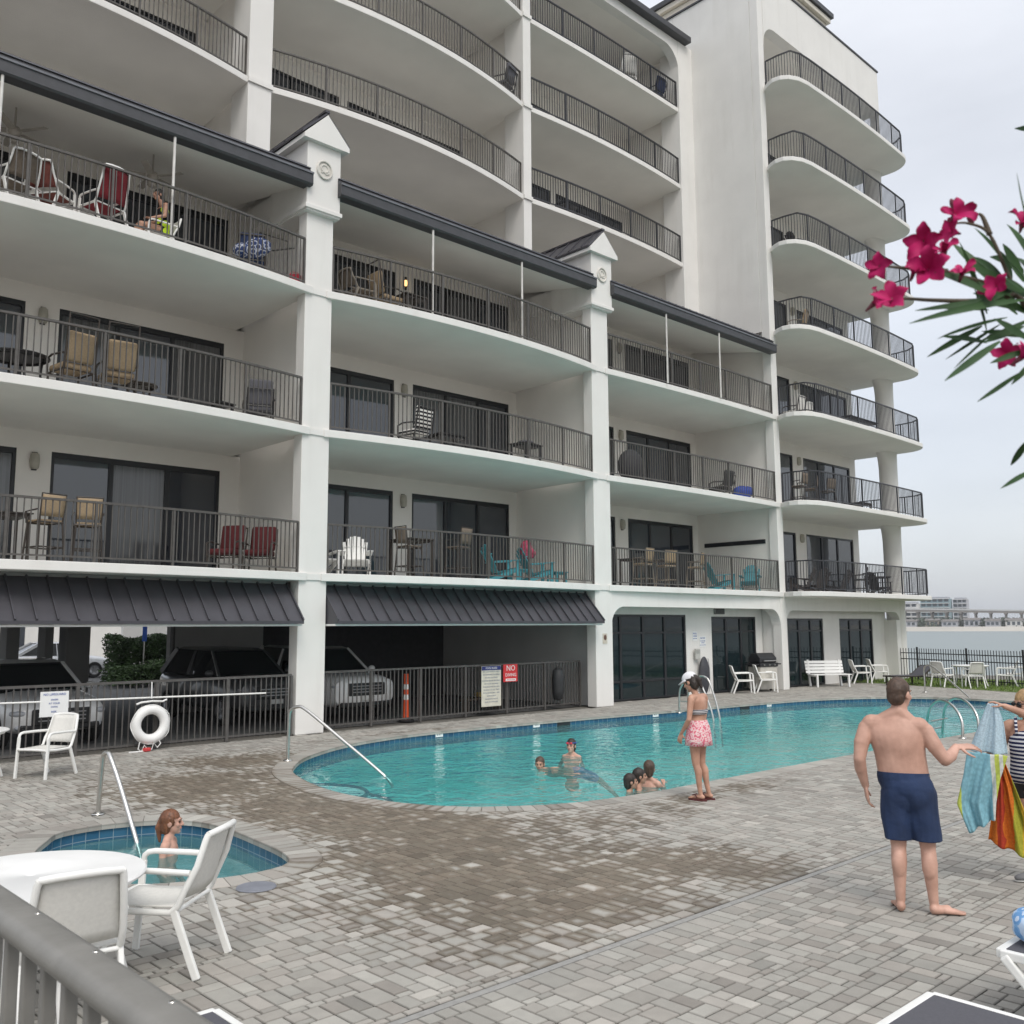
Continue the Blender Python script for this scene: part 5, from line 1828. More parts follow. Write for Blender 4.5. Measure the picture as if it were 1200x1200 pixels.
def car(name, label, paint, loc, rz, k=1.0, top=1.0, L=1.0, group=None, sedan=False):
    """nose towards its own -y"""
    t = thing(name, label, 'car', loc, rz, group)
    zt = lambda z: z * top
    if sedan: st = [(-2.25, .42, .68, .62), (-2.15, .34, .76, .80), (-1.8, .26, .84, .89), (-1.0, .24, .93, .91), (0, .23, .95, .92), (1.2, .24, .97, .91), (1.9, .28, .98, .87), (2.2, .36, .94, .78), (2.28, .5, .86, .66)]
    else: st = [(-2.28, .48, .86, .64), (-2.2, .38, .97, .82), (-1.9, .32, 1.03, .91), (-1.0, .29, 1.10, .945), (0, .29, 1.10, .95), (1.3, .30, 1.12, .945), (2.0, .34, 1.12, .90), (2.22, .44, 1.05, .8)]
    bd = MB().rings([sup_ring(y * L, zb, zt(zp), w) for y, zb, zp, w in st]).build('body', paint, t, smooth=45)
    # glasshouse
    if sedan: P = [(-1.05, .90, .80), (-.30, 1.38, .60), (.85, 1.40, .60), (1.75, .95, .76)]
    else: P = [(-1.15, 1.06, .85), (-.42, 1.62, .67), (1.50, 1.66, .66), (2.05, 1.08, .82)]
    P = [(y * L, zt(z), w) for y, z, w in P]
    v = []
    for sx in (-1, 1): v += [(sx * w, y, z) for y, z, w in P]
    MB().add(v, [(0, 1, 2, 3), (7, 6, 5, 4), (0, 4, 5, 1), (1, 5, 6, 2), (2, 6, 7, 3), (3, 7, 4, 0)]).build('windows', CGLASS, t)
    rf = MB()
    (ya, za, wa), (yb, zb2, wb), (yc, zc, wc), (yd, zd, wd) = P
    rf.add([(-wb, yb - .03, zb2 + .005), (wb, yb - .03, zb2 + .005), (wc, yc + .03, zc + .005), (-wc, yc + .03, zc + .005), (-wb * .85, yb + .12, zb2 + .06), (wb * .85, yb + .12, zb2 + .06), (wc * .85, yc - .1, zc + .05), (-wc * .85, yc - .1, zc + .05)],
           [(0, 3, 2, 1), (4, 5, 6, 7), (0, 1, 5, 4), (1, 2, 6, 5), (2, 3, 7, 6), (3, 0, 4, 7)])
    for sx in (-1, 1):
        rf.bar((sx * wa, ya, za), (sx * wb, yb, zb2), .06, .05); rf.bar((sx * wc, yc, zc), (sx * wd, yd, zd), .07, .12)
        ym = (yb + yc) / 2 - .1
        rf.bar((sx * (wb + .005), ym, zb2), (sx * (wa + .04), ym, za), .03, .07)
    rf.build('roof', paint, t, smooth=35)
    ft = st[1][2] * top
    MB().box(-.52, .52, -2.30 * L, -2.1 * L, ft - .40, ft - .10).build('grille', DRKTRIM, t, bevel=.03)
    g = MB()
    for i in range(3): g.box(-.42, .42, -2.315 * L, -2.30 * L, ft - .32 + i * .07, ft - .30 + i * .07)
    g.build('grille_bar', RIM, t)
    MB().box(-.70, .70, -2.27 * L, -2.05 * L, .34, .46).build('bumper_intake', DRKTRIM, t, bevel=.03)
    for sx in (-1, 1):
        MB().ell((sx * .66, -2.08 * L, ft - .17), .20, .17, .075, 14, 8).build('headlight', LENS, t, smooth=180)
        MB().ell((sx * .68, -2.14 * L, ft - .42), .09, .1, .06, 12, 8).build('fog_lamp', LENS, t, smooth=180)
        mi = MB().ell((sx * (wa + .17), ya + .15, za + .08), .10, .07, .075, 12, 8); mi.build('mirror', paint, t, smooth=180)
        for y in (-1.42, 1.42):
            w_ = MB().lathe([(.20, -.11), (.33, -.11), (.355, -.07), (.355, .07), (.33, .11), (.20, .11)], (0, 0, 0), 24, cap=False).build('wheel', TYRE, t, smooth=40, loc=(sx * .83, y * L, .355), rot=(0, PI / 2, 0))
            r_ = MB().lathe([(.02, .06), (.21, .105), (.225, .115), (.225, -.1)], (0, 0, 0), 20, cap=False)
            for q in range(5):
                a = q * 2 * PI / 5
                r_.cbox((math.cos(a) * .11, math.sin(a) * .11, .09), .2, .05, .02, (0, 0, a))
            r_.build('rim', RIM, w_, smooth=40)
            if sx < 0: w_.rotation_euler = (0, -PI / 2, 0)
    MB().box(-.16, .16, -2.325 * L, -2.316 * L, ft - .50, ft - .40).build('number_plate', mat('plate_white', (.6, .6, .58), .5), t)
    return t


WPAINT = mat('white_car_paint', (.80, .80, .79), .25, coat=.6, var=.02)
GPAINT = mat('grey_car_paint', (.10, .102, .106), .3, coat=.6, metal=.3, var=.05)
SPAINT = mat('silver_car_paint', (.68, .69, .70), .3, coat=.6, metal=.2, var=.03)
car('parked_car', 'white car parked nose to the garage fence behind the white notice', WPAINT, world(-4.2, -3.5), PHI, group='cars parked in the garage', sedan=True, top=1.10)
car('parked_car', 'dark grey car parked in the garage just left of the front white column', GPAINT, world(.72, -4.35), PHI, group='cars parked in the garage', top=1.02)
car('parked_car', 'white car with a black grille parked left of the orange traffic post', WPAINT, world(2.72, -3.65), PHI, group='cars parked in the garage', top=1.03)
car('parked_car', 'silver car seen from the side in the open lot beyond the garage', SPAINT, world(4.25, -28.0), PHI + PI / 2, group='cars parked in the garage', sedan=True, top=1.12)


# ================================================================== beyond the garage
def leaf_mass(name, parent, m, pts, size, seed, loc=None, aspect=.45):
    """leaf sized faces scattered at pts"""
    rg = random.Random(seed)
    v, f = [], []
    for p in pts:
        s = size * rg.uniform(.6, 1.3)
        d = Vector((rg.gauss(0, 1), rg.gauss(0, 1), rg.gauss(0, .7))).normalized()
        a = d.orthogonal().normalized()
        a = (Matrix.Rotation(rg.uniform(0, 2 * PI), 3, d) @ a)
        p = Vector(p)
        o = len(v)
        w = a.cross(d).normalized() * .0
        bend = d * 0 + a.cross(d) * (s * .1)
        v += [p - d * s * .5, p + a * s * aspect * .5 + bend, p + d * s * .5, p - a * s * aspect * .5 + bend]
        f.append((o, o + 1, o + 2, o + 3))
    me = bpy.data.meshes.new(name)
    me.from_pydata([tuple(q) for q in v], [], f)
    me.materials.append(m)
    o = bpy.data.objects.new(name, me); COL.objects.link(o)
    if parent: o.parent = parent
    if loc: o.location = loc
    return o


LEAFG = mat('hedge_leaf', (.045, .085, .025), .6, var=.45, scale=2.5)
rg = random.Random(5)
t = bthing('clipped_hedge', 'clipped green hedge against the pale wall beyond the garage', 'hedge', 5.15, -20.2)
pts = []
for i in range(13000):
    x, y, z = rg.uniform(-1.5, 1.5), rg.uniform(-.5, .5), rg.uniform(.05, 1.9)
    if max(abs(x) / 1.5, abs(y) / .5, z / 1.9) < .5: continue
    pts.append((x * (1 + .04 * math.sin(z * 5)), y, z * (1 + .05 * math.sin(x * 3.3))))
leaf_mass('foliage', t, LEAFG, pts, .15, 8)
for x in (-1, 0, 1): MB().tube([(x, 0, 0), (x + .1, .05, 1.6)], [.04, .015], 6).build('stem', MAT['timber_dark'], t)
for sx, sy, lb, hh in ((4.1, -18.9, 'low loose shrub at the foot of the clipped hedge on the left', .8), (5.4, -18.8, 'low loose shrub at the foot of the clipped hedge on the right', 1.0)):
    t = bthing('low_shrub', lb, 'shrub', sx, sy)
    pts = [(rg.gauss(0, .4), rg.gauss(0, .3), hh * (.1 + .9 * rg.random() ** .8) * (1 - .0)) for i in range(1500)]
    leaf_mass('foliage', t, mat('shrub_leaf', (.06, .11, .03), .6, var=.45, scale=3), pts, .16, 9)
    for x in (-.15, .15): MB().tube([(x * .3, 0, 0), (x * 2, .05, hh * .8)], [.025, .008], 6).build('stem', MAT['timber_dark'], t)
t = bthing('boundary_wall', 'pale sunlit wall behind the hedge beyond the garage', 'wall', 11.0, -31.0)
MB().box(-2.6, 8, 0, .25, 0, 3.6).build('wall', STUCCO, t); MB().box(-2.62, 8, -.04, .29, 3.6, 3.72).build('coping', CREAM, t)
t = bthing('parking_sign', 'narrow blue parking sign on a post before the pale wall', 'sign', 4.82, -19.6)
MB().tube([(0, 0, 0), (0, 0, 2.7)], .03, 8).build('post', STEEL, t); MB().box(-.09, .09, -.05, -.035, 1.7, 2.65).build('plate', mat('sign_blue', (.03, .10, .42), .5), t)
t = bthing('street_house', 'pale low house with dark windows on the far side of the car lot', 'house', 3, -46)
MB().box(-12, 12, 0, 7, 0, 4.2).build('wall', STUCCO, t)
MB().prism([(-.6, 4.2), (7.6, 4.2), (3.5, 6.2)], -12.5, 12.5, 'x').build('roof', ROOFM, t)
for x in (-8, -4, 0, 4.5, 8): MB().box(x - .7, x + .7, -.03, 0.0, 1.0, 2.4).build('window', GLASS, t)

# ================================================================== far shore
SAND = mat('far_sand', (.44, .415, .365), .9, var=.10, scale=.02)
sh = MB().add([(60, 660, -1.9), (700, 250, -1.9), (1500, -60, -1.9), (1900, 700, 1.5), (900, 900, 1.5), (100, 1200, 1.5), (80, 690, .9), (710, 285, .9), (1505, -20, .9)],
              [(0, 1, 7, 6), (1, 2, 8, 7), (6, 7, 4, 5), (7, 8, 3, 4)])
tag(sh.build('far_beach', SAND), kind='structure')


def shore(u, depth=0):
    """a point on the far beach: u along the shoreline, depth behind it"""
    a = Vector((80, 690)); b = Vector((710, 285))
    d = (b - a).normalized(); nrm = Vector((-d.y, d.x))
    q = a + d * u + nrm * (depth)
    if nrm.y < 0: q = a + d * u - nrm * depth
    return Vector((q.x, q.y, .95 + depth * .002))


SANG = math.atan2(285 - 690, 710 - 80)
rg = random.Random(21)
pts = []
for c in range(520):
    q = shore(rg.uniform(120, 330), rg.uniform(26, 75)); rr = rg.uniform(2, 5.5); hh = rg.uniform(1.6, 4.2)
    for i in range(70): pts.append((q.x + rg.gauss(0, rr * .5), q.y + rg.gauss(0, rr * .5), q.z + min(1.25, abs(rg.gauss(0, .6))) * hh + .1))
o = leaf_mass('shore_trees', None, mat('far_foliage', (.075, .095, .07), .8, var=.35, scale=.1), pts, 1.5, 31, aspect=.7)
tag(o, 'hazy belt of green trees along the far beach', 'trees', kind='stuff')
FARW = mat('far_building_white', (.58, .58, .57), .8, var=.05, scale=.1)
FARB = mat('far_building_teal', (.22, .31, .34), .7, var=.08, scale=.1)
FARG = mat('far_building_grey', (.36, .37, .40), .7, var=.05, scale=.1)
FART = mat('far_house_tan', (.34, .30, .25), .8, var=.05, scale=.1)
FARWIN = mat('far_window_dark', (.06, .075, .09), .4)


def block(name, label, u, dep, w, d, h, m, floors, bays, cat='apartment block'):
    q = shore(u, dep)
    t = thing(name, label, cat, q, SANG)
    MB().box(-w / 2, w / 2, 0, d, -1.5, h).build('wall', m, t)
    fl = MB()
    for i in range(floors + 1): fl.box(-w / 2 - .3, w / 2 + .3, -1.3, -.01, h * i / floors * .97 + .2, h * i / floors * .97 + .55)
    fl.build('balcony_edges', FARW, t)
    for i in range(floors):
        for j in range(bays):
            x = -w / 2 + w * (j + .5) / bays
            MB().box(x - w / bays * .34, x + w / bays * .34, -.06, 0, h * i / floors + 1.0, h * (i + 1) / floors - .35).build('window', FARWIN, t)
    MB().box(-w / 2 + 1, w / 2 - 1, 1, d - 1, h, h + 1.2).build('roof', FARG, t)
    return t


block('apartment_block', 'teal and white far apartment block standing tallest behind the bridge', 192, 112, 19, 14, 19.5, FARB, 6, 5)
block('apartment_block', 'grey far apartment block right of the teal one behind the bridge', 207, 122, 9, 12, 19, FARG, 6, 3)
block('apartment_block', 'white low far block behind the end column at the left of the shore', 174, 100, 16, 14, 16, FARW, 5, 4)
for u, dep, w, h, lb in ((190, 22, 9, 3.4, 'pale far beach house left of the shore trees'), (203, 26, 8, 3.8, 'pale far beach house under the teal apartment block'), (214, 20, 9, 3.2, 'pale far beach house among the trees under the bridge'),
                         (226, 24, 9, 4.0, 'pale far beach house right of centre under the bridge'), (238, 20, 8, 3.4, 'pale far beach house near the right edge of the shore'), (249, 24, 9, 3.6, 'pale far beach house at the far right of the shore')):
    q = shore(u, dep)
    t = thing('beach_house', lb, 'house', q, SANG, 'far beach houses')
    MB().box(-w / 2, w / 2, 0, 8, -.5, h).build('wall', (FARW, FARG, FART)[int(u) % 3], t)
    MB().prism([(-.6, h), (8.6, h), (4, h + 1.3)], -w / 2 - .5, w / 2 + .5, 'x').build('roof', mat('far_roof_brown', (.17, .155, .145), .8, var=.1, scale=.1), t)
    for x in (-w * .3, 0, w * .3): MB().box(x - .8, x + .8, -.05, 0, .8, h - .8).build('window', FARWIN, t)
# bridge
t = thing('road_bridge', 'long concrete road bridge on piers crossing behind the far beach', 'bridge', shore(0, 80), SANG)
BRC = mat('bridge_concrete', (.27, .25, .23), .85, var=.06, scale=.1)


def bz(x): return 11.4 - max(0, x - 185) * .030 if x < 330 else 7.05


dk = MB()
for x in range(60, 420, 20):
    dk.add([(x, -5, bz(x) - 1.3), (x + 20, -5, bz(x + 20) - 1.3), (x + 20, 5, bz(x + 20) - 1.3), (x, 5, bz(x) - 1.3), (x, -5, bz(x)), (x + 20, -5, bz(x + 20)), (x + 20, 5, bz(x + 20)), (x, 5, bz(x))],
           [(0, 3, 2, 1), (4, 5, 6, 7), (0, 1, 5, 4), (2, 3, 7, 6)])
dk.build('deck', BRC, t)
pr = MB()
for x in range(60, 420, 20): pr.bar((x, -5.1, bz(x) + .5), (x + 20, -5.1, bz(x + 20) + .5), .2, .9)
pr.build('parapet', FARW, t)
for x in range(105, 420, 9):
    p = MB()
    for y in (-3.5, 3.5): p.box(x - .45, x + .45, y - .6, y + .6, -2.5, bz(x) - 2.2)
    p.box(x - .8, x + .8, -5, 5, bz(x) - 2.2, bz(x) - 1.3)
    p.build('pier', BRC, t)
# ================================================================== oleander close to the viewer
LEAVES = [([0.806, 1.435, 2.705], [0.603, 1.388, 2.657], 0.0116), ([0.768, 1.459, 2.716], [0.626, 1.418, 2.686], 0.0105), ([0.74, 1.41, 2.706], [0.651, 1.398, 2.739], 0.0165), ([0.819, 1.538, 2.766], [0.767, 1.574, 2.859], 0.0222), ([0.832, 1.515, 2.765], [0.794, 1.481, 2.808], 0.0205), ([0.834, 1.481, 2.752], [0.789, 1.454, 2.807], 0.0214), ([0.759, 1.426, 2.636], [0.647, 1.379, 2.564], 0.0116), ([0.776, 1.432, 2.676], [0.688, 1.483, 2.66], 0.0065), ([0.813, 1.524, 2.695], [0.736, 1.561, 2.648], 0.0055), ([0.8, 1.52, 2.682], [0.712, 1.483, 2.611], 0.0041), ([0.799, 1.446, 2.592], [0.735, 1.462, 2.55], 0.0078), ([0.838, 1.51, 2.497], [0.829, 1.552, 2.463], 0.0109), ([0.853, 1.532, 2.449], [0.773, 1.482, 2.415], 0.0083), ([0.833, 1.491, 2.663], [0.775, 1.511, 2.68], 0.0121), ([0.826, 1.476, 2.676], [0.738, 1.437, 2.639], 0.0106), ([0.835, 1.471, 2.649], [0.75, 1.422, 2.673], 0.0159), ([0.857, 1.54, 2.73], [0.785, 1.584, 2.792], 0.0167), ([0.833, 1.482, 2.731], [0.73, 1.458, 2.779], 0.02), ([0.882, 1.536, 2.803], [0.848, 1.545, 2.88], 0.0194), ([0.884, 1.532, 2.772], [0.875, 1.574, 2.833], 0.0221), ([0.835, 1.476, 2.701], [0.734, 1.466, 2.719], 0.016), ([0.855, 1.49, 2.695], [0.75, 1.482, 2.736], 0.0161), ([0.826, 1.424, 2.787], [0.798, 1.401, 2.847], 0.0154), ([0.828, 1.522, 2.761], [0.747, 1.467, 2.791], 0.0192), ([0.791, 1.407, 2.616], [0.739, 1.422, 2.601], 0.0101), ([0.823, 1.442, 2.613], [0.782, 1.446, 2.573], 0.0091), ([0.812, 1.471, 2.72], [0.751, 1.452, 2.756], 0.0199), ([0.874, 1.55, 2.796], [0.798, 1.513, 2.809], 0.021), ([0.835, 1.462, 2.717], [0.763, 1.426, 2.732], 0.0211)]
FLOWERS = [([0.664, 1.456, 2.811], 0.0196), ([0.649, 1.413, 2.747], 0.0196), ([0.701, 1.423, 2.84], 0.017), ([0.719, 1.47, 2.832], 0.0157), ([0.677, 1.418, 2.777], 0.0144), ([0.587, 1.447, 2.766], 0.0144), ([0.591, 1.489, 2.719], 0.0157), ([0.58, 1.392, 2.693], 0.017), ([0.687, 1.387, 2.729], 0.0118), ([0.75, 1.407, 2.717], 0.0144), ([0.833, 1.472, 2.847], 0.0157), ([0.788, 1.454, 2.621], 0.0157), ([0.779, 1.408, 2.604], 0.0157), ([0.627, 1.42, 2.742], 0.0105)]
STEMS = [[[0.919, 1.47, 2.347], [0.88, 1.47, 2.537], [0.843, 1.47, 2.677], [0.807, 1.47, 2.749], [0.778, 1.47, 2.828], [0.745, 1.47, 2.847], [0.721, 1.47, 2.847]], [[0.843, 1.47, 2.677], [0.813, 1.47, 2.727], [0.759, 1.47, 2.749], [0.705, 1.47, 2.766], [0.676, 1.47, 2.792]], [[0.813, 1.47, 2.727], [0.757, 1.47, 2.717], [0.681, 1.47, 2.718], [0.633, 1.47, 2.721], [0.606, 1.47, 2.718]], [[0.778, 1.47, 2.828], [0.769, 1.47, 2.857], [0.762, 1.47, 2.864]], [[0.919, 1.47, 2.347], [0.885, 1.47, 2.51], [0.852, 1.47, 2.607], [0.812, 1.47, 2.624]], [[0.705, 1.47, 2.766], [0.65, 1.47, 2.771], [0.609, 1.47, 2.775]], [[0.88, 1.47, 2.537], [0.868, 1.47, 2.649], [0.852, 1.47, 2.791], [0.835, 1.47, 2.842]], [[0.91, 1.47, 2.241], [0.868, 1.47, 2.374], [0.826, 1.47, 2.448]]]
t = thing('oleander', 'oleander bush with magenta flowers and long narrow leaves reaching in at upper right', 'bush', (1.05, 1.5, 0))
B0 = Vector((1.05, 1.5, 0))
OLEAF = mat('oleander_leaf', (.022, .056, .018), .5, var=.4, scale=14, col2=(.045, .10, .032), spec=.25)
lf = MB()
rg = random.Random(2)


def leaf(a, b, w, roll, bow):
    a, b = Vector(a) - B0, Vector(b) - B0
    d = b - a
    L = d.length
    d.normalize()
    side = d.cross(Vector((math.sin(roll), -math.cos(roll), .25))).normalized()
    up = side.cross(d)
    n = 9
    o = len(lf.v)
    for i in range(n + 1):
        t_ = i / n
        c = a + d * (L * t_) + up * (bow * L * 4 * t_ * (1 - t_)) + Vector((0, 0, -.02 * L * t_ * t_))
        ww = w * (math.sin(PI * min(1, t_ * .94 + .05)) ** .75) * .5
        lf.v += [tuple(c - side * ww + up * ww * .3), tuple(c), tuple(c + side * ww + up * ww * .3)]
    for i in range(n):
        for k in range(2):
            q = o + 3 * i + k
            lf.f.append((q, q + 1, q + 4, q + 3))


for a, b, w in LEAVES: leaf(a, b, w * 1.02, rg.uniform(-.5, .5), rg.uniform(-.03, .05))
for i in range(15):
    a = (rg.uniform(.775, .85), rg.uniform(1.42, 1.56), rg.uniform(2.655, 2.80))
    th = rg.uniform(PI * .62, PI * 1.18)
    L_ = rg.uniform(.07, .125)
    leaf(a, (a[0] + math.cos(th) * L_, a[1] + rg.uniform(-.05, .05), a[2] + math.sin(th) * L_), rg.uniform(.008, .013), rg.uniform(-1, 1), rg.uniform(-.04, .06))
# the rest of the bush, outside the picture on the right
nodes_ = [Vector((1.02 + rg.uniform(0, .5), 1.5 + rg.uniform(-.25, .35), rg.uniform(.7, 3.15))) for i in range(95)]
for p in nodes_:
    for k in range(9):
        d = Vector((rg.gauss(0, 1), rg.gauss(0, 1), rg.gauss(.2, .6))).normalized() * rg.uniform(.09, .16)
        q = p + d
        if q.x / max(.3, q.y) < .565 or p.x / max(.3, p.y) < .56: continue
        leaf(p, q, .019, rg.uniform(-3, 3), rg.uniform(0, .05))
lf.build('foliage', OLEAF, t, smooth=180)
STEMM = mat('oleander_stem', (.10, .075, .045), .6, var=.3)
for s in STEMS:
    pts = smooth_path([Vector(p) - B0 for p in s], 5)
    n = len(pts)
    MB().tube(pts, [.0035 * (1 - i / n) + .0014 for i in range(n)], 7).build('stem', STEMM, t, smooth=180)
for x, y in ((1.12, 1.5), (1.2, 1.42), (1.26, 1.6), (1.35, 1.5), (1.18, 1.62)):
    pts = smooth_path([Vector((x - 1.05, y - 1.5, 0)), Vector((x - 1.03, y - 1.49, 1.0)), Vector((x - 1.0, y - 1.5, 1.8)), Vector((x - .98 + rg.uniform(-.1, .1), y - 1.5, 2.9))], 6)
    n = len(pts)
    MB().tube(pts, [.016 * (1 - i / n) + .004 for i in range(n)], 8).build('stem', STEMM, t, smooth=180)
PETAL = mat('magenta_petal', (.33, .006, .075), .6, var=.3, scale=30, col2=(.46, .014, .12), spec=.2)
CALYX = mat('flower_calyx', (.16, .03, .05), .6)


def flower(p, r, seed):
    rg_ = random.Random(seed)
    nrm = Vector((rg_.uniform(-.9, .6), -.55 + rg_.uniform(-.3, .3), rg_.uniform(-.2, .8))).normalized()
    a = nrm.orthogonal().normalized(); b = nrm.cross(a)
    c = Vector(p) - B0
    mb = MB()
    for k in range(5):
        th = 2 * PI * k / 5 + rg_.uniform(-.15, .15)
        u = a * math.cos(th) + b * math.sin(th); v_ = nrm.cross(u)
        cup = rg_.uniform(.2, 1.25)

        def fn(i, j, u=u, v_=v_, cup=cup):
            t_ = j
            w = (.22 + 1.25 * t_ * (1.12 - t_)) * r * 1.15
            rad = r * 1.25 * t_
            off = (i - .5) * 2 * w * .62
            rad *= 1 - .22 * (2 * i - 1) ** 2 * t_
            return c + u * rad + v_ * (off + .18 * rad) + nrm * (.16 * r * math.sin(t_ * 5 + i * 4 + cup * 9) * t_) + nrm * (cup * r * math.sin(t_ * 1.7) + .12 * r * math.sin(off / r * 3) + abs(off) * .25)
        mb.grid(fn, 5, 6)
    fo = mb.build('flower', PETAL, t, smooth=180)
    MB().tube([c - nrm * r * .85, c - nrm * r * .5, c + nrm * r * .05], [.0016, .003, r * .26], 8).build('calyx', CALYX, fo, smooth=180)


for i, (p, r) in enumerate(FLOWERS): flower(p, r * 1.3, 40 + i)
for p in ((.735, 1.47, 2.868), (.722, 1.47, 2.878), (.748, 1.47, 2.855)):
    MB().ell(Vector(p) - B0, .005, .005, .012, 8, 8, (.3, -.5, 0)).build('flower_bud', CALYX, t, smooth=180)
# ================================================================== people
def skin(name, c, c2):
    return mat(name, tuple(q * .88 for q in c), .48, scale=7, col2=tuple(q * 1.06 for q in c2), bump=.2, bscale=160, spec=.4)


SK_MAN = skin('skin_fair_warm', (.48, .275, .205), (.58, .35, .27))
SK_W = skin('skin_tan', (.43, .235, .16), (.51, .295, .21))
SK_P = skin('skin_pale', (.50, .27, .20), (.58, .345, .265))
HAIR_D = mat('hair_dark', (.028, .020, .016), .55, var=.4, scale=40, stretch=(1, 1, .2))
HAIR_B = mat('hair_brown', (.075, .045, .030), .55, var=.4, scale=40, stretch=(1, 1, .2))
HAIR_R = mat('hair_auburn', (.16, .062, .028), .5, var=.4, scale=40, stretch=(1, 1, .2))
HAIR_L = mat('hair_blond', (.36, .23, .11), .5, var=.35, scale=40, stretch=(1, 1, .2))
EYEM = mat('eye_dark', (.02, .014, .012), .2)
LIPM = mat('lip_rose', (.36, .11, .095), .5)


class Body:
    def __init__(self): self.mb = MB()

    def cap(self, p0, r0, p1, r1, seg=14):
        """tapered capsule"""
        p0, p1 = Vector(p0), Vector(p1)
        d = p1 - p0
        L = d.length
        if L < 1e-5: return self
        d.normalize()
        a = d.orthogonal().normalized(); b = d.cross(a)
        rings = []
        prof = [(-r0 * math.cos(x), r0 * math.sin(x)) for x in (.25, .6, 1.0, 1.4)] + [(L + r1 * math.cos(x), r1 * math.sin(x)) for x in (1.4, 1.0, .6, .25)]
        for h, r in prof: rings.append([p0 + d * h + a * (r * math.cos(2 * PI * k / seg)) + b * (r * math.sin(2 * PI * k / seg)) for k in range(seg)])
        self.mb.rings(rings)
        return self

    def chain(self, pts, rs):
        for i in range(len(pts) - 1): self.cap(pts[i], rs[i], pts[i + 1], rs[i + 1])
        return self

    def ell(self, c, r, rot=None):
        self.mb.ell(c, r[0], r[1], r[2], 18, 12, rot)
        return self

    def loft(self, rs, ang=0, n=26, sub=4):
        """one smooth trunk through rings (cx, cy, cz, rx, ry)"""
        P = []
        m = len(rs)
        for i in range(m - 1):
            a, b_, c, d = [rs[min(m - 1, max(0, i + j))] for j in (-1, 0, 1, 2)]
            for k in range(sub):
                t_ = k / sub
                P.append([.5 * (2 * b_[q] + (c[q] - a[q]) * t_ + (2 * a[q] - 5 * b_[q] + 4 * c[q] - d[q]) * t_ * t_ + (3 * b_[q] - a[q] - 3 * c[q] + d[q]) * t_ ** 3) for q in range(5)])
        P.append(rs[-1])
        R_ = []
        for cx, cy, cz, rx, ry_ in P:
            R_.append([Vector((cx + rx * math.cos(2 * PI * k / n) * math.cos(ang) - ry_ * math.sin(2 * PI * k / n) * math.sin(ang),
                               cy + rx * math.cos(2 * PI * k / n) * math.sin(ang) + ry_ * math.sin(2 * PI * k / n) * math.cos(ang), cz)) for k in range(n)])
        self.mb.rings(R_)
        return self

    def hand(self, wrist, d, palm_n, s=1.0, curl=.5, thumb=1, spread=.12):
        """hand along d, palm facing palm_n; thumb = +1 / -1 picks its side"""
        w = Vector(wrist); d = Vector(d).normalized(); n = Vector(palm_n); n = (n - d * n.dot(d)).normalized()
        side = d.cross(n) * thumb
        k = s
        for i in range(4):
            o = (i - 1.5) * .020 * k
            self.cap(w + d * .012 * k + side * o * .6, .0135 * k, w + d * .088 * k + side * o, .0115 * k, 10)
        for i, L in enumerate((.072, .082, .076, .060)):
            o = (1.5 - i) * .0205 * k
            base = w + d * .09 * k + side * o
            fd = (d + side * (1.5 - i) * spread * .55).normalized()
            p = base
            ang = 0
            for j, (fr, rr) in enumerate(((.45, .0095), (.32, .0085), (.26, .0075))):
                ang += curl * (.35 + .35 * j)
                q = p + (fd * math.cos(ang) + n * math.sin(ang)) * (L * fr * k)
                self.cap(p, rr * k, q, rr * .93 * k, 8)
                p = q
        p = w + d * .025 * k + side * .026 * k
        for L, rr, f in ((.045, .0125, .9), (.034, .0105, .45), (.027, .009, .2)):
            q = p + (d * (1 - f * .6) + side * f * .95 + n * .35).normalized() * L * k
            self.cap(p, rr * k, q, rr * .9 * k, 8)
            p = q
        return self

    def head(self, c, yaw, pitch=0, s=1.0):
        """c = centre of the skull; the face looks along yaw (0 = -y), pitched down by pitch"""
        M = Matrix.Translation(Vector(c)) @ Matrix.Rotation(yaw, 4, 'Z') @ Matrix.Rotation(pitch, 4, 'X')
        T = lambda x, y, z: M @ Vector((x * s, y * s, z * s))
        e = Euler((pitch, 0, 0)).to_matrix()
        rot = (Matrix.Rotation(yaw, 3, 'Z') @ Matrix.Rotation(pitch, 3, 'X')).to_euler()
        self.ell(T(0, .012, .022), (.074 * s, .094 * s, .092 * s), rot)
        self.ell(T(0, -.022, -.045), (.058 * s, .066 * s, .072 * s), rot)
        self.cap(T(0, -.062, -.092), .024 * s, T(0, -.05, -.075), .03 * s)
        self.cap(T(0, -.088, .012), .010 * s, T(0, -.108, -.024), .0135 * s)
        self.cap(T(-.012, -.095, -.030), .009 * s, T(.012, -.095, -.030), .009 * s)
        self.cap(T(-.035, -.078, .026), .013 * s, T(.035, -.078, .026), .013 * s)
        self.cap(T(-.018, -.082, -.058), .010 * s, T(.018, -.082, -.058), .010 * s)
        for sx in (-1, 1):
            self.ell(T(sx * .077, .012, -.01), (.011 * s, .022 * s, .034 * s), rot)
            self.ell(T(sx * .04, -.06, -.022), (.022 * s, .024 * s, .024 * s), rot)
        self.M, self.s = M, s
        return self

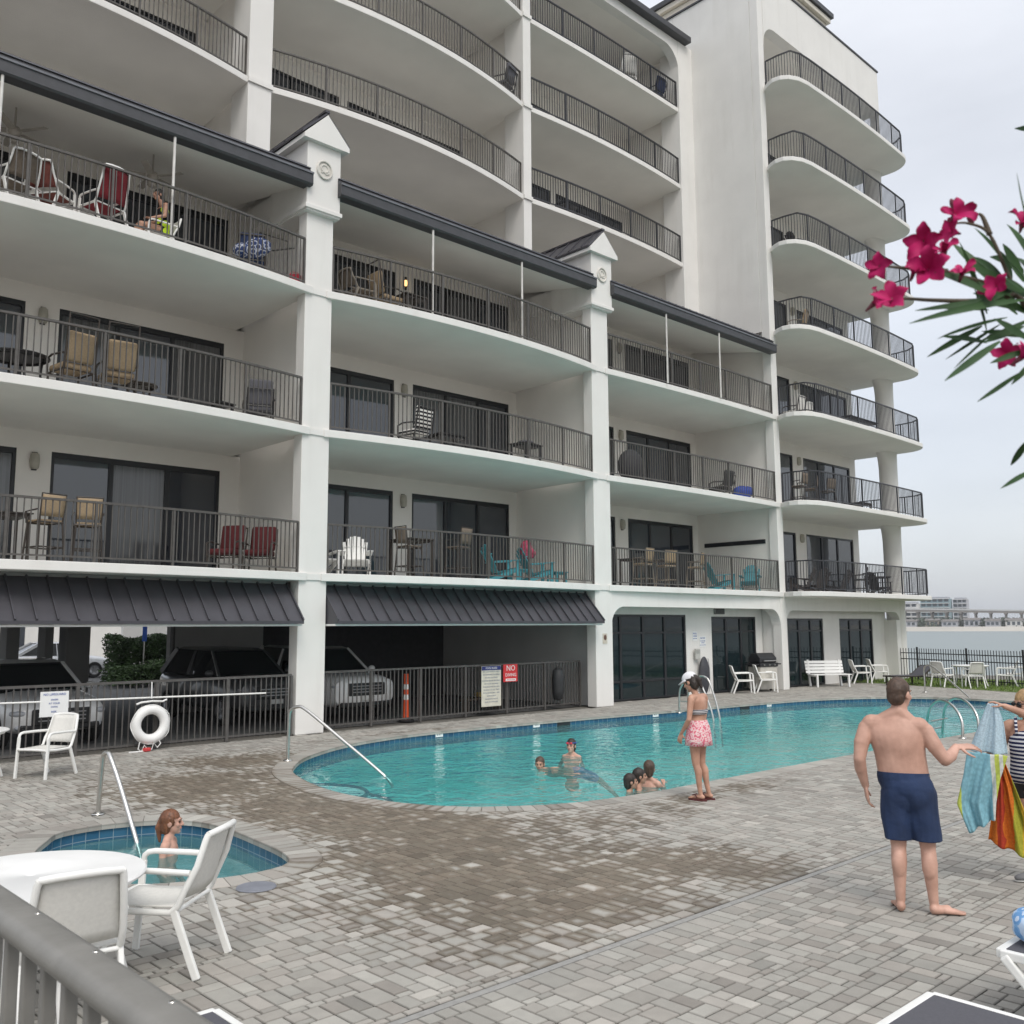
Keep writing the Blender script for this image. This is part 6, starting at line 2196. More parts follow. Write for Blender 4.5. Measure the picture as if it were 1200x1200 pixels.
    def build(self, name, m, parent, voxel=.008, smooth=3):
        me = self.mb.mesh(name)
        o = bpy.data.objects.new(name, me); COL.objects.link(o)
        r = o.modifiers.new('r', 'REMESH'); r.mode = 'VOXEL'; r.voxel_size = voxel; r.use_smooth_shade = True
        if smooth:
            sm = o.modifiers.new('s', 'SMOOTH'); sm.iterations = smooth; sm.factor = .5
        m2 = evaluated(o)
        bpy.data.objects.remove(o)
        for p in m2.polygons: p.use_smooth = True
        m2.materials.clear(); m2.materials.append(m)
        m2.name = name
        ob = bpy.data.objects.new(name, m2); COL.objects.link(ob); ob.parent = parent
        return ob


def cut(o, co, no, fill=True):
    bm = bmesh.new(); bm.from_mesh(o.data)
    r = bmesh.ops.bisect_plane(bm, geom=bm.verts[:] + bm.edges[:] + bm.faces[:], plane_co=co, plane_no=no, clear_outer=True)
    if fill:
        ed = [e for e in bm.edges if e.is_boundary]
        bmesh.ops.holes_fill(bm, edges=ed)
    bm.to_mesh(o.data); bm.free()


def eyes(b, parent, s=1.0, dist=.031):
    for sx in (-1, 1):
        p = b.M @ Vector((sx * dist * b.s, -.079 * b.s, .004 * b.s))
        MB().ell(p, .012 * b.s, .008 * b.s, .0075 * b.s, 10, 8, (0, 0, b.M.to_euler().z)).build('eye', EYEM, parent, smooth=180)
        q0 = b.M @ Vector((sx * .018 * b.s, -.092 * b.s, .027 * b.s)); q1 = b.M @ Vector((sx * .048 * b.s, -.080 * b.s, .030 * b.s))
        MB().tube([q0, q1], .004 * b.s, 6).build('eyebrow', HAIR_B, parent)
    q0 = b.M @ Vector((-.02 * b.s, -.089 * b.s, -.058 * b.s)); qm = b.M @ Vector((0, -.094 * b.s, -.059 * b.s)); q1 = b.M @ Vector((.02 * b.s, -.089 * b.s, -.058 * b.s))
    MB().tube([q0, qm, q1], .0055 * b.s, 6).build('lips', LIPM, parent, smooth=180)


def hair_cap(b, m, parent, thick=.012, back=.0, voxel=.009, extra=(), front=.35, name='hair'):
    """hair that follows the skull and leaves the face free"""
    h = Body()
    s = b.s
    T = lambda x, y, z: b.M @ Vector((x * s, y * s, z * s))
    rot = b.M.to_euler()
    h.ell(T(0, .022, .032), ((.076 + thick) * s, (.090 + thick) * s, (.090 + thick) * s), rot)
    h.ell(T(0, .05, -.02), ((.066 + thick) * s, (.055 + thick) * s, (.075 + thick + back) * s), rot)
    for p0, r0, p1, r1 in extra: h.cap(T(*p0), r0 * s, T(*p1), r1 * s)
    o = h.build(name, m, parent, voxel, 2)
    # trim the face side: everything in front of a slanted plane below the hairline
    me = o.data
    Mi = b.M.inverted()
    bm = bmesh.new(); bm.from_mesh(me)
    kill = []
    for f in bm.faces:
        c = Mi @ f.calc_center_median() / s
        if c.y < -.035 and c.z < .055 - c.y * -.25 and abs(c.x) < .2: kill.append(f)
        elif c.z < -.012 and c.y < .012 and len(extra) == 0: kill.append(f)
    bmesh.ops.delete(bm, geom=kill, context='FACES')
    for v in bm.verts:
        v.co += Vector((mnoise.noise(v.co * 60), mnoise.noise(v.co * 60 + Vector((9, 0, 0))), mnoise.noise(v.co * 60 + Vector((0, 9, 0))))) * .004
    bm.to_mesh(me); bm.free()
    return o


def person(name_label, cat='person', loc=(0, 0, 0), rz=0.0, group=None):
    return thing('person', name_label, cat, loc, rz, group)


# ---------------------------------------------------------------- man with bare back
t = person('bare backed man in navy swim shorts standing barefoot with one arm held out', loc=(3.11, 7.62, 0), rz=-R(22))
b = Body()
b.head((-.045, .015, 1.655), PI + -.55, .08, 1.04)
b.cap((-.06, .0, 1.44), .066, (-.05, .01, 1.60), .060)
b.cap((-.262, .0, 1.418), .076, (.082, .0, 1.405), .076)                                 # shoulder girdle
b.cap((-.06, -.01, 1.52), .058, (-.20, .0, 1.435), .058).cap((-.06, -.01, 1.52), .058, (.03, .0, 1.425), .058)   # trapezius
b.loft([(-.03, .0, .82, .12, .08), (-.03, .0, .90, .150, .105), (-.042, .015, .99, .184, .138), (-.054, .03, 1.08, .189, .148), (-.066, .022, 1.18, .190, .142), (-.080, .0, 1.28, .203, .130), (-.090, -.008, 1.37, .212, .114), (-.090, -.004, 1.435, .175, .088), (-.078, .0, 1.48, .11, .068), (-.065, .0, 1.52, .068, .058)])
for sx, hx in ((-1, -.115), (1, .075)):
    kx = -.112 if sx < 0 else .098
    ax = -.118 if sx < 0 else .118
    b.chain([(hx, .0, .88), ((hx + kx) / 2, .01, .70), (kx, .015, .50)], [.095, .080, .060])
    b.chain([(kx, .015, .50), (kx + (ax - kx) * .3, -.012, .37), (kx + (ax - kx) * .7, -.005, .2), (ax, .0, .085)], [.056, .060, .044, .036])
    b.ell((kx + .003 * sx, -.03, .36), (.056, .054, .11))
    b.cap((ax, -.02, .045), .036, (ax, .03, .05), .034)
    td = Vector((-.12, .99, 0)) if sx < 0 else Vector((.93, .38, 0))
    td.normalize(); sd = Vector((td.y, -td.x, 0))
    hb = Vector((ax, -.015, 0))
    b.cap(hb + Vector((0, 0, .036)), .034, hb + td * .10 + Vector((0, 0, .04)), .034)
    for q in (-.025, 0, .025): b.cap(hb + td * .08 + sd * q * .7 + Vector((0, 0, .036)), .026, hb + td * .18 + sd * q * 1.1 + Vector((0, 0, .020)), .017)
    for q, L in ((-.04, .235 if sx < 0 else .215), (-.02, .24), (0, .235), (.018, .228), (.034, .216)):
        b.cap(hb + td * .17 + sd * q + Vector((0, 0, .016)), .0125, hb + td * L + sd * q * 1.05 + Vector((0, 0, .012)), .0105, 8)
# left arm hangs, elbow a little back
b.ell((-.285, .0, 1.385), (.070, .068, .085))
b.chain([(-.305, -.005, 1.38), (-.345, -.045, 1.27), (-.365, -.07, 1.15)], [.066, .061, .047])
b.chain([(-.365, -.07, 1.15), (-.362, -.035, 1.07), (-.335, .035, .93)], [.047, .048, .030])
b.hand((-.335, .037, .925), (.10, .12, -1), (1, .2, .2), 1.12, .55, -1)
# right arm bent, hand held out to the towel
b.ell((.105, .0, 1.375), (.068, .068, .082))
b.chain([(.13, -.0, 1.37), (.19, -.03, 1.26), (.255, -.05, 1.165)], [.065, .060, .047])
b.chain([(.255, -.05, 1.165), (.30, .03, 1.19), (.345, .13, 1.245)], [.047, .047, .030])
b.hand((.347, .134, 1.247), (.95, .30, .02), (.1, .4, -1), 1.12, .35, -1, .28)
body = b.build('body', SK_MAN, t, .006, 9)
eyes(b, t)
hair_cap(b, HAIR_B, t, .006, -.01)
sh = Body()
sh.ell((-.035, .0, .95), (.192, .142, .16)).ell((-.052, .022, 1.02), (.1955, .154, .20))
for sx, hx in ((-1, -.115), (1, .075)):
    kx = -.112 if sx < 0 else .098
    sh.ell((hx * .7, -.035, .90), (.125, .095, .17))
    sh.chain([(hx, .0, .88), ((hx + kx) / 2, .005, .70), (kx, .008, .48)], [.118, .112, .102])
so2 = sh.build('swim_shorts', mat('navy_swim_cloth', (.012, .028, .078), .8, var=.3, scale=5, bump=.8, bscale=14), t, .009, 2)
cut(so2, (0, 0, .545), (0, 0, -1)); cut(so2, (0, 0, 1.05), (0, .08, 1))
for v in so2.data.vertices:
    d = mnoise.noise(Vector((v.co.x * 11, v.co.y * 11, v.co.z * 4.5))) * .016 * max(0, min(1, (1.03 - v.co.z) / .12))
    v.co.x += d; v.co.y += d * .7

# ---------------------------------------------------------------- woman in white cap at the pool edge
t = person('woman in white cap and pink print shorts standing at the pool edge', loc=(2.37, 12.42, 0), rz=-R(10.8))
f = Vector((-.85, .52, 0)).normalized(); sd = Vector((f.y, -f.x, 0))          # sd points to her right (away)
if sd.y < 0: sd = -sd
b = Body()
b.head((-.075, .02, 1.475), math.atan2(f.x, -f.y), .42, .98)
b.cap((-.005, .0, 1.31), .046, (-.05, .015, 1.42), .044)
C0 = Vector((.015, .0, 0))
b.cap(C0 + sd * .145 + Vector((0, 0, 1.285)), .048, C0 - sd * .145 + Vector((0, 0, 1.285)), .048)
ry = math.atan2(f.x, -f.y)
b.loft([(.01, 0, .70, .13, .10), (.012 - f.x * .02, -f.y * .02, .82, .160, .120), (.012 - f.x * .015, -f.y * .015, .91, .150, .110), (.014, 0, 1.0, .122, .090), (.015, 0, 1.06, .117, .086), (.015 + f.x * .012, f.y * .012, 1.13, .128, .096), (.015 + f.x * .012, f.y * .012, 1.19, .140, .098), (.015, 0, 1.25, .142, .082), (.012, 0, 1.295, .10, .062), (.008, 0, 1.33, .055, .05)], ry)
for q in (-1, 1):
    hp_ = Vector((.01, 0, .84)) + sd * q * .075
    kn = Vector((.02, 0, .455)) + sd * q * .068 + f * .02
    an = Vector((.055, 0, .085)) + sd * q * .075 - f * (.0 + .03 * (q > 0))
    b.chain([hp_, (hp_ + kn) / 2 + f * .01, kn], [.085, .070, .050])
    b.chain([kn, kn.lerp(an, .3) - f * .018, kn.lerp(an, .7), an], [.046, .049, .035, .029])
    b.ell(kn.lerp(an, .3) - f * .03, (.038, .038, .08))
    hb = an - f * .03; hb.z = .05
    b.cap(hb, .028, hb + f * .06, .03).cap(hb + f * .05 + Vector((0, 0, -.005)), .027, hb + f * .17 + Vector((0, 0, -.018)), .019)
    for w_ in (-.026, -.008, .01, .026): b.cap(hb + f * .15 + sd * w_ + Vector((0, 0, -.02)), .011, hb + f * (.205 - abs(w_) * .5) + sd * w_ + Vector((0, 0, -.024)), .009, 8)
    fl = MB()
    out_ = []
    for k in range(20):
        a = 2 * PI * k / 20
        p = hb + f * (.075 + .135 * math.cos(a)) + sd * (.048 * math.sin(a) * (1 + .2 * math.cos(a)))
        out_.append((p.x, p.y))
    fl.prism(out_, .002, .022, 'z').build('flip_flop', mat('sandal_maroon', (.09, .02, .02), .6), t)
    MB().tube([hb + f * .06 - sd * .045 + Vector((0, 0, -.01)), hb + f * .10 - sd * .02 + Vector((0, 0, .025)), hb + f * .15 + Vector((0, 0, .012)), hb + f * .10 + sd * .02 + Vector((0, 0, .025)), hb + f * .06 + sd * .045 + Vector((0, 0, -.01))], .007, 6).build('sandal_strap', MAT['sandal_maroon'], t)
for q in (-1, 1):
    s0 = C0 + sd * q * .165 + Vector((0, 0, 1.275))
    el = s0 + Vector((-.02, -.03 * (q < 0), -.255)) + sd * q * .02 + f * .0
    wr = el + f * .15 + Vector((0, 0, -.185)) - sd * q * .05
    b.ell(s0 + Vector((0, 0, -.02)), (.047, .047, .06))
    b.chain([s0, s0.lerp(el, .5), el], [.043, .040, .032]).chain([el, el.lerp(wr, .35), wr], [.033, .033, .022])
    b.hand(wr, f * .35 + Vector((0, 0, -1)), -sd * q, .92, .55, 1 if q < 0 else -1)
b.build('body', SK_W, t, .0065, 7)
eyes(b, t)
hr = hair_cap(b, HAIR_D, t, .010, .02, extra=(((0, .10, .03), .034, (0, .14, -.02), .04), ((0, .14, -.02), .036, (0, .13, -.12), .02)))
cp = Body()
Tm = lambda x, y, z: b.M @ Vector((x, y, z))
cp.ell(Tm(0, .008, .045), (.090, .108, .092), b.M.to_euler())
co = cp.build('cap', mat('cap_white', (.72, .72, .74), .8), t, .008, 2)
cut(co, Tm(0, 0, .040), (b.M.to_3x3() @ Vector((0, -.15, -1))), True)
bm_ = MB()
for k in range(15):
    pass
rim_o, rim_i = [], []
for k in range(15):
    a = PI * (k / 14)
    rim_i.append((.086 * math.cos(a), -.10 * math.sin(a) * .9 - .005, .045)); rim_o.append((.082 * math.cos(a), -.10 * math.sin(a) - .075 * math.sin(a) ** .6, .032 - .012 * math.cos(a) ** 2))
bm_.add([Tm(*p) for p in rim_i + rim_o], [(k, k + 1, 15 + k + 1, 15 + k) for k in range(14)])
bm_.build('cap_brim', MAT['cap_white'], t, smooth=180, solid=.006)


def ring(c, rx, ry_, ang, n=28, wob=0, ph=0):
    out = []
    for k in range(n):
        a = 2 * PI * k / n
        w_ = 1 + wob * math.sin(a * 7 + ph)
        x, y = rx * math.cos(a) * w_, ry_ * math.sin(a) * w_
        out.append(Vector((c[0] + x * math.cos(ang) - y * math.sin(ang), c[1] + x * math.sin(ang) + y * math.cos(ang), c[2])))
    return out


bk = MB().rings([ring((.018, 0, z), rx, rr_, ry) for z, rx, rr_ in ((1.075, .139, .094), (1.10, .149, .103), (1.125, .150, .103), (1.135, .147, .098))], cap=False)
bk.build('bikini_top', pattern_mat('bikini_stripe', ((0, (.62, .62, .62)), (.5, (.03, .03, .05))), 16, 'WAVE'), t, smooth=180, solid=.006)
for q in (-1, 1):
    p0 = C0 + sd * q * .07 + f * .08 + Vector((0, 0, 1.14)); p1 = C0 + sd * q * .05 + Vector((0, 0, 1.325)); p2 = C0 - f * .03 + Vector((0, 0, 1.34))
    MB().tube(smooth_path([p0, p1 + f * .04, p2], 5), .006, 6).build('strap', MAT['cap_white'], t)
PINK = pattern_mat('pink_print', ((0, (.62, .10, .16)), (.22, (.72, .34, .38)), (.42, (.75, .62, .60)), (.6, (.62, .16, .22))), 26)
sk = MB().rings([ring((.012, 0, z), rx, rr_, ry, 36, w_, z * 9) for z, rx, rr_, w_ in ((.685, .196, .160, .030), (.76, .190, .153, .022), (.84, .182, .146, .012), (.92, .167, .130, .006), (.985, .138, .104, 0), (1.0, .134, .100, 0))], cap=False)
sk.build('print_shorts', PINK, t, smooth=180, solid=.006)

# ---------------------------------------------------------------- woman holding up towels at the right edge
W0 = Vector((4.52, 8.5, 0)); WR = -R(27.8)
t = person('woman in striped tank top and sunglasses raising an arm at the right edge', loc=W0, rz=WR)
b = Body()
b.head((.00, .0, 1.50), -.9, .05, .98)
b.cap((.02, .01, 1.33), .048, (.01, .01, 1.44), .046)
b.cap((-.13, .0, 1.315), .052, (.18, .0, 1.315), .052)
b.loft([(.04, .0, .70, .15, .11), (.04, .01, .82, .188, .142), (.037, .0, .92, .182, .142), (.03, -.015, 1.02, .168, .134), (.025, -.03, 1.12, .160, .130), (.022, -.035, 1.18, .163, .124), (.022, -.01, 1.25, .160, .100), (.022, .0, 1.31, .12, .072), (.02, .0, 1.36, .06, .052)])
for q in (-1, 1):
    hp_ = Vector((.04 + q * .085, .0, .82)); kn = Vector((.05 + q * .075, -.01, .45)); an = Vector((.06 + q * .07, .02, .085))
    b.chain([hp_, (hp_ + kn) / 2, kn], [.095, .080, .056]).chain([kn, kn.lerp(an, .3) + Vector((0, .015, 0)), an], [.052, .053, .032])
    b.cap(an + Vector((0, 0, -.03)), .034, an + Vector((-.12, -.10, -.055)), .028)
    sh_ = MB()
    e0 = an + Vector((.03, .04, -.085))
    sh_.ell(an + Vector((-.055, -.05, -.05)), .145, .05, .038, 16, 10, (0, 0, R(40)))
    sh_.build('shoe', mat('shoe_grey', (.16, .16, .165), .7), t, smooth=180)
    MB().ell(an + Vector((-.055, -.05, -.074)), .15, .052, .012, 16, 8, (0, 0, R(40))).build('sole', mat('sole_pale', (.5, .5, .48), .6), t, smooth=180)
# raised arm across the face, holding the towel
b.ell((.19, -.02, 1.30), (.055, .055, .065))
el = Vector((.13, -.27, 1.38)); wr = Vector((-.16, -.30, 1.50))
b.chain([(.20, -.03, 1.30), (.18, -.15, 1.33), el], [.050, .048, .037]).chain([el, el.lerp(wr, .35), wr], [.039, .040, .025])
b.hand(wr, (-.9, -.05, .35), (.2, 0, -1), .98, 1.15, 1)
# other arm, lower, hand behind the towel
b.ell((-.145, .0, 1.295), (.052, .052, .062))
el = Vector((-.22, .03, 1.08)); wr = Vector((-.25, -.2, 1.10))
b.chain([(-.155, .0, 1.29), (-.19, .02, 1.19), el], [.048, .045, .036]).chain([el, el.lerp(wr, .35), wr], [.037, .037, .024])
b.hand(wr, (-.25, -.95, .1), (-.3, .2, -1), .95, .9, -1)
b.build('body', SK_W, t, .0065, 7)
eyes(b, t)
hair_cap(b, HAIR_L, t, .018, .06, extra=(((.0, .06, .06), .05, (.0, .09, -.10), .05), ((.06, .03, .04), .03, (.07, .03, -.12), .022), ((-.06, .03, .04), .03, (-.07, .03, -.12), .022)))
sg = MB()
T = lambda x, y, z: b.M @ Vector((x, y, z))
for sx in (-1, 1): sg.ell(T(sx * .034, -.092, .002), .030, .012, .022, 14, 8, b.M.to_euler())
sg.tube([T(-.072, -.02, .01), T(-.066, -.075, .01), T(0, -.105, .01), T(.066, -.075, .01), T(.072, -.02, .01)], .005, 6)
sg.build('sunglasses', mat('sunglass_black', (.012, .012, .014), .15), t, smooth=60)
STR = pattern_mat('tank_stripes', ((0, (.70, .70, .72)), (.42, (.025, .03, .08))), 9.5, 'WAVE')
tk = MB().rings([ring((x, y, z), rx, ry_, 0, 32) for z, x, y, rx, ry_ in ((.83, .04, .0, .197, .150), (.92, .035, -.012, .190, .150), (1.02, .03, -.02, .176, .142), (1.10, .025, -.035, .170, .138), (1.17, .022, -.045, .172, .130), (1.24, .024, -.01, .158, .110), (1.275, .024, .0, .145, .090))], cap=False)
tk.build('tank_top', STR, t, smooth=180, solid=.006)
for sx in (-.085, .125): MB().tube(smooth_path([Vector((sx, -.10, 1.25)), Vector((sx, -.05, 1.36)), Vector((sx, .03, 1.37)), Vector((sx, .09, 1.26))], 5), .014, 6).build('shoulder_strap', STR, t, smooth=180)
bt = Body()
bt.ell((.04, .0, .83), (.192, .148, .115)).cap((-.045, 0, .80), .108, (-.045, 0, .74), .098).cap((.125, 0, .80), .108, (.125, 0, .74), .098)
bo = bt.build('swim_bottom', mat('black_swim_cloth', (.012, .012, .014), .7), t, .01, 2)
cut(bo, (0, 0, .70), (0, 0, -1))

# ---------------------------------------------------------------- towels held between them
def sheet(name, label, m, L, Rr, folds=3.0, amp=.03, seed=0, back=None):
    """cloth hanging between a left and a right edge polyline given in the woman's frame (x, y, z)"""
    def pl(P, v):
        t_ = v * (len(P) - 1); i = min(len(P) - 2, int(t_)); return Vector(P[i]).lerp(Vector(P[i + 1]), t_ - i)

    def fn(u, v):
        a, c = pl(L, v), pl(Rr, v)
        p = a.lerp(c, u)
        w = amp * (.35 + .65 * v)
        p.y += w * math.sin(u * folds * 2 * PI + seed + 1.3 * math.sin(v * 2.2)) + .35 * w * math.sin(u * folds * 5.1 * PI + seed * 2)
        p.z += .3 * w * math.sin(u * folds * 2 * PI + seed + 1)
        return p
    mb = MB().grid(fn, 40, 40)
    o = mb.build(name, m, None, smooth=180, loc=W0, rot=(0, 0, WR), solid=.007)
    return tag(o, label, 'towel')


def towel_mat(name, bands, weave=60, axis=0, noise=.12):
    """striped terry cloth; bands run along the cloth's own x or z"""
    m, nt, out = nodes(name)
    b_ = N(nt, 'ShaderNodeBsdfPrincipled'); b_.inputs['Roughness'].default_value = .95; b_.inputs['Specular IOR Level'].default_value = .1
    tc = N(nt, 'ShaderNodeTexCoord')
    sp_ = N(nt, 'ShaderNodeSeparateXYZ'); nt.links.new(tc.outputs['Generated'], sp_.inputs[0])
    nz = N(nt, 'ShaderNodeTexNoise'); nz.inputs['Scale'].default_value = 5
    nt.links.new(tc.outputs['Object'], nz.inputs['Vector'])
    ma = N(nt, 'ShaderNodeMath', operation='MULTIPLY_ADD'); ma.inputs[1].default_value = noise; nt.links.new(nz.outputs['Fac'], ma.inputs[0])
    src = sp_.outputs[('X', 'Y', 'Z')[axis]]
    nt.links.new(src, ma.inputs[2])
    r = N(nt, 'ShaderNodeValToRGB'); r.color_ramp.interpolation = 'CONSTANT'
    els = r.color_ramp.elements
    els[0].position = bands[0][0]; els[0].color = rgba(bands[0][1]); els[1].position = bands[-1][0]; els[1].color = rgba(bands[-1][1])
    for p, c in bands[1:-1]:
        e = els.new(p); e.color = rgba(c)
    nt.links.new(ma.outputs[0], r.inputs['Fac'])
    vo = N(nt, 'ShaderNodeTexVoronoi'); vo.inputs['Scale'].default_value = weave; nt.links.new(tc.outputs['Object'], vo.inputs['Vector'])
    mr = N(nt, 'ShaderNodeMapRange'); mr.inputs['To Min'].default_value = 1.06; mr.inputs['To Max'].default_value = .72; nt.links.new(vo.outputs['Distance'], mr.inputs['Value'])
    sc2 = N(nt, 'ShaderNodeVectorMath', operation='SCALE'); nt.links.new(r.outputs[0], sc2.inputs[0]); nt.links.new(mr.outputs[0], sc2.inputs['Scale'])
    nt.links.new(sc2.outputs[0], b_.inputs['Base Color'])
    nt.links.new(b_.outputs[0], out.inputs['Surface'])
    return m


PB = (.24, .47, .55); LB = (.46, .60, .68); YG = (.52, .60, .12); WHT_ = (.66, .68, .64)
TB = towel_mat('blue_towel', ((0, YG), (.12, PB), (.70, WHT_), (.78, YG), (.86, WHT_), (.93, YG)), 34, 0, .05)
TBK = towel_mat('blue_towel_back', ((0, LB), (.5, (.50, .64, .72)), (1.0, LB)), 70, 0, .3)
# upper pale back of the towel hanging from her hand to the fold held by the man
PX = lambda px, py, y=-.36: ((px - 1200) / 136.0, y, (1038 - py) / 139.0)
sheet('beach_towel', 'pale blue back of a beach towel held up between the man and woman', TBK, [PX(1161, 826), PX(1152, 848), PX(1138, 883)], [PX(1171, 827), PX(1176, 850), PX(1178, 886)], 2.0, .02, 1)
fo = sheet('beach_towel', 'light blue patterned beach towel with yellow green edges hanging from the man\'s hand', TB, [PX(1136, 883, -.40), PX(1131, 910, -.40), PX(1122, 945, -.40), PX(1133, 978, -.40)], [PX(1178, 886, -.40), PX(1169, 912, -.40), PX(1163, 940, -.40), PX(1161, 960, -.40)], 2.2, .03, 2)
RED_, ORG_, YEL_, LIM_, PUR_ = (.42, .055, .03), (.62, .17, .03), (.64, .42, .05), (.38, .37, .05), (.36, .14, .26)
TOR = towel_mat('orange_towel', ((0, YEL_), (.10, ORG_), (.30, RED_), (.42, ORG_), (.58, LIM_), (.74, YEL_), (.9, ORG_)), 60, 0, .20)
fo = sheet('beach_towel', 'orange yellow and red striped beach towel hanging below the blue one', TOR, [PX(1164, 896, -.30), PX(1164, 920, -.30), PX(1158, 955, -.30), PX(1152, 988, -.30)], [PX(1175, 897, -.30), PX(1184, 925, -.30), PX(1196, 965, -.30), PX(1208, 1010, -.30)], 2.6, .035, 0)

# ---------------------------------------------------------------- bathers
def bather(label, loc, rz, hairm, skinm, head_yaw=0, s=1.0, arms='down', hair_extra=(), depth=.55, group=None, pitch=0, face=True, lean=0.0, turn=1):
    """figure standing in the water, built down to the waist; z = 0 is its chin line"""
    t = person(label, loc=loc, rz=rz, group=group)
    b = Body()
    b.head((0, 0, .105 * s), head_yaw, pitch, s)
    b.cap((0, .02, -.07 * s), .046 * s, (0, .012, .03 * s), .043 * s)
    b.cap((-.125 * s, .025, -.095 * s), .046 * s, (.125 * s, .025, -.095 * s), .046 * s).cap((0, .03, -.02 * s), .04 * s, (-.10 * s, .03, -.08 * s), .036 * s).cap((0, .03, -.02 * s), .04 * s, (.10 * s, .03, -.08 * s), .036 * s)
    b.ell((0, .02 + lean, -.20 * s), (.145 * s, .09 * s, .15 * s)).ell((0, .02 + lean, -.40 * s), (.125 * s, .08 * s, .16 * s)).ell((0, .02 + lean, -.60 * s), (.14 * s, .095 * s, .11 * s))
    for q in (-1, 1):
        b.ell((q * .15 * s, .025, -.115 * s), (.045 * s, .045 * s, .055 * s))
        if arms == 'down':
            el, wr = Vector((q * .19, .05, -.35)) * s, Vector((q * .17, -.10, -.52)) * s
        elif arms == 'edge':
            el, wr = Vector((q * .19, -.13, -.22)) * s, Vector((q * .10, -.30, -.14)) * s
        else:
            el, wr = Vector((q * .24, .0, -.29)) * s, Vector((q * .27, -.16, -.34)) * s
        b.chain([(q * .15 * s, .025, -.11 * s), el], [.040 * s, .031 * s]).chain([el, wr], [.031 * s, .022 * s])
        b.hand(wr, wr - el, (0, 0, -1), .85 * s, .4, q)
    b.build('body', skinm, t, .008, 2)
    eyes(b, t)
    hair_cap(b, hairm, t, .011, .02, extra=hair_extra)
    return t, b


tail = (((0, .10, .03), .030, (0, .13, -.05), .032), ((0, .13, -.05), .030, (0, .11, -.18), .014), ((.06, .03, .03), .02, (.06, .04, -.05), .012), ((-.06, .03, .03), .02, (-.06, .04, -.05), .012))
# woman in the spa, in profile, looking right
tS, bS = bather('woman with wet auburn ponytail sitting in the small spa pool', (-3.64, 10.42, .04), R(95), HAIR_R, SK_P, .12, 1.06, 'down', tail)
# three children at the near wall
GBT = 'bathers in the swimming pool'
bather('dark haired child lowest at the near pool wall, left of two others', (1.68, 13.9, -.10), R(75), HAIR_D, SK_W, .4, .92, 'edge', group=GBT, hair_extra=(((0, .06, .05), .04, (0, .08, -.06), .03),))
bather('dark haired child in the middle at the near pool wall', (1.83, 14.05, -.05), R(85), HAIR_D, SK_W, .2, .94, 'edge', group=GBT, hair_extra=(((0, .06, .05), .045, (0, .09, -.12), .03),))
bather('child with wet brown hair tallest of three at the near pool wall', (2.0, 14.28, .02), R(150), HAIR_B, SK_P, .3, .98, 'edge', group=GBT, hair_extra=(((0, .06, .05), .045, (0, .08, -.09), .035),))
# girl with goggles pushed up
tG, bG = bather('girl with red goggles on her forehead standing in the pool', (1.05, 17.55, -.05), R(-25), HAIR_D, SK_P, 0, 1.0, 'out', tail, group=GBT)
T = lambda x, y, z: bG.M @ Vector((x, y, z))
gg = MB()
for sx in (-1, 1): gg.ell(T(sx * .033, -.094, .052), .030, .016, .020, 12, 8, bG.M.to_euler())
gg.build('goggles', mat('goggle_red', (.60, .04, .06), .3), tG, smooth=180)
MB().tube([T(.092 * math.cos(a * PI / 12), .02 + .108 * math.sin(a * PI / 12) * -1, .056) for a in range(24)], .007, 6, closed=True).build('goggle_strap', mat('goggle_blue', (.03, .10, .42), .4), tG)
# boy floating on his front
t = person('boy in blue trunks floating face up in the middle of the pool', loc=(.50, 16.1, -.13), rz=R(8), group=GBT)
b = Body()
b.head((-.06, 0, .07), -R(20), .1, .95)
b.cap((.0, .02, -.02), .042, (.10, .05, -.05), .05)
b.ell((.20, .06, -.075), (.17, .13, .085)).ell((.42, .08, -.095), (.17, .115, .08)).ell((.62, .1, -.10), (.14, .12, .08))
for q in (-1, 1):
    b.chain([(.66, .1 + q * .06, -.11), (.98, .14 + q * .07, -.24), (1.22, .18 + q * .08, -.46)], [.07, .05, .032])
    b.cap((1.22, .18 + q * .08, -.46), .03, (1.32, .2 + q * .08, -.56), .022)
    b.chain([(.12, .05 + q * .14, -.05), (.28, .05 + q * .30, -.08), (.45, .05 + q * .38, -.06)], [.042, .034, .024])
    b.hand((.45, .05 + q * .38, -.06), (1, q * .2, 0), (0, 0, -1), .85, .2, q)
b.build('body', SK_W, t, .008, 2)
eyes(b, t); hair_cap(b, HAIR_B, t, .009, .0)
bt = Body(); bt.ell((.60, .1, -.095), (.16, .135, .095))
for q in (-1, 1): bt.cap((.66, .1 + q * .06, -.105), .088, (.88, .13 + q * .068, -.19), .076)
bt.build('swim_trunks', mat('trunks_blue', (.02, .16, .40), .7), t, .01, 2)

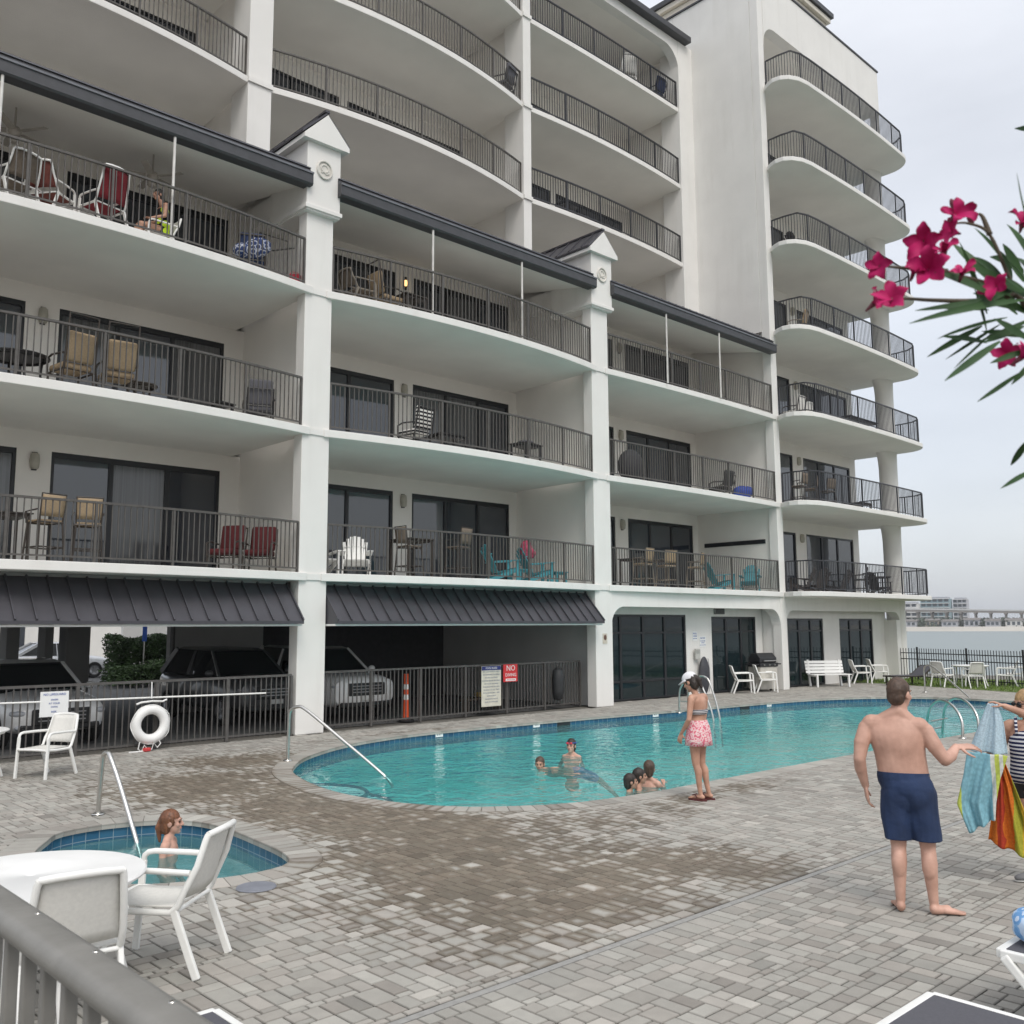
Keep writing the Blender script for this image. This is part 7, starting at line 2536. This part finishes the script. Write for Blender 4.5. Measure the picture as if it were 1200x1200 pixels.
# ---------------------------------------------------------------- person seated on the top balcony
q = bal(-3.05, -.98, FL(3))
t = person('person in black and neon yellow outfit seated on the top left balcony', loc=q, rz=PHI - PI / 2)
b = Body()
b.head((0, -.02, 1.30), .1, .05, 1.0)
b.cap((0, .06, 1.10), .05, (0, .01, 1.24), .046).cap((-.16, .08, 1.06), .052, (.16, .08, 1.06), .052)
b.ell((0, .09, .93), (.16, .10, .16)).ell((0, .10, .72), (.155, .115, .16)).ell((0, .08, .54), (.17, .14, .12))
for s_ in (-1, 1):
    b.chain([(s_ * .09, .05, .54), (s_ * .10, -.38, .55)], [.085, .06]).chain([(s_ * .10, -.38, .55), (s_ * .10, -.40, .30), (s_ * .10, -.36, .08)], [.055, .052, .034]).cap((s_ * .10, -.36, .05), .034, (s_ * .10, -.54, .035), .026)
    b.chain([(s_ * .18, .07, 1.05), (s_ * .22, .04, .80), (s_ * .16, -.22, .70)], [.046, .038, .024]); b.hand((s_ * .16, -.22, .70), (0, -1, -.2), (0, 0, -1), .95, .4, s_)
b.build('body', SK_W, t, .009, 2)
eyes(b, t); hair_cap(b, HAIR_D, t, .012, .03, extra=(((0, .07, .05), .05, (0, .11, -.16), .035),))
NEON = pattern_mat('neon_print', ((0, (.45, .62, .03)), (.30, (.50, .68, .04)), (.46, (.012, .012, .014))), 5.5)
MB().rings([ring((0, y, z), rx, ry_, 0, 24) for z, y, rx, ry_ in ((.42, .07, .188, .162), (.55, .08, .186, .158), (.72, .10, .170, .130), (.90, .09, .174, .118), (1.0, .085, .165, .105))], cap=True).build('print_top', NEON, t, smooth=60)
# ================================================================== sea air
hb = MB().box(-2300, 2300, -2300, 2300, -4.2, 32)
hm, nt, out = nodes('sea_haze')
pv = N(nt, 'ShaderNodeVolumePrincipled')
pv.inputs['Color'].default_value = (.85, .88, .92, 1)
pv.inputs['Density'].default_value = .00022
nt.links.new(pv.outputs[0], out.inputs['Volume'])
tag(hb.build('haze', hm), kind='stuff')
# ================================================================== camera, sky, sun
F_PX, CY_PX, PITCH, ROLL, CAMZ = 1109.0, 595.66, .1245, -.0049, 2.2
cam = bpy.data.cameras.new('camera')
cam.sensor_fit = 'HORIZONTAL'
cam.sensor_width = 36.0
cam.lens = F_PX / 1200 * 36.0
cam.shift_y = -(600 - CY_PX) / 1200.0
cam.clip_start = .05
cam.clip_end = 6000
camo = bpy.data.objects.new('camera', cam)
COL.objects.link(camo)
fw = Vector((0, math.cos(PITCH), math.sin(PITCH)))
upv = Vector((0, -math.sin(PITCH), math.cos(PITCH)))
rt = Vector((1, 0, 0))
c_, s_ = math.cos(ROLL), math.sin(ROLL)
X = rt * c_ - upv * (-s_) * -1 if False else rt * c_ + upv * s_
Y = -rt * s_ + upv * c_
m4 = Matrix((X, Y, -fw)).transposed().to_4x4()
m4.translation = Vector((0, 0, CAMZ))
camo.matrix_world = m4
scene.camera = camo
cam.dof.use_dof = True
cam.dof.focus_distance = 14.0
cam.dof.aperture_fstop = 9.0

SUN_EL, SUN_AZ = R(50), R(163)       # high and a little behind the viewer
w = bpy.data.worlds.new('World')
scene.world = w
w.use_nodes = True
nt = w.node_tree
nt.nodes.clear()
out = nt.nodes.new('ShaderNodeOutputWorld')
sky = N(nt, 'ShaderNodeTexSky', sky_type='NISHITA')
sky.sun_disc = False
sky.sun_elevation = SUN_EL
sky.sun_rotation = SUN_AZ
sky.dust_density = 3.0
bg1 = N(nt, 'ShaderNodeBackground'); bg1.inputs['Strength'].default_value = .05
nt.links.new(sky.outputs[0], bg1.inputs['Color'])
# overcast cloud deck: brighter overhead, soft banks of cloud
tc = N(nt, 'ShaderNodeTexCoord')
sep = N(nt, 'ShaderNodeSeparateXYZ')
nt.links.new(tc.outputs['Generated'], sep.inputs[0])
ramp = N(nt, 'ShaderNodeValToRGB')
cr = ramp.color_ramp
cr.elements[0].position = 0.0; cr.elements[0].color = (.45, .475, .52, 1)
cr.elements[1].position = 1.0; cr.elements[1].color = (.88, .89, .91, 1)
e = cr.elements.new(.10); e.color = (.54, .55, .575, 1)
e = cr.elements.new(.30); e.color = (.62, .63, .65, 1)
e = cr.elements.new(.55); e.color = (.68, .685, .70, 1)
nt.links.new(sep.outputs['Z'], ramp.inputs['Fac'])
mp = N(nt, 'ShaderNodeMapping'); mp.inputs['Scale'].default_value = (1.0, 1.0, 3.2)
nt.links.new(tc.outputs['Generated'], mp.inputs['Vector'])
no = N(nt, 'ShaderNodeTexNoise'); no.inputs['Scale'].default_value = 2.2; no.inputs['Detail'].default_value = 7; no.inputs['Roughness'].default_value = .55
nt.links.new(mp.outputs['Vector'], no.inputs['Vector'])
r2 = N(nt, 'ShaderNodeMapRange'); r2.inputs['From Min'].default_value = .3; r2.inputs['From Max'].default_value = .7
r2.inputs['To Min'].default_value = .88; r2.inputs['To Max'].default_value = 1.10
nt.links.new(no.outputs['Fac'], r2.inputs['Value'])
mul = N(nt, 'ShaderNodeVectorMath', operation='SCALE')
nt.links.new(ramp.outputs['Color'], mul.inputs[0]); nt.links.new(r2.outputs['Result'], mul.inputs['Scale'])
bg2 = N(nt, 'ShaderNodeBackground'); bg2.inputs['Strength'].default_value = 1.06
nt.links.new(mul.outputs[0], bg2.inputs['Color'])
ad = N(nt, 'ShaderNodeAddShader')
nt.links.new(bg1.outputs[0], ad.inputs[0]); nt.links.new(bg2.outputs[0], ad.inputs[1])
nt.links.new(ad.outputs[0], out.inputs['Surface'])

sl_ = bpy.data.lights.new('sun', 'SUN')
sl_.energy = 1.45
sl_.angle = R(28)
sl_.color = (1.0, .97, .92)
so = bpy.data.objects.new('sun', sl_)
COL.objects.link(so)
d_ = Vector((math.sin(SUN_AZ) * math.cos(SUN_EL), math.cos(SUN_AZ) * math.cos(SUN_EL), math.sin(SUN_EL)))
so.rotation_euler = d_.to_track_quat('Z', 'Y').to_euler()
so.location = d_ * 60

scene.view_settings.view_transform = 'Standard'
scene.view_settings.look = 'None'
scene.view_settings.exposure = 0.10
scene.view_settings.gamma = 1.0
scene.view_settings.use_curve_mapping = False
scene.cycles.max_bounces = 8
scene.cycles.transparent_max_bounces = 12
